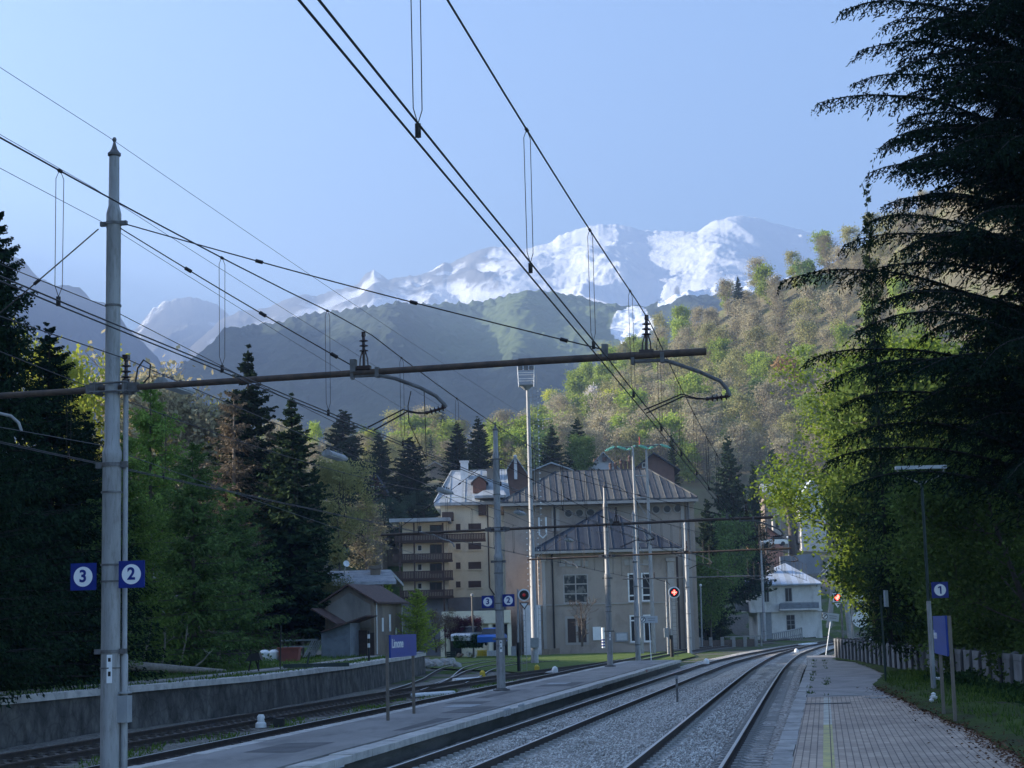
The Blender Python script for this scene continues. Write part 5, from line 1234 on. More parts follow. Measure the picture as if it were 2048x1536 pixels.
m = MB(); m.box(x0, x1, YW-1.2, YW-1.14, z0, z0+.75); m.box(x0, x0+.05, YW-1.14, YW-.13, z0, z0+.75); m.box(x1-.05, x1, YW-1.14, YW-.13, z0, z0+.75); m.box(x0, x1, YW-1.22, YW-1.12, z0+.78, z0+.86); m.build('balcony_rail', m_sheet, wh)
x0, x1, z0, z1 = rw(1475, 1205, 1502, 1222, YW+2); MB().box(x0, wx0-.002, YW+2, YW+5, z0, z1).build('side_balcony', m_sheet, wh)
c = at(1543, 1140, YW+2); m = MB(); m.box(c[0]-.35, c[0]+.35, c[1], c[1]+.7, c[2]-1.6, c[2]+.5); m.box(c[0]-.45, c[0]+.45, c[1]-.1, c[1]+.8, c[2]+.5, c[2]+.65); m.build('chimney', m_stonewall, wh)
# ---------------------------------------------------------------- chapel, tower house and others up the slope
def gable_house(name, label, cat, x0, x1, Y, D, z0, ze, zr, wm, rm, over=.6, wins=(), xr=None, wn_m=None, base=None):
    t = empty(name, ((x0+x1)/2, Y, z0), label, cat)
    xr = (x0+x1)/2 if xr is None else xr
    m = MB(); m.prism([(x0, Y, base if base is not None else z0-3), (x1, Y, base if base is not None else z0-3), (x1, Y, ze), (xr, Y, zr), (x0, Y, ze)], (0, D, 0)); m.build('wall', wm, t)
    m = MB(); sl0 = (zr-ze)/(xr-x0); sl1 = (zr-ze)/(x1-xr)
    for xa, za in ((x0-over, ze-over*sl0), (x1+over, ze-over*sl1)):
        a = np.array([xa, Y-over, za+.02]); b = np.array([xr, Y-over, zr+.02]); m.prism([a, b, b+UP*.16, a+UP*.16], (0, D+2*over, 0))
    m.build('roof', rm, t)
    for (a, c, b, d) in wins: window(t, a, c, b, d, Y, wn_m or M['white'], M['glassdark'], 1, .08)
    return t
x0, x1, z0, z1 = rw(1507, 1057, 1565, 1112, 272); e = at(1510, 1079, 272)[2]
ch = gable_house('chapel', 'small pink chapel with a round window, above the white station house', 'chapel', x0, x1, 272, 9, z0, e, z1, m_pink, m_tile, .6, base=4)
c = at(1541, 1087, 272); m = MB(); m.lathe([(.5, -.02), (.55, .1), (.75, .1), (.75, -.02)], c, -EY, 20); o = m.build('round_window', m_plasl, ch); m = MB(); disc(m, c-EY*.02, EY, .5, .04, 20); m.build('pane', M['glassdark'], o)
x0, x1, z0, z1 = rw(1546, 1036, 1562, 1064, 281); m = MB(); m.box(x0, x1, 281, 282.5, z0-3, z1); m.prism([(x0-.2, 280.8, z1), (x1+.2, 280.8, z1), ((x0+x1)/2, 280.8, z1+.5)], (0, 1.9, 0)); m.build('bell_turret', m_plasl, ch)
x0, x1, z0, z1 = rw(1551, 1043, 1557, 1055, 281); MB().box(x0, x1, 280.9, 280.99, z0, z1).build('bell_opening', M['black'], ch)
x0, x1, z0, z1 = rw(1535, 990, 1576, 1062, 300); e = at(1553, 990, 300)[2]
th_ = empty('tower_house', (x0, 300, z0), 'tall narrow brownish house with a pale roof behind the chapel', 'house')
MB().box(x0, x1, 300, 309, z0-4, e).build('wall', m_stonewall, th_)
q0, q1, _, zz = rw(1526, 965, 1584, 990, 299); m = MB(); m.prism([(q0, 299, e), (q1, 299, e), (q1-.4, 304, zz), (q0+.4, 304, zz)], (0, .1, .25)); m.prism([(q0, 310, e), (q0+.4, 304.1, zz), (q1-.4, 304.1, zz), (q1, 310, e)], (0, .1, .25)); m.build('roof', m_slab, th_)
for a, b, c, d in ((1541, 1000, 1560, 1030), (1565, 1000, 1574, 1030)): x0, x1, z0, z1 = rw(a, b, c, d, 300); MB().box(x0, x1, 299.9, 299.99, z0, z1).build('plaster_panel', m_plas, th_)
x0, x1, z0, z1 = rw(1601, 995, 1650, 1060, 312); t = gable_house('white_house', 'pale blue and white house half hidden by the sunny branches', 'house', x0, x1, 312, 10, z0, z1, z1+3, m_whitewall, m_roofW, .8, base=8)
x0, x1, z0, z1 = rw(736, 962, 768, 1008, 224); e = at(752, 968, 224)[2]
t = gable_house('chalet', 'red-brown timber chalet with a blue-grey roof among the spruces', 'chalet', x0, x1, 224, 9, z0, e-.6, at(752, 950, 224)[2], m_redtimber, m_roofB, 1.0, base=8)
x0, x1, z0, z1 = rw(738, 983, 770, 990, 222.8); m = MB(); m.box(x0, x1, 222.7, 222.8, z0, z1+.5); m.box(x0, x1, 222.8, 223.98, z0-.12, z0); m.build('balcony', m_timber, t)
for a in (742, 752, 761): x0, x1, z0, z1 = rw(a, 972, a+6, 983, 223.9); window(t, x0, x1, z0, z1, 224, M['white'], M['glassdark'], 1, .07)
x0, x1, z0, z1 = rw(742, 998, 802, 1024, 212); t = gable_house('chalet', 'lower brown chalet with a wide russet roof in front of the timber chalet', 'chalet', x0, x1, 212, 8, z0, at(770, 1012, 212)[2], at(772, 992, 212)[2], m_stonewall, m_tile, .9, base=5)
x0, x1, z0, z1 = rw(732, 1010, 764, 1065, 204); t = gable_house('chalet', 'stone-walled chalet with a balcony just right of the sunlit yellow tree', 'chalet', x0, x1, 204, 8, z0, at(748, 1022, 204)[2], at(742, 1003, 204)[2], m_stonewall, m_tile, .9, base=2)
x0, x1, z0, z1 = rw(1000, 917, 1062, 968, 205); t = gable_house('chalet', 'brown gabled chalet with a pale grey chimney strip behind the cream flats', 'chalet', x0, x1, 205, 9, z0, at(1030, 962, 205)[2], at(1029, 915, 205)[2], m_brown, m_roofC, .8, base=3)
x0, x1, z0, z1 = rw(1028, 910, 1034, 958, 204.6); MB().box(x0, x1, 204.5, 204.99, z0, z1).build('chimney', m_whitewall, t)
x0, x1, z0, z1 = rw(1272, 908, 1348, 965, 214); t = gable_house('brick_house', 'red-brown gabled house above the right end of the power house roof', 'house', x0, x1, 214, 10, z0, at(1310, 936, 214)[2], at(1307, 908, 214)[2], m_brown, m_roofB, .7, base=4, xr=at(1307, 908, 214)[0])
x0, x1, z0, z1 = rw(1284, 925, 1292, 935, 213.9); window(t, x0, x1, z0, z1, 214, M['white'], M['glassdark'], 1, .08)
x0, x1, z0, z1 = rw(1178, 918, 1236, 960, 228); t = gable_house('grey_roofed_house', 'house with a pale grey roof and small dormers behind the terracotta chimneys', 'house', x0, x1, 228, 9, z0, at(1207, 934, 228)[2]-.3, at(1207, 907, 228)[2], m_whitewall, m_roofC, .7, base=4)
m = MB()
for a in (1188, 1205): x0, x1, z0, z1 = rw(a, 914, a+8, 922, 227.6); m.box(x0, x1, 227.6, 229, z0, z1)
m.build('dormer', m_brown, t)
x0, x1, z0, z1 = rw(1060, 930, 1146, 960, 212); t = gable_house('grey_roofed_house', 'low house with a snow-pale flat gable roof behind the lighting tower', 'house', x0, x1, 212, 9, z0, at(1100, 944, 212)[2], at(1100, 928, 212)[2], m_stonewall, m_roofC, .9, base=3)
# hamlet far up the valley
rng_ = random.Random(11)
for k, (px, py, Y, w) in enumerate(((690, 905, 420, 34), (745, 912, 400, 30), (800, 915, 380, 40), (880, 905, 430, 46), (935, 916, 360, 36), (870, 925, 330, 40))):
    x0, x1, z0, z1 = rw(px-w/2, py, px+w/2, py+26, Y)
    gable_house('village_house', ['far pale house with a grey roof among the firs, leftmost of the hamlet', 'far house with a shining roof left of the twin spruces', 'far house with a slate roof in the middle of the hamlet', 'far long house below the curved wire loop', 'far house just left of the twin dark spruces', 'nearer grey-roofed house of the hamlet, above the cream flats'][k], 'house', x0, x1, Y, 9, z0, z0+(z1-z0)*.55, z1, [m_whitewall, m_cream, m_stonewall][k % 3], [m_roofC, m_roofB, m_slab][k % 3], .8, base=z0-12)
# crane
Y = 380.0; b = at(1211, 930, Y); tp = at(1211, 872, Y); t = empty('crane', b, 'grey lattice crane with an orange top on the lower hillside', 'crane')
m = MB()
for sx in (-.5, .5):
    for sy in (-.5, .5): m.cyl(b+EX*sx+EY*sy-UP*4, tp+EX*sx+EY*sy, .09, n=4)
for k in range(14):
    f = k/14; q = b+(tp-b)*f; f2 = b+(tp-b)*(f+1/14); sg = 1 if k % 2 else -1; m.cyl(q+EX*.5*sg-EY*.5, f2-EX*.5*sg-EY*.5, .06, n=4); m.cyl(q+EX*.5-EY*.5, q-EX*.5-EY*.5, .05, n=4)
m.build('lattice_mast', M['grey'], t)
m_or = pmat('orange paint', (.62, .25, .06), (.5, .2, .05), 3, .6)
m = MB(); j = at(1203, 832, Y); m.cyl(tp-EX*.7, j, .2, n=4); m.cyl(tp+EX*.5, j, .16, n=4); m.cbox(tp+UP*.6, EX, EY, UP, 1.6, 1.4, 1.4)
for f in (.25, .5, .75): m.cyl(tp-EX*.7+(j-tp+EX*.7)*f, tp+EX*.5+(j-tp-EX*.5)*f, .08, n=4)
m.build('jib', m_or, t)
# far pole on the slope
for px, pt, pb, Y, lab in ((1086, 838, 905, 330, 'grey T-shaped pole on the slope right of the lighting tower'), (1146, 788, 822, 480, 'small pole on the crest of the wooded hillside')):
    a = at(px, pb, Y); b = at(px, pt, Y); m = MB(); m.cyl(a-UP*3, b, .16, n=6); m.cbox(b, EX, EY, UP, 3.4 if Y < 400 else .6, .2, .25); tag(m.build('power_pole', M['grey']), lab, 'pole')
# cars by the garage
def car(name, base, L, col, label, rz=0.0):
    m_c = pmat('car paint '+name, col, tuple(k*.9 for k in col), 2, .3, .2)
    t = empty('parked_car', base, label, 'car'); W_ = 1.75; b = np.array(base)
    prof = [(-L/2, .3), (-L/2, .75), (-L/2+.15, .9), (-L*.18, .98), (L*.32, .98), (L/2-.08, .85), (L/2, .6), (L/2, .3)]
    m = MB(); m.prism([b+EX*x-EY*W_/2+UP*z for x, z in prof], EY*W_); m.build('body', m_c, t)
    cab = [(-L*.22, .98), (-L*.06, 1.45), (L*.22, 1.47), (L*.38, .98)]
    m = MB(); m.prism([b+EX*x-EY*(W_/2-.1)+UP*z for x, z in cab], EY*(W_-.2)); m.build('windows', M['glassdark'], t)
    m = MB(); m.prism([b+EX*x-EY*(W_/2-.12)+UP*z for x, z in [(-L*.07, 1.44), (L*.23, 1.46), (L*.2, 1.52), (-L*.04, 1.5)]], EY*(W_-.24)); m.build('roof', m_c, t)
    for x in (-L*.3, L*.3):
        for sy in (-1, 1): MB().cyl(b+EX*x+EY*sy*(W_/2-.1)+UP*.32, b+EX*x+EY*sy*(W_/2+.03)+UP*.32, .32, n=16).build('wheel', M['black'], t)
    t.rotation_euler.z = rz
car('blue', at(985, 1291, 150), 3.9, (.03, .12, .42), 'bright blue car parked before the garage, half behind the second mast', R(78))
car('silver', at(938, 1288, 151), 4.0, (.55, .56, .58), 'silver car parked under the purple-leaved trees', R(70))
car('white', at(1549, 1092, 268), 4.0, (.7, .7, .7), 'white car parked beside the pink chapel')
# crates and bags by the sidings
def crate(px0, py0, px1, py1, mat, label, name='crate', slats=True, rnd=0):
    Y = onz((px0+px1)/2, py1, -.42)[1]; x0, x1, z0, z1 = rw(px0, py0, px1, py1, Y); t = empty(name, ((x0+x1)/2, Y, z0), label, name.replace('_', ' '), 'things stacked by the sidings')
    m = MB()
    if slats:
        for k in range(4): zz = z0+(z1-z0)*k/4; m.box(x0, x1, Y, Y+.9, zz, zz+(z1-z0)*.2)
        for xx in (x0, (x0+x1)/2-.04, x1-.08): m.box(xx, xx+.08, Y-.03, Y-.001, z0, z1)
    else:
        r = random.Random(rnd)
        for k in range(9): c = np.array([r.uniform(x0+.2, x1-.2), Y+r.uniform(.1, .7), z0+(z1-z0)*r.uniform(.15, .7)]); w_ = (x1-x0)*.16; m.lathe([(0, -w_*.9), (w_*.9, -w_*.6), (w_*1.15, 0), (w_*.8, w_*.6), (0, w_*.85)], c, (r.uniform(-.4, .4), r.uniform(-.4, .4), 1), 9)
    m.build('body', mat, t, not slats)
crate(955, 1300, 974, 1315, M['yellow'], 'yellow crate in the row of stacked things by the sidings')
crate(974, 1301, 992, 1315, M['boardgrey'], 'grey crate at the right end of the row by the sidings')
crate(929, 1299, 953, 1318, M['white'], 'pile of white sacks in the row by the sidings', 'sack_pile', False, 3)
crate(911, 1304, 929, 1318, m_stonewall, 'heap of dark firewood left of the white sacks', 'log_heap', False, 7)
crate(893, 1303, 911, 1318, M['greenpost'], 'dark green crate at the left end of the row by the sidings')
# ================================================================== trees
def unit(a): return a/(np.linalg.norm(a, axis=-1, keepdims=True)+1e-9)
def diamonds(p, d, l, w, g, roll=None):
    """thin four-cornered leaves: base p, direction d, length l, width w"""
    n = len(p); a = unit(np.cross(d, g.normal(size=(n, 3)))) if roll is None else roll
    l = np.broadcast_to(np.asarray(l, float), (n,))[:, None]; w = np.broadcast_to(np.asarray(w, float), (n,))[:, None]
    V = np.stack([p, p+d*l*.45+a*w*.5, p+d*l, p+d*l*.45-a*w*.5], 1)
    return V.reshape(-1, 3), np.arange(4*n).reshape(n, 4), g.random(n)
def prisms(P0, P1, R0, R1, n=5):
    P0 = np.asarray(P0, float); P1 = np.asarray(P1, float); m = len(P0); d = unit(P1-P0)
    h = np.where(np.abs(d[:, 2:3]) < .9, np.array([[0, 0, 1.0]]), np.array([[1.0, 0, 0]])); a = unit(np.cross(d, h)); b = np.cross(d, a)
    t = np.arange(n)*2*np.pi/n; ring = a[:, None]*np.cos(t)[None, :, None]+b[:, None]*np.sin(t)[None, :, None]
    V = np.concatenate([P0[:, None]+ring*np.asarray(R0)[:, None, None], P1[:, None]+ring*np.asarray(R1)[:, None, None]], 1).reshape(-1, 3)
    k = np.arange(n); f = np.stack([k, (k+1) % n, n+(k+1) % n, n+k], 1)
    return V, (f[None]+(np.arange(m)*2*n)[:, None, None]).reshape(-1, 4)
def make_tree(name, label, cat, wood, leaf, mw, ml, loc=(0, 0, 0), group=None):
    """wood = (V, F), leaf = (V, F, rnd) around the origin"""
    t = empty(name, (0, 0, 0), label, cat, group)
    if wood is not None: fastmesh('trunk', wood[0], wood[1], mw, t)
    if leaf is not None: fastmesh('crown', leaf[0], leaf[1], ml, t, {'rnd': ('FACE', leaf[2])})
    t.location = Vector([float(k) for k in loc]); return t
def skeleton(g, H, r0, n1=14, n2=6, n3=4, spread=.45, rise=.5, base=.25, wob=.03, crown=None):
    """segments (p0, p1, r0, r1) and outer tips of a broad-leaved tree"""
    seg = []; tips = []
    def poly(p, d, L, ra, rb, k, lift):
        pts = [p]; dirs = []
        for i in range(k):
            d = unit(d+np.array([0, 0, lift/k])+g.normal(0, wob*2.2, 3)); q = pts[-1]+d*L/k
            seg.append((pts[-1], q, ra+(rb-ra)*i/k, ra+(rb-ra)*(i+1)/k)); pts.append(q); dirs.append(d)
        return pts, dirs
    tp, td = poly(np.zeros(3), np.array([0, 0, 1.0]), H*.9, r0, r0*.18, 9, .2)
    for i in range(n1):
        f = base+(1-base)*(i+g.random())/n1; k = min(int(f*9), 8); p = tp[k]+(tp[k+1]-tp[k])*(f*9-k if k < 9 else 0)
        az = i*2.4+g.normal(0, .4); prof = (crown(f) if crown else math.sin(math.pi*min(max((f-base*.6)/(1-base*.5), .08), .97))**.7)
        L = H*spread*prof*g.uniform(.75, 1.1)+.1; d = np.array([math.cos(az), math.sin(az), rise*g.uniform(.5, 1.5)]); d = unit(d)
        bp_, bd = poly(p, d, L, r0*.34*(1-f*.6), r0*.07, 4, .35)
        tips.append(bp_[-1])
        for j in range(n2):
            q = g.uniform(.3, 1); kk = min(int(q*4), 3); pp = bp_[kk]+(bp_[kk+1]-bp_[kk])*(q*4-kk)
            dd = unit(bd[kk]+g.normal(0, .75, 3)+np.array([0, 0, .15])); L2 = L*.45*g.uniform(.6, 1.2)
            cp, cd_ = poly(pp, dd, L2, r0*.07, r0*.03, 3, .25); tips.append(cp[-1])
            for m_ in range(n3):
                kk2 = g.integers(1, 4); d3 = unit(cd_[min(kk2, 2)]+g.normal(0, .8, 3)+np.array([0, 0, .2])); L3 = L2*.5*g.uniform(.6, 1.3)
                s3, _ = poly(cp[kk2], d3, L3, r0*.03, r0*.014, 2, .2); tips.append(s3[-1]); tips.append((s3[-1]+s3[-2])/2)
    a = [np.array([s[i] for s in seg]) for i in range(4)]
    return a, np.array(tips)
def broadleaf(seed, H, r0, nleaf, lsize, clump, **kw):
    g = np.random.default_rng(seed); minr = kw.pop('minr', .004); wn_ = kw.pop('droop', 0.0)
    a, tips = skeleton(g, H, r0, **kw)
    big = a[2] > r0*.1; V1, F1 = prisms(a[0][big], a[1][big], np.maximum(a[2][big], minr), np.maximum(a[3][big], minr), 6)
    V2, F2 = prisms(a[0][~big], a[1][~big], np.maximum(a[2][~big], minr), np.maximum(a[3][~big], minr*.8), 3)
    wood = (np.concatenate([V1, V2]), np.concatenate([F1, F2+len(V1)]))
    if nleaf <= 0: return wood, None
    w = g.random(len(tips))**1.5+.1; idx = g.choice(len(tips), nleaf, p=w/w.sum())
    p = tips[idx]+g.normal(0, clump, (nleaf, 3)); d = unit(g.normal(size=(nleaf, 3))+np.array([0, 0, -wn_]))
    V, F, r = diamonds(p, d, lsize*g.uniform(.6, 1.3, nleaf), lsize*.62*g.uniform(.7, 1.2, nleaf), g)
    cl = g.random(len(tips)); r = np.clip(.55*r+.45*cl[idx], 0, 1)       # whole sprays share a tint
    return wood, (V, F, r)
def sprays(g, P, tl, sub, w, hang, side=1.0, per=2):
    """twigs with needles along a branch line P; returns base, direction, length, width arrays"""
    m = len(P); d = unit(np.gradient(P, axis=0)); lat = unit(np.cross(d, np.array([0, 0, 1.0]))); s = np.linspace(0, 1, m)
    ps, ds, ls = [], [], []
    for q in range(per):
        sg = 1 if q % 2 else -1
        dr = unit(d*.75+lat*sg*side*g.uniform(.4, 1.1, (m, 1))+g.normal(0, .2, (m, 3))+np.array([0, 0, -hang]))
        ps.append(P+g.normal(0, .01, (m, 3))); ds.append(dr); ls.append(tl*(1.05-.72*s)*g.uniform(.55, 1.2, m))
    p = np.concatenate(ps); d_ = np.concatenate(ds); l = np.concatenate(ls)
    if sub <= 1: return p, d_, l, np.full(len(p), w)
    bp_, bd, bl = [], [], []
    for k in range(sub):
        f = (k+.3)/sub; q = p+d_*l[:, None]*f+np.array([0, 0, -1])*(l*hang*.5*f*f)[:, None]
        bp_.append(q); bd.append(unit(d_+g.normal(0, .55, (len(p), 3))+np.array([0, 0, -hang*.6]))); bl.append(l/sub*1.9*g.uniform(.7, 1.2, len(p)))
    n = len(p)*sub
    return np.concatenate(bp_), np.concatenate(bd), np.concatenate(bl), np.full(n, w)*g.uniform(.7, 1.3, n)
def conifer(seed, H, Rm, whorls=24, nb=7, m=9, tl=.28, sub=1, w=.16, droop=.25, lift=.15, hang=.25, base=.06, pw=.85, r0=None, per=2, jit=.25, tipL=.12, dead=0.0):
    g = np.random.default_rng(seed); r0 = r0 or H*.016
    P_, D_, L_, W_ = [], [], [], []; segs = []
    zs = H*(base+(1-base)*np.linspace(0, .985, whorls))
    for i, z in enumerate(zs):
        f = z/H; Lw = Rm*((1-f)/(1-base))**pw+tipL*.6
        for k in range(nb if f < .9 else max(4, nb-2)):
            az = k*2*np.pi/nb+i*1.1+g.normal(0, .2); L = Lw*g.uniform(1-jit*1.3, 1+jit*.45); s = np.linspace(.08, 1, m)
            zz = z+g.normal(0, H*.5/whorls)+L*(-droop*(1-.5*f)*s+(lift+.25*f)*s**2); az2 = az+g.normal(0, .12)*s
            P = np.stack([np.cos(az2)*L*s, np.sin(az2)*L*s, zz], 1)
            segs.append((np.array([0, 0, P[0, 2]]), P[m//2], r0*.16*(1-f)+.006, r0*.08*(1-f)+.004)); segs.append((P[m//2], P[-1], r0*.08*(1-f)+.004, .003))
            a = sprays(g, P, tl*L**.6*1.1, sub, w, hang, per=per); P_.append(a[0]); D_.append(a[1]); L_.append(a[2]); W_.append(a[3])
    top = np.array([[0, 0, H*.97]]); P_.append(np.repeat(top, 6, 0)); D_.append(unit(g.normal(0, .35, (6, 3))+np.array([0, 0, 1]))); L_.append(np.full(6, H*.035)); W_.append(np.full(6, w*.6))
    V, F, r = diamonds(np.concatenate(P_), np.concatenate(D_), np.concatenate(L_), np.concatenate(W_), g)
    k = 10; tz = np.linspace(0, H*.98, k+1); T0 = np.stack([np.zeros(k), np.zeros(k), tz[:-1]], 1); T1 = np.stack([np.zeros(k), np.zeros(k), tz[1:]], 1)
    V1, F1 = prisms(T0, T1, r0*(1-tz[:-1]/H*.97), r0*(1-tz[1:]/H*.97), 8)
    sg = [np.array([q[i] for q in segs]) for i in range(4)]; V2, F2 = prisms(sg[0], sg[1], sg[2], sg[3], 4)
    return (np.concatenate([V1, V2]), np.concatenate([F1, F2+len(V1)])), (V, F, r)
m_bark = pmat('grey brown bark', (.12, .1, .085), (.075, .062, .052), 5, .95, 0, .5, 20, stretch=(3, 3, .6))
m_barkd = pmat('dark conifer bark', (.03, .025, .022), (.018, .016, .015), 5, .95, 0, .4, 20)  # even dark tone for spruce and cedar bark
m_barkl = pmat('pale dry bark', (.27, .22, .18), (.19, .155, .13), 4, .95, 0, .3, 16, stretch=(3, 3, .6))
m_darkneedle = leafmat('dark spruce needles', (.010, .022, .012), (.018, .036, .018), (.03, .052, .026), .12)
m_needle = leafmat('spruce needles', (.018, .032, .016), (.032, .053, .026), (.052, .078, .036), .15)
m_cedar = leafmat('cedar needles', (.008, .018, .011), (.014, .028, .016), (.026, .045, .024), .1)
m_larch = leafmat('fresh larch needles', (.12, .2, .04), (.18, .27, .06), (.26, .35, .09), .35)
m_dullgreen = leafmat('dull green leaves', (.08, .14, .04), (.13, .2, .06), (.19, .27, .09), .35)
m_bluegreen = leafmat('blue green leaves', (.05, .085, .05), (.075, .12, .075), (.11, .16, .105), .25)
m_spring = leafmat('spring leaves', (.2, .28, .045), (.29, .37, .065), (.4, .46, .1), .45)
m_yellowleaf = leafmat('yellow green leaves', (.28, .31, .04), (.4, .42, .06), (.5, .5, .1), .45)
m_olive = leafmat('olive buds', (.22, .215, .09), (.3, .29, .125), (.38, .36, .16), .4)
m_brownbud = leafmat('brown buds and twigs', (.25, .22, .13), (.36, .32, .205), (.47, .42, .28), .38)
m_browndark = leafmat('dead brown twigs', (.13, .1, .07), (.19, .15, .105), (.25, .2, .14), .25)
m_purple = leafmat('purple leaves', (.05, .012, .022), (.085, .02, .035), (.12, .035, .05), .3)
m_blossom = leafmat('white blossom', (.6, .56, .52), (.72, .68, .64), None, .3)
m_rust = leafmat('russet leaves', (.28, .16, .07), (.36, .22, .1), (.42, .28, .14), .35)
m_ivy = leafmat('ivy leaves', (.02, .045, .015), (.035, .07, .022), (.06, .105, .035), .2)
m_hedge = leafmat('hedge conifer sprays', (.05, .08, .022), (.09, .135, .035), (.16, .21, .06), .3)
m_sunny = leafmat('sunny broad leaves', (.1, .15, .022), (.17, .23, .035), (.26, .31, .055), .42)

# ---------------------------------------------------------------- terrace, wall and lawn
WL = np.array([(-19.5, 18), (-15.6, 33), (-13.02, 43.9), (-11.8, 49.3), (-9.0, 59.8), (-7.3, 75.4), (-6.3, 92.4), (-5.75, 106.7), (-6.6, 112)])
def wl(s): return np.interp(s, WL[:, 1], WL[:, 0])
ss = np.concatenate([np.arange(18, 112.1, 1.0)]); vv = np.concatenate([np.linspace(0, 14, 24), np.linspace(15, 90, 40)])
P = np.zeros((len(ss), len(vv), 3)); P[..., 0] = wl(ss)[:, None]-vv[None, :]; P[..., 1] = ss[:, None]
zz = .75+np.clip(vv-13, 0, None)*.34; P[..., 2] = zz[None, :]+.12*(fbm(P[..., 0]/1.6, P[..., 1]/1.6, 4, 5)-.5)*np.minimum(1, vv/1.0)[None, :]
P[..., 2] -= sstep(104, 112, ss)[:, None]*1.0*(vv[None, :] < 4)
def grass_mat(name, a, b, c):
    m, n, l = _new(name); bb = n['Principled BSDF']; bb.inputs['Roughness'].default_value = .95; bb.inputs['Specular IOR Level'].default_value = .1
    tc = n.new('ShaderNodeTexCoord'); t1 = noise(n, l, tc.outputs['Object'], .9, 7, .7, .3); t2 = noise(n, l, tc.outputs['Object'], 14, 5, .7)
    mm = n.new('ShaderNodeMath'); mm.operation = 'MULTIPLY_ADD'; mm.inputs[1].default_value = .45; l.new(t2.outputs['Fac'], mm.inputs[0]); l.new(t1.outputs['Fac'], mm.inputs[2])
    rp = _ramp(n, l, mm.outputs[0], [(.55, a), (.72, b), (.9, c)]); l.new(rp.outputs['Color'], bb.inputs['Base Color'])
    bp_ = n.new('ShaderNodeBump'); bp_.inputs['Strength'].default_value = 1; bp_.inputs['Distance'].default_value = .08; l.new(t2.outputs['Fac'], bp_.inputs['Height']); l.new(bp_.outputs['Normal'], bb.inputs['Normal']); return m
m_grass = grass_mat('rough grass', (.045, .075, .02), (.075, .115, .03), (.14, .13, .075))
m_lawn = grass_mat('lawn', (.07, .11, .025), (.1, .145, .035), (.17, .19, .08))
struct(gridmesh('terrace', P, m_grass))
m_wallstain = pmat('stained retaining wall', (.15, .14, .128), (.06, .056, .052), 1.3, .92, 0, .7, 9, stretch=(1.2, 1.2, .8), dirt=((.035, .032, .03), 1.5, .95), detail=10, lo=.38, hi=.6)
rwall = empty('retaining_wall', (-11.8, 49.3, -.5), 'long stained retaining wall with a pale coping below the terrace', 'wall')
sw = np.concatenate([WL[:, 1]]); pw_ = np.stack([wl(sw), sw, 0*sw], 1)
_n, _l = m_wallstain.node_tree.nodes, m_wallstain.node_tree.links
_b = _n['Principled BSDF']; _src = _b.inputs['Base Color'].links[0].from_socket
_tc = _n.new('ShaderNodeTexCoord'); _nz = noise(_n, _l, _tc.outputs['Object'], 1.2, 4, .6); _ad = _n.new('ShaderNodeVectorMath'); _ad.operation = 'MULTIPLY_ADD'
_ad.inputs[1].default_value = (.35, .35, .35); _l.new(_nz.outputs['Color'], _ad.inputs[0]); _l.new(_tc.outputs['Object'], _ad.inputs[2])
_v = _n.new('ShaderNodeTexVoronoi'); _v.feature = 'DISTANCE_TO_EDGE'; _v.inputs['Scale'].default_value = 2.1; _l.new(_ad.outputs[0], _v.inputs['Vector'])
_rp = _ramp(_n, _l, _v.outputs['Distance'], [(.0, (.35, .33, .3)), (.07, (1, 1, 1))]); _v2 = _n.new('ShaderNodeTexVoronoi'); _v2.inputs['Scale'].default_value = 2.1; _l.new(_ad.outputs[0], _v2.inputs['Vector'])
_rp2 = _ramp(_n, _l, _v2.outputs['Distance'], [(0, (1.2, 1.18, 1.15)), (.6, (.85, .85, .85))])
_m1 = _n.new('ShaderNodeMixRGB'); _m1.blend_type = 'MULTIPLY'; _m1.inputs['Fac'].default_value = .45; _l.new(_src, _m1.inputs['Color1']); _l.new(_rp.outputs['Color'], _m1.inputs['Color2'])
_m2 = _n.new('ShaderNodeMixRGB'); _m2.blend_type = 'MULTIPLY'; _m2.inputs['Fac'].default_value = 1; _l.new(_m1.outputs['Color'], _m2.inputs['Color1']); _l.new(_rp2.outputs['Color'], _m2.inputs['Color2']); _l.new(_m2.outputs['Color'], _b.inputs['Base Color'])
MB().sweep(pw_, [(-.5, -.6), (-.5, .62), (0, .62), (.06, -.6)]).build('wall', m_wallstain, rwall)
MB().sweep(pw_, [(-.55, .62), (-.55, .8), (.07, .8), (.09, .625)]).build('coping', m_cope, rwall)
m = MB(); m.sweep([(wl(s)-.5-1.7-.03*(s-40)*0, s, .80) for s in np.arange(30, 104, 2.0)], [(-.45, -.1), (-.45, .0), (.45, .0), (.45, -.1)]); struct(m.build('path', m_asph2))
# lawn in front of the power house
m = MB(); V = [onz(1035, 1345, -.3), onz(1190, 1330, -.3), onz(1335, 1316, -.3), at(1352, 1303, 157), at(1060, 1303, 155), onz(1000, 1330, -.3)]
gl = MB(); gl.add([(1.0, 98, -.36), (6.5, 98, -.36), (13.8, 136, -.36), (15, 156.9, -.3), (-8, 156.9, -.3), (-6, 118, -.36)], [(0, 1, 2, 3, 4, 5)]); struct(gl.build('lawn', m_lawn))
m = MB(); a = onz(1085, 1311, -.34); b = onz(1185, 1304, -.34); m.obox(a, b-a, (0, .5, 0), UP*.55); tag(m.build('low_wall', m_stonewall), 'low dark stone kerb in the lawn before the power house', 'low wall')

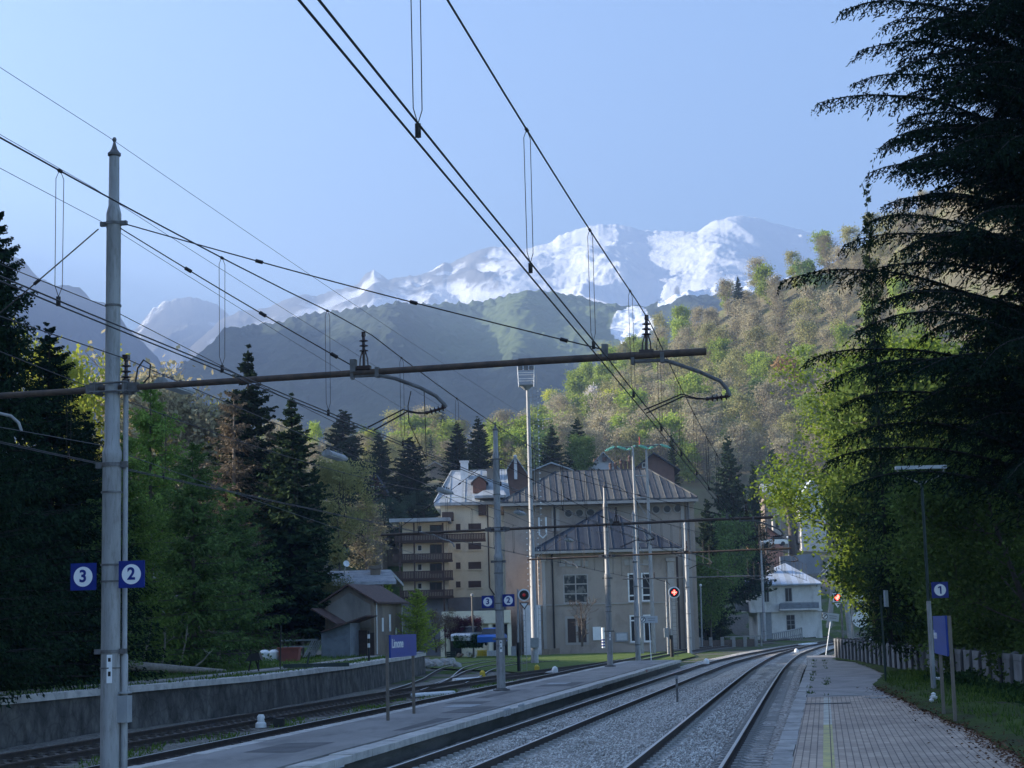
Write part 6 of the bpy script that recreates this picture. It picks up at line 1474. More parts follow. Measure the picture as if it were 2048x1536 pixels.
def place(proto, px, pbot, ptop, Y, label, group=None, H=None, zb=None, rz=None, first=False, wide=1.0):
    """copy a tree so that its foot and tip fall on those rows at depth Y"""
    b = at(px, pbot, Y); tp = at(px, ptop, Y); z0 = b[2] if zb is None else zb; h = tp[2]-z0
    s = h/H; r = random.uniform(0, 6.28) if rz is None else rz
    x = at(px, (pbot+ptop)/2, Y)[0]
    if first: o = proto; o.location = Vector((float(x), float(Y), float(z0))); o.rotation_euler.z = r; o.scale = (s*wide, s*wide, s)
    else: o = dup(proto, (x, Y, z0), r, label, (s*wide, s*wide, s))
    o['label'] = label
    if group: o['group'] = group
    return o
random.seed(21)
# ---------------------------------------------------------------- spruces
w_, l_ = conifer(101, 15, 3.1, 36, 9, 13, .36, 4, .075, .42, .25, .9, base=.04, per=3)
spr_near = make_tree('spruce_tree', 'x', 'spruce', w_, l_, m_barkd, m_darkneedle)
w_, l_ = conifer(102, 15, 2.7, 28, 8, 9, .34, 2, .2, .3, .2, .4, base=.05, per=3)
spr_mid = make_tree('spruce_tree', 'x', 'spruce', w_, l_, m_barkd, m_needle)
w_, l_ = conifer(103, 15, 3.0, 28, 8, 9, .36, 2, .2, .2, .2, .3, base=.03, pw=.8, jit=.35, per=3)
spr_mid2 = make_tree('spruce_tree', 'x', 'spruce', w_, l_, m_barkd, m_needle)
place(spr_near, -12, 1345, 425, 50, 'tall dark spruce at the left edge of the photo, its tip against the sky', first=True, H=15, zb=1.0, wide=1.25)
place(spr_near, 95, 1345, 655, 57, 'dark spruce just left of the near mast with long dead branches', H=15, zb=1.0, wide=1.6, rz=1.0)
place(spr_near, -70, 1345, 620, 43, 'dark spruce cut by the left edge, in front of the tallest one', H=15, zb=1.0, wide=1.3, rz=2.2)
place(spr_near, 170, 1340, 830, 66, 'low dark spruce right behind the near mast', H=15, zb=1.0, wide=1.6, rz=4.0)
place(spr_mid, 497, 1260, 700, 108, 'thin spruce whose tip stands alone above the brown thicket', first=True, H=15, wide=1.5)
place(spr_mid, 585, 1260, 795, 104, 'dark spruce right of the lone thin spruce, at the thicket edge', H=15, wide=1.6)
place(spr_mid, 630, 1230, 930, 112, 'dark narrow spruce right behind the yellow-green tree', H=15, wide=.9)
place(spr_mid2, 687, 1090, 822, 215, 'broad dark spruce behind the second hanging lamp', first=True, H=15, wide=2.2)
place(spr_mid2, 760, 1050, 868, 235, 'pale-tinted spruce between the broad spruce and the chalets', H=15, wide=1.9)
place(spr_mid2, 822, 1085, 876, 205, 'dark round-topped spruce left of the cream flats roof', H=15, wide=2.3)
place(spr_mid, 916, 1020, 846, 225, 'left one of two pointed spruces behind the cream flats roof', H=15, wide=1.9)
place(spr_mid, 958, 1020, 836, 222, 'right one of two pointed spruces behind the cream flats roof', H=15, wide=2.0)
place(spr_mid, 1105, 1010, 851, 226, 'pointed spruce just right of the lighting tower', H=15, wide=1.9)
place(spr_mid, 1156, 1010, 838, 222, 'tallest pointed spruce above the striped power house roof', H=15, wide=2.0)
place(spr_mid, 1345, 1010, 868, 240, 'slim dark spruce behind the red-brown brick gable', H=15, wide=.9)
place(spr_mid2, 1462, 1200, 876, 228, 'big dark spruce right of the power house', H=15, wide=1.25)
place(spr_mid2, 1510, 1180, 925, 236, 'dark spruce close behind the big spruce, left of the tower house', H=15, wide=.8)
place(spr_mid2, 1550, 1120, 900, 318, 'round-topped dark conifer above the tower house roof', H=15, wide=1.6)
place(spr_mid2, 1418, 1270, 1000, 190, 'dark spruce against the right corner of the power house', H=15, wide=1.0)
place(spr_mid, 1477, 640, 553, 470, 'single dark spruce standing out on the crest of the wooded hillside', H=15, wide=1.5)
for px, pb, pt, Y, lab in ((1425, 1290, 1150, 205, 'lowest dark spruce, left of the white station house behind the yard fence'),): place(spr_mid2, px, pb, pt, Y, lab, H=15, wide=1.2)
# ---------------------------------------------------------------- left bank: larches, bare trees, shrubs
w_, l_ = conifer(111, 12, 3.2, 24, 8, 12, .42, 4, .12, .15, .1, .6, base=.02, pw=.55, jit=.4)
larch = make_tree('larch_tree', 'x', 'larch', w_, l_, m_bark, m_larch)
w_, l_ = conifer(113, 12, 3.2, 24, 8, 12, .42, 4, .12, .15, .1, .6, base=.02, pw=.55, jit=.4)
larchd = make_tree('larch_tree', 'x', 'larch', w_, l_, m_bark, m_dullgreen)
place(larch, 300, 1335, 770, 78, 'tall fresh green larch just right of the near mast', first=True, H=12, zb=1.2, wide=1.0)
place(larchd, 385, 1330, 890, 74, 'bushy mid-green larch, second right of the near mast', first=True, H=12, zb=1.1, wide=1.25)
place(larchd, 470, 1300, 985, 99, 'low rounded green larch at the edge of the brown thicket', H=12, zb=1.2, wide=1.35, rz=2)
place(larch, 250, 1335, 880, 70, 'green larch half hidden by the cable pole', H=12, zb=1.1, wide=1.1, rz=3)
place(larchd, 190, 1340, 1000, 62, 'dim green larch between the near mast and the dark spruces', H=12, zb=1.0, wide=1.3, rz=1)
def bare(seed, H, r0, n1, n2, n3, nb, **kw):
    return broadleaf(seed, H, r0, nb, kw.pop('ls', .22), kw.pop('cl', .25), n1=n1, n2=n2, n3=n3, **kw)
w_, l_ = bare(121, 12, .16, 20, 8, 6, 3500, spread=.26, rise=1.1, minr=.012, ls=.3, cl=.3)
bare1 = make_tree('bare_tree', 'x', 'bare tree', w_, l_, m_barkl, m_brownbud)
w_, l_ = conifer(122, 13, 2.3, 26, 7, 10, .42, 3, .07, .05, .05, .5, base=.04, pw=.6, jit=.45)
brownlarch = make_tree('brown_larch', 'x', 'larch', w_, l_, m_barkl, m_browndark)
place(brownlarch, 545, 1290, 850, 108, 'leafless brown larch in the thicket below the lone thin spruce', first=True, H=13, zb=1.4, wide=1.2)
place(brownlarch, 468, 1295, 790, 106, 'leafless brown larch, tallest of the thicket', H=13, zb=1.4, wide=1.25, rz=1)
place(brownlarch, 600, 1285, 900, 108, 'leafless brown larch beside the yellow-green tree', H=13, zb=1.4, wide=1.0, rz=2)
place(brownlarch, 520, 1296, 1050, 104, 'low brown larch at the foot of the thicket', H=13, zb=1.2, wide=1.5, rz=3)
place(bare1, 315, 1300, 745, 112, 'bare pale tree behind the fresh green larch', first=True, H=12, zb=2, wide=1.0)
place(bare1, 345, 1300, 760, 118, 'bare pale tree right of the near lamp', H=12, zb=2, wide=1.0)
place(bare1, 415, 1300, 790, 115, 'bare pale tree between the larches and the lone spruce', H=12, zb=2, wide=1.0)
place(bare1, 215, 1300, 720, 120, 'bare pale tree seen behind the near mast', H=12, zb=2, wide=1.1)
place(bare1, 735, 1200, 1005, 122, 'bare tree in front of the stone-walled chalet', H=12, wide=1.2)
w_, l_ = broadleaf(131, 10, .14, 9000, .24, .32, n1=16, n2=7, n3=4, spread=.34, rise=.8, base=.15, minr=.008)
ylw = make_tree('yellow_green_tree', 'x', 'tree', w_, l_, m_bark, m_yellowleaf)
place(ylw, 372, 1200, 815, 116, 'bright yellow-green tree top glowing above the larches', first=True, H=10, wide=.7)
place(ylw, 150, 1200, 690, 112, 'bright yellow tree glimpsed behind the dark spruce by the mast', H=10, wide=.75, rz=1)
w_, l_ = broadleaf(132, 10, .14, 10000, .22, .3, n1=16, n2=7, n3=4, spread=.36, rise=.9, base=.12, minr=.008)
wil = make_tree('willow_tree', 'x', 'tree', w_, l_, m_bark, m_olive)
place(wil, 680, 1170, 925, 118, 'sunlit yellow-green tree between the dark spruces and the chalets', first=True, H=10, wide=.9)
place(wil, 645, 1300, 1160, 106, 'yellowish ivy-like shrub against the left side of the old house', H=10, wide=1.3, rz=2)
w_, l_ = broadleaf(133, 8, .12, 9000, .22, .3, n1=15, n2=7, n3=4, spread=.42, rise=.7, base=.1, minr=.008)
grn = make_tree('leafy_tree', 'x', 'tree', w_, l_, m_bark, m_bluegreen)
place(grn, 792, 1085, 1000, 200, 'grey-green leafy tree in front of the lower chalets', first=True, H=8, wide=1.2)
place(grn, 852, 1060, 985, 203, 'dark leafy tree beside the cream flats top balcony', H=8, wide=1.2, rz=1)
w_, l_ = broadleaf(134, 8, .12, 9000, .24, .32, n1=15, n2=7, n3=4, spread=.42, rise=.7, base=.1, minr=.008)
gr2 = make_tree('leafy_tree', 'x', 'tree', w_, l_, m_bark, m_dullgreen)
place(gr2, 1165, 960, 878, 214, 'mid-green leafy tree in front of the tallest pointed spruce', first=True, H=8, wide=1.1)
place(gr2, 1452, 1200, 1042, 214, 'light green leafy tree at the foot of the big dark spruce', H=8, wide=.9, rz=1)
place(gr2, 1420, 1280, 1120, 182, 'dim green tree behind the right corner of the power house', H=8, wide=1.0, rz=2)
w_, l_ = conifer(141, 7, 2.2, 16, 7, 9, .42, 3, .12, -.1, .35, .1, base=.02, pw=.6, jit=.35)
yl = make_tree('young_larch', 'x', 'larch', w_, l_, m_bark, m_spring)
place(yl, 772, 1290, 1148, 113, 'young yellow-green larch rising behind the right end of the old shed', first=True, H=7, wide=.8)
place(yl, 835, 1302, 1180, 105, 'bushy yellow-green young larch between the shed and the garage', H=7, wide=1.4, rz=1)
w_, l_ = broadleaf(142, 4, .08, 5000, .13, .2, n1=12, n2=6, n3=4, spread=.55, rise=.5, base=.05, minr=.006)
sc_ = make_tree('shrub', 'x', 'shrub', w_, l_, m_bark, m_browndark)
place(sc_, 872, 1305, 1228, 112, 'brownish drooping shrub left of the purple-leaved trees', first=True, H=4, wide=1.2)
w_, l_ = broadleaf(143, 4, .08, 4200, .18, .24, n1=14, n2=6, n3=4, spread=.5, rise=.9, base=.2, minr=.006)
pur = make_tree('purple_leaved_tree', 'x', 'tree', w_, l_, m_bark, m_purple)
for px, pt, lab in ((903, 1240, 'leftmost of the three purple-leaved trees before the garage'), (924, 1243, 'middle one of the three purple-leaved trees before the garage'), (948, 1241, 'rightmost of the three purple-leaved trees before the garage')):
    place(pur, px, 1292, pt, 151, lab, H=4, first=px == 903, wide=.85, group='purple-leaved trees')
w_, l_ = broadleaf(144, 5, .13, 0, .2, .2, n1=12, n2=6, n3=5, spread=.42, rise=1.3, base=.1, minr=.016)
bb = make_tree('bare_bush', 'x', 'bush', w_, None, m_bark, None)
place(bb, 1163, 1293, 1203, 154, 'bare dark many-stemmed bush in front of the power house door', first=True, H=5, wide=1.2)
# pollarded tree by the chapel
w_, l_ = broadleaf(145, 9, .42, 700, .4, .5, n1=9, n2=2, n3=2, spread=.3, rise=1.6, base=.45, minr=.05)
po = make_tree('pollarded_tree', 'x', 'tree', w_, l_, m_bark, m_dullgreen)
place(po, 1585, 1120, 958, 276, 'dark pollarded tree with stubby limbs right of the chapel', first=True, H=9, wide=1.2)
w_, l_ = conifer(146, 10, .5, 12, 3, 4, .3, 1, .3, 0, .3, 0, base=.3, r0=.22)
pt_ = make_tree('lopped_trunk', 'x', 'tree', w_, None, m_bark, None)
place(pt_, 1531, 1110, 965, 270, 'bare lopped trunk standing in front of the chapel', first=True, H=10)
# low hedge before the garage
g = np.random.default_rng(77); n_ = 5000; a = at(908, 1288, 149.5); b = at(965, 1288, 149.5)
p = np.stack([g.uniform(a[0], b[0], n_), 149.5+g.normal(0, .3, n_), a[2]-.3+g.uniform(0, 1.0, n_)], 1); V, F, r = diamonds(p, unit(g.normal(size=(n_, 3))), .16, .1, g)
tag(fastmesh('hedge', V, F, m_ivy, attrs={'rnd': ('FACE', r)}), 'low dark hedge in front of the silver car', 'hedge')

# ---------------------------------------------------------------- wooded hillside: about 300 single trees
HG = 'trees of the wooded hillside'
protos = []
def hp(name, lab, wl_, mw, ml, wt): protos.append((make_tree(name, lab, 'tree', wl_[0], wl_[1], mw, ml, group=HG), wt, lab))
kw = dict(n1=13, n2=5, n3=2, minr=.03)
for sd in (201, 202): hp('leafy_tree', 'fresh yellow-green tree on the wooded hillside', broadleaf(sd, 13, .2, 2600, .62, .6, spread=.3, rise=.8, base=.12, **kw), m_bark, m_spring, 2.8)
for sd in (203, 204): hp('budding_tree', 'olive tree just coming into leaf on the wooded hillside', broadleaf(sd, 13, .2, 2300, .5, .65, spread=.3, rise=.8, base=.12, **kw), m_barkl, m_olive, 2.7)
for sd in (205, 206, 207): hp('bare_tree', 'bare grey-brown tree on the wooded hillside', broadleaf(sd, 13, .2, 2600, .42, .6, spread=.3, rise=1.0, base=.12, n1=15, n2=6, n3=4, minr=.035), m_barkl, m_brownbud, 1.25)
hp('leafy_tree', 'darker mid-green tree on the wooded hillside', broadleaf(208, 13, .2, 2600, .6, .6, spread=.32, rise=.7, base=.1, **kw), m_bark, m_dullgreen, .7)
hp('yellow_tree', 'bright yellow tree on the wooded hillside', broadleaf(209, 12, .2, 2500, .6, .6, spread=.3, rise=.8, base=.1, **kw), m_bark, m_yellowleaf, .45)
hp('russet_tree', 'russet tree low on the wooded hillside', broadleaf(210, 11, .2, 2300, .6, .6, spread=.34, rise=.8, base=.1, **kw), m_bark, m_rust, .12)
hp('blossom_tree', 'white blossoming tree low on the wooded hillside', broadleaf(211, 11, .2, 2300, .55, .6, spread=.26, rise=1.0, base=.1, **kw), m_bark, m_blossom, .06)
hp('spruce_tree', 'dark spruce among the bare trees of the wooded hillside', conifer(212, 14, 2.8, 18, 6, 7, .36, 1, .4, .2, .15, .2), m_bark, m_needle, .25)
rr = random.Random(99); used = set(); cnt = 0
spots = []
for k in range(4000):
    px = rr.uniform(985, 1860); t = rr.random()**.85; p = hs_point(px, t)
    if px > 1800 and t < .3: continue
    if all((p[0]-q[0])**2+(p[1]-q[1])**2 > 44 for q in spots): spots.append(p)
    if len(spots) >= 258: break
for k in range(600):
    px = rr.uniform(1120, 1620); p = hs_point(px, rr.uniform(0, .16))
    if all((p[0]-q[0])**2+(p[1]-q[1])**2 > 30 for q in spots): spots.append(p)
    if len(spots) >= 294: break
wts = [q[1] for q in protos]
for p in sorted(spots, key=lambda q: q[1]):
    n_ = vnoise(p[0]/28, p[1]/28, 5); hgt = p[2]
    i = rr.choices(range(len(protos)), wts)[0]
    if n_ > .62 and rr.random() < .6: i = rr.choice((0, 1, 2, 3))
    elif n_ < .4 and rr.random() < .6: i = rr.choice((4, 5, 6))
    s = rr.uniform(.58, .95); o, _, lab = protos[i]
    sc3 = (s*rr.uniform(.9, 1.25), s*rr.uniform(.9, 1.25), s)
    if i in used: dup(o, (p[0], p[1], p[2]-.5), rr.uniform(0, 6.28), lab, sc3)
    else: used.add(i); o.location = Vector((float(p[0]), float(p[1]), float(p[2]-.5))); o.scale = sc3
for i, (o, _, lab) in enumerate(protos):
    if i not in used:
        p = hs_point(1340+40*i, .12); o.location = Vector((float(p[0]), float(p[1]), float(p[2]-.5)))
# trees of the valley behind the village
rr2 = random.Random(5)
for k in range(70):
    Y = rr2.uniform(295, 430); px = rr2.uniform(330, 1075); x = (px-1024)/FPX*Y; i = rr2.choice((0, 1, 2, 3, 3, 4, 5, 6, 7, 11, 11))
    lab = {0: 'spring-green', 1: 'spring-green', 2: 'olive', 3: 'olive', 4: 'bare', 5: 'bare', 6: 'bare', 7: 'mid-green', 11: 'dark pointed'}[i]
    s = rr2.uniform(.5, .85); dup(protos[i][0], (x, Y, float(zg(x, Y))-.3), rr2.uniform(0, 6.28), lab+' tree on the hazy valley slope behind the village', (s*1.3, s*1.3, s), 'trees of the valley slope')
for k, (px, pb, pt, Y) in enumerate(((625, 905, 838, 330), (660, 900, 845, 345), (735, 905, 850, 350), (790, 915, 862, 330), (845, 915, 868, 340), (590, 930, 850, 320), (1015, 930, 870, 300), (1040, 940, 885, 290), (985, 950, 890, 300))):
    i = (0, 2, 8, 3, 0, 2, 4, 3, 5)[k] % len(protos)
    dup(protos[i][0], (at(px, pb, Y)[0], Y, at(px, pb, Y)[2]-1), k, ['sunlit yellow-green tree of the far village, leftmost', 'sunlit olive tree left of the broad dark spruce', 'sunlit tree right of the broad dark spruce', 'sunlit olive tree behind the chalets', 'small sunlit tree behind the hanging wire loop', 'pale sunlit tree between the thicket and the broad spruce', 'bare tree at the foot of the hillside, left of the lighting tower', 'olive tree at the foot of the hillside behind the tower', 'bare tree above the brown gabled chalet'][k], (at(px, pt, Y)[2]-at(px, pb, Y)[2])/12.5, 'trees of the far village')
# ================================================================== right side: cedar, hedge, fence, verge
random.seed(31)
g = np.random.default_rng(311)
TR = np.array([12.9, 37.0])                    # cedar trunk, behind the fence and just outside the frame
tips = [(1690, 10), (1722, 90), (1640, 192), (1712, 150), (1762, 276), (1812, 235), (1786, 322), (1830, 352), (1745, 425), (1702, 478), (1692, 542), (1562, 548), (1612, 706), (1640, 748), (1682, 792), (1682, 862), (1700, 960), (1660, 905), (1770, 35), (1850, -20), (1790, 112), (1800, 180), (1760, 590), (1720, 650), (1730, 330)]
B_ = []
for px, py in tips: B_.append((at(px, py, g.uniform(33.5, 37.5)), py+max(0, 2235-px)*g.uniform(.12, .30)+40))
for k in range(165):
    px = g.uniform(1770, 2180); py = g.uniform(-160, 960); B_.append((at(px, py, g.uniform(32.8, 41)), py+(2235-px)*g.uniform(.1, .3)+20))
for k in range(70):
    a = g.uniform(0, 6.28); z = g.uniform(3.5, 17); L = g.uniform(2.5, 5)*(1-z/26); B_.append((np.array([TR[0]+L*math.cos(a), TR[1]+L*math.sin(a), z]), None))
ps, ds, ls, ws, segs = [], [], [], [], []
for i, (T, py0) in enumerate(B_):
    z0 = at(2235, py0, 37)[2] if py0 is not None else T[2]-g.uniform(.2, 1)
    z0 = min(max(z0, 1.5), 21); O = np.array([TR[0], TR[1], z0]); L = np.linalg.norm(T-O); m_ = int(10+L*6); s = np.linspace(.06, 1, m_)
    sag = g.uniform(.05, .12)*L; drop = g.uniform(.10, .2)
    P = O+(T-O)*s[:, None]; P[:, 2] += sag*np.sin(np.pi*s)+drop*(1-(s**6))*0+.35*L*.1*(1-(2*s-1)**2)
    P[:, 2] += np.where(s > .82, -((s-.82)/.18)**2*drop*1.0+0, 0)+drop*.5*(s > 2); P[:, :2] += np.cumsum(g.normal(0, .012, (m_, 2)), 0)
    a = sprays(g, P, .95*min(1, L/3.5), 7, .034, .5, per=5); ps.append(a[0]); ds.append(a[1]); ls.append(np.clip(a[2], .05, .2)); ws.append(a[3])
    b2 = sprays(g, P, .16, 2, .03, .2, per=6); ps.append(b2[0]); ds.append(b2[1]); ls.append(b2[2]); ws.append(b2[3])
    for q in range(m_-1): segs.append((P[q], P[q+1], .045*(1-s[q])+.008, .045*(1-s[q+1])+.008))
V, F, r = diamonds(np.concatenate(ps), np.concatenate(ds), np.concatenate(ls), np.concatenate(ws), g)
sg = [np.array([q[i] for q in segs]) for i in range(4)]; V2, F2 = prisms(sg[0], sg[1], sg[2], sg[3], 4)
k = 12; tz = np.linspace(0, 23, k+1); T0 = np.stack([np.full(k, TR[0]), np.full(k, TR[1]), tz[:-1]-.4], 1); T1 = np.stack([np.full(k, TR[0]), np.full(k, TR[1]), tz[1:]-.4], 1)
V1, F1 = prisms(T0, T1, .42*(1-tz[:-1]/24), .42*(1-tz[1:]/24), 10)
ced = empty('cedar_tree', (TR[0], TR[1], -.4), 'huge dark cedar filling the right edge, its long drooping boughs against the sky', 'cedar')
fastmesh('trunk', np.concatenate([V1, V2]), np.concatenate([F1, F2+len(V1)]), m_barkd, ced)
fastmesh('crown', V, F, m_cedar, ced, {'rnd': ('FACE', r)})
# thin young conifer with its tip beside the cedar
w_, l_ = conifer(301, 16, 1.7, 40, 7, 9, .36, 3, .07, .3, .2, .5, base=.02, pw=.8, jit=.4, r0=.11)
yt = make_tree('young_cedar', 'x', 'cedar', w_, l_, m_barkd, m_needle)
place(yt, 1757, 1290, 368, 62, 'slender young conifer whose thin bent tip shows beside the big cedar', first=True, H=16, wide=.75)
# sunny broad-leaved trees behind the fence
w_, l_ = broadleaf(311, 16, .24, 46000, .19, .42, n1=22, n2=8, n3=4, spread=.27, rise=.6, base=.08, minr=.01)
su = make_tree('broadleaf_tree', 'x', 'tree', w_, l_, m_bark, m_sunny)
place(su, 1742, 1300, 640, 86, 'tall sunlit yellow-green tree beyond the fence, partly behind the cedar', first=True, H=16, wide=1.2)
w_, l_ = broadleaf(312, 9, .16, 26000, .16, .32, n1=18, n2=7, n3=4, spread=.34, rise=.35, base=.06, minr=.008)
su2 = make_tree('broadleaf_tree', 'x', 'tree', w_, l_, m_bark, m_sunny)
place(su2, 1758, 1150, 880, 92, 'sunlit tree reaching left over the white station house', first=True, H=9, wide=1.15, zb=6.3)
place(su2, 1818, 1305, 1085, 82, 'low sunlit bush hanging over the far end of the fence', H=9, wide=1.25, rz=2)
w_, l_ = broadleaf(313, 9, .16, 34000, .17, .34, n1=20, n2=8, n3=4, spread=.34, rise=.4, base=.04, minr=.008)
he = make_tree('hedge_tree', 'x', 'tree', w_, l_, m_bark, m_hedge)
for i, (px, pt, Y, wd, lab) in enumerate(((1812, 880, 72, 1.0, 'dark bushy tree behind the notice board'), (1880, 900, 63, 1.05, 'dark bushy tree right behind the slim lamp post'), (1965, 880, 55, 1.1, 'dark bushy tree right of the number 1 sign'), (2060, 860, 48, 1.1, 'dark bushy tree cut by the right edge, below the cedar'), (1935, 700, 74, 1.1, 'taller dark tree rising behind the bushy ones, under the cedar'), (2080, 640, 68, 1.2, 'tallest dark tree at the right edge behind the cedar boughs'))):
    place(he, px, 1330, pt, Y, lab, H=9, first=i == 0, wide=wd, rz=i*1.3, zb=0)
# ---------------------------------------------------------------- fence
m_panel = pmat('grey concrete panel', (.20, .205, .215), (.145, .15, .155), 1.5, .9, 0, .3, 20, dirt=((.09, .09, .085), 1.6, .7))
m_fpost = pmat('dark concrete post', (.1, .1, .1), (.07, .07, .072), 3, .9, 0, .3, 20)
fe = empty('concrete_fence', (FENCE0[0], FENCE0[1], .2), 'long low fence of grey concrete panels and hooked posts along the near platform', 'fence')
fd = FENCE1-FENCE0; FL = np.linalg.norm(fd); fd = np.array([fd[0]/FL, fd[1]/FL, 0]); fn = np.array([-fd[1], fd[0], 0]); nb_ = 39; st = FL/nb_
for i in range(nb_):
    a = np.array([FENCE0[0], FENCE0[1], .12])+fd*st*i
    m = MB(); m.obox(a+fd*.05-fn*.02, fd*(st-.1), -fn*.05, UP*.92); m.obox(a+fd*.05-fn*.015, fd*(st-.1), -fn*.06, UP*.12+UP*0); m.obox(a+fd*.05-fn*.012+UP*.93, fd*(st-.1), -fn*.068, UP*.16); m.build('panel', m_panel, fe)
    q = a+fn*.03; m = MB(); m.tube([q, q+UP*.95, q+UP*1.08-fn*.03, q+UP*1.13-fn*.12, q+UP*1.1-fn*.2], [.05, .05, .05, .045, .035], 6); m.build('post', m_fpost, fe)
# ---------------------------------------------------------------- verge between paving and fence
ed = np.array([(4.9, 12), (6.71, 23.55), (7.83, 30.65), (8.72, 37.8), (9.6, 45), (10.5, 52), (12.9, 62), (15.3, 80)])
sv = np.arange(14, 86, .5); ex = np.interp(sv, ed[:, 1], ed[:, 0]); fx = np.maximum(fence_x(sv)-.02, ex+.3)
tv = np.linspace(0, 1, 26); P = np.zeros((len(sv), 26, 3)); P[..., 0] = ex[:, None]+(fx-ex)[:, None]*tv[None, :]; P[..., 1] = sv[:, None]
P[..., 0] += .35*(fbm(P[..., 1]/.8, P[..., 0]*0, 4, 2)-.5)*(1-tv[None, :])
P[..., 2] = .262+.16*np.sin(np.pi*np.clip(tv*1.4, 0, 1))[None, :]*fbm(P[..., 0]/.9, P[..., 1]/1.4, 4, 6)+.03*fbm(P[..., 0]/.2, P[..., 1]/.3, 3, 7)
m_verge = grass_mat('verge soil and grass', (.06, .05, .035), (.06, .085, .025), (.085, .12, .03))
struct(gridmesh('verge', P, m_verge))
n_ = 15000; s = 20+(62-20)*g.random(n_)**1.3; t = g.random(n_)**.8; x = np.interp(s, ed[:, 1], ed[:, 0]); fx_ = fence_x(s); keep = (vnoise(s/2.2, t*4, 9) > .38) & (t > .12); s, t, x, fx_ = s[keep], t[keep], x[keep], fx_[keep]
p = np.stack([x+(fx_-x)*t, s, np.full(len(s), .28)], 1); V, F, r = diamonds(p, unit(g.normal(0, .45, (len(s), 3))+np.array([0, 0, 1])), g.uniform(.08, .26, len(s)), .022, g)
tag(fastmesh('grass', V, F, leafmat('verge grass', (.04, .075, .015), (.075, .125, .025), (.12, .17, .04), .3), attrs={'rnd': ('FACE', r)}), kind='stuff')
n_ = 9000; s = 20+(50-20)*g.random(n_)**1.2; t = np.clip(g.normal(.06, .1, n_), -.22, 1); x = np.interp(s, ed[:, 1], ed[:, 0]); keep = (t > -.05) | (g.random(n_) < .22); s, t, x = s[keep], t[keep], x[keep]
p = np.stack([x+(fence_x(s)-x)*t, s, .262+.05*np.clip(t, 0, .5)+g.uniform(0, .03, len(s))], 1); d = unit(g.normal(size=(len(s), 3))*np.array([1, 1, .25])); nrm = unit(np.cross(d, np.array([0, 0, 1.0])+g.normal(0, .3, (len(s), 3))))
V, F, r = diamonds(p, d, g.uniform(.04, .09, len(s)), .04, g, nrm)
tag(fastmesh('leaf_litter', V, F, leafmat('fallen leaves', (.06, .03, .02), (.12, .06, .035), (.2, .12, .07), .1), attrs={'rnd': ('FACE', r)}), kind='stuff')
n_ = 9000; s = g.uniform(24, 56, n_); t = np.clip(1-np.abs(g.normal(0, .22, n_)), 0, 1); x = np.interp(s, ed[:, 1], ed[:, 0]); p = np.stack([x+(fence_x(s)-.1-x)*t, s, .3+g.uniform(0, .4, n_)*np.clip((t-.4)/.6, 0, 1)*vnoise(s/1.6, t*3, 4)], 1)
V, F, r = diamonds(p, unit(g.normal(size=(n_, 3))), g.uniform(.07, .14, n_), .09, g)
tag(fastmesh('ivy', V, F, m_ivy, attrs={'rnd': ('FACE', r)}), kind='stuff')
for k, (px, py) in enumerate(((1878, 1366), (1866, 1408))):
    b = onz(px, py, .3); m = MB()
    for q in range(5): c = b+np.array([g.normal(0, .05), g.normal(0, .05), .12+g.normal(0, .03)]); m.lathe([(0, -.05), (.05, -.02), (.055, .02), (0, .05)], c, n=8)
    tag(m.build('white_flower', M['white']), ['white flower head by the foot of the slim lamp post', 'small white flower head in the ivy before the lamp post'][k], 'flower')
# drain channel and covers in the paving
a = np.array([edge1(np.array([41.6]), .32)[0], 41.6, Pz-.002]); m = MB(); m.obox(a, (1.05, -.05, 0), (0, .16, 0), UP*.02); tag(m.build('drain_cover', M['galv_dark']), 'narrow dark drain cover crossing the edge line of the near platform', 'drain cover')
for px, py, w, lab in ((1690, 1390, 1.1, 'flat grey manhole cover in the brick paving'), (1760, 1395, .7, 'smaller grey manhole cover near the grass')):
    b = onz(px, py, Pz); m = MB(); m.box(b[0]-w/2, b[0]+w/2, b[1]-.4, b[1]+.4, Pz-.02, Pz+.006); m.box(b[0]-w/2+.06, b[0]+w/2-.06, b[1]-.34, b[1]+.34, Pz+.004, Pz+.01); tag(m.build('manhole_cover', M['concrete']), lab, 'manhole cover')
b = onz(1110, 1369, .05)
for px, py, lab in ((925, 1412, 'flat dark hatch in the island platform behind the Limone board'), (1116, 1367, 'pale strip hatch in the island platform near the third mast')):
    b = onz(px, py, .05); m = MB(); m.cbox(b+UP*.001, PERP, ALONG, UP, .8, 1.6, .012); tag(m.build('platform_hatch', M['grey']), lab, 'hatch')
# ---------------------------------------------------------------- far end: posts, rails, balustrade
def post(px0, py0, px1, py1, Y, r, mat, label):
    a = at(px0, py0, Y); b = at(px1, py1, Y); a[2] -= .8; m = MB(); m.tube([a, b], [r, r*.7], 8); tag(m.build('concrete_post', M[mat]), label, 'post')
post(1657, 1232, 1667, 1158, 118, .2, 'concrete', 'leaning concrete post left of the square red signal')
post(1701, 1262, 1686, 1150, 118, .2, 'galv', 'leaning grey post right of the square red signal')
t = empty('round_plate_post', at(1706, 1300, 104), 'post with two pale rounded plates behind the sunny branches', 'sign')
a = at(1706, 1310, 104); b = at(1704, 1165, 104); MB().tube([a, b], .09, 8).build('post', M['concrete'], t)
for px, py, rx in ((1722, 1190, .48), (1721, 1238, .5)): m = MB(); disc(m, at(px, py, 103.8), EY, rx, .04, 22); m.build('round_plate', M['signwhite'], t)
m = MB()
for k in range(2): m.tube([at(1637, 1158-8*k, 262), at(1662, 1132-8*k, 268), at(1690, 1108-8*k, 275)], .06, 5)
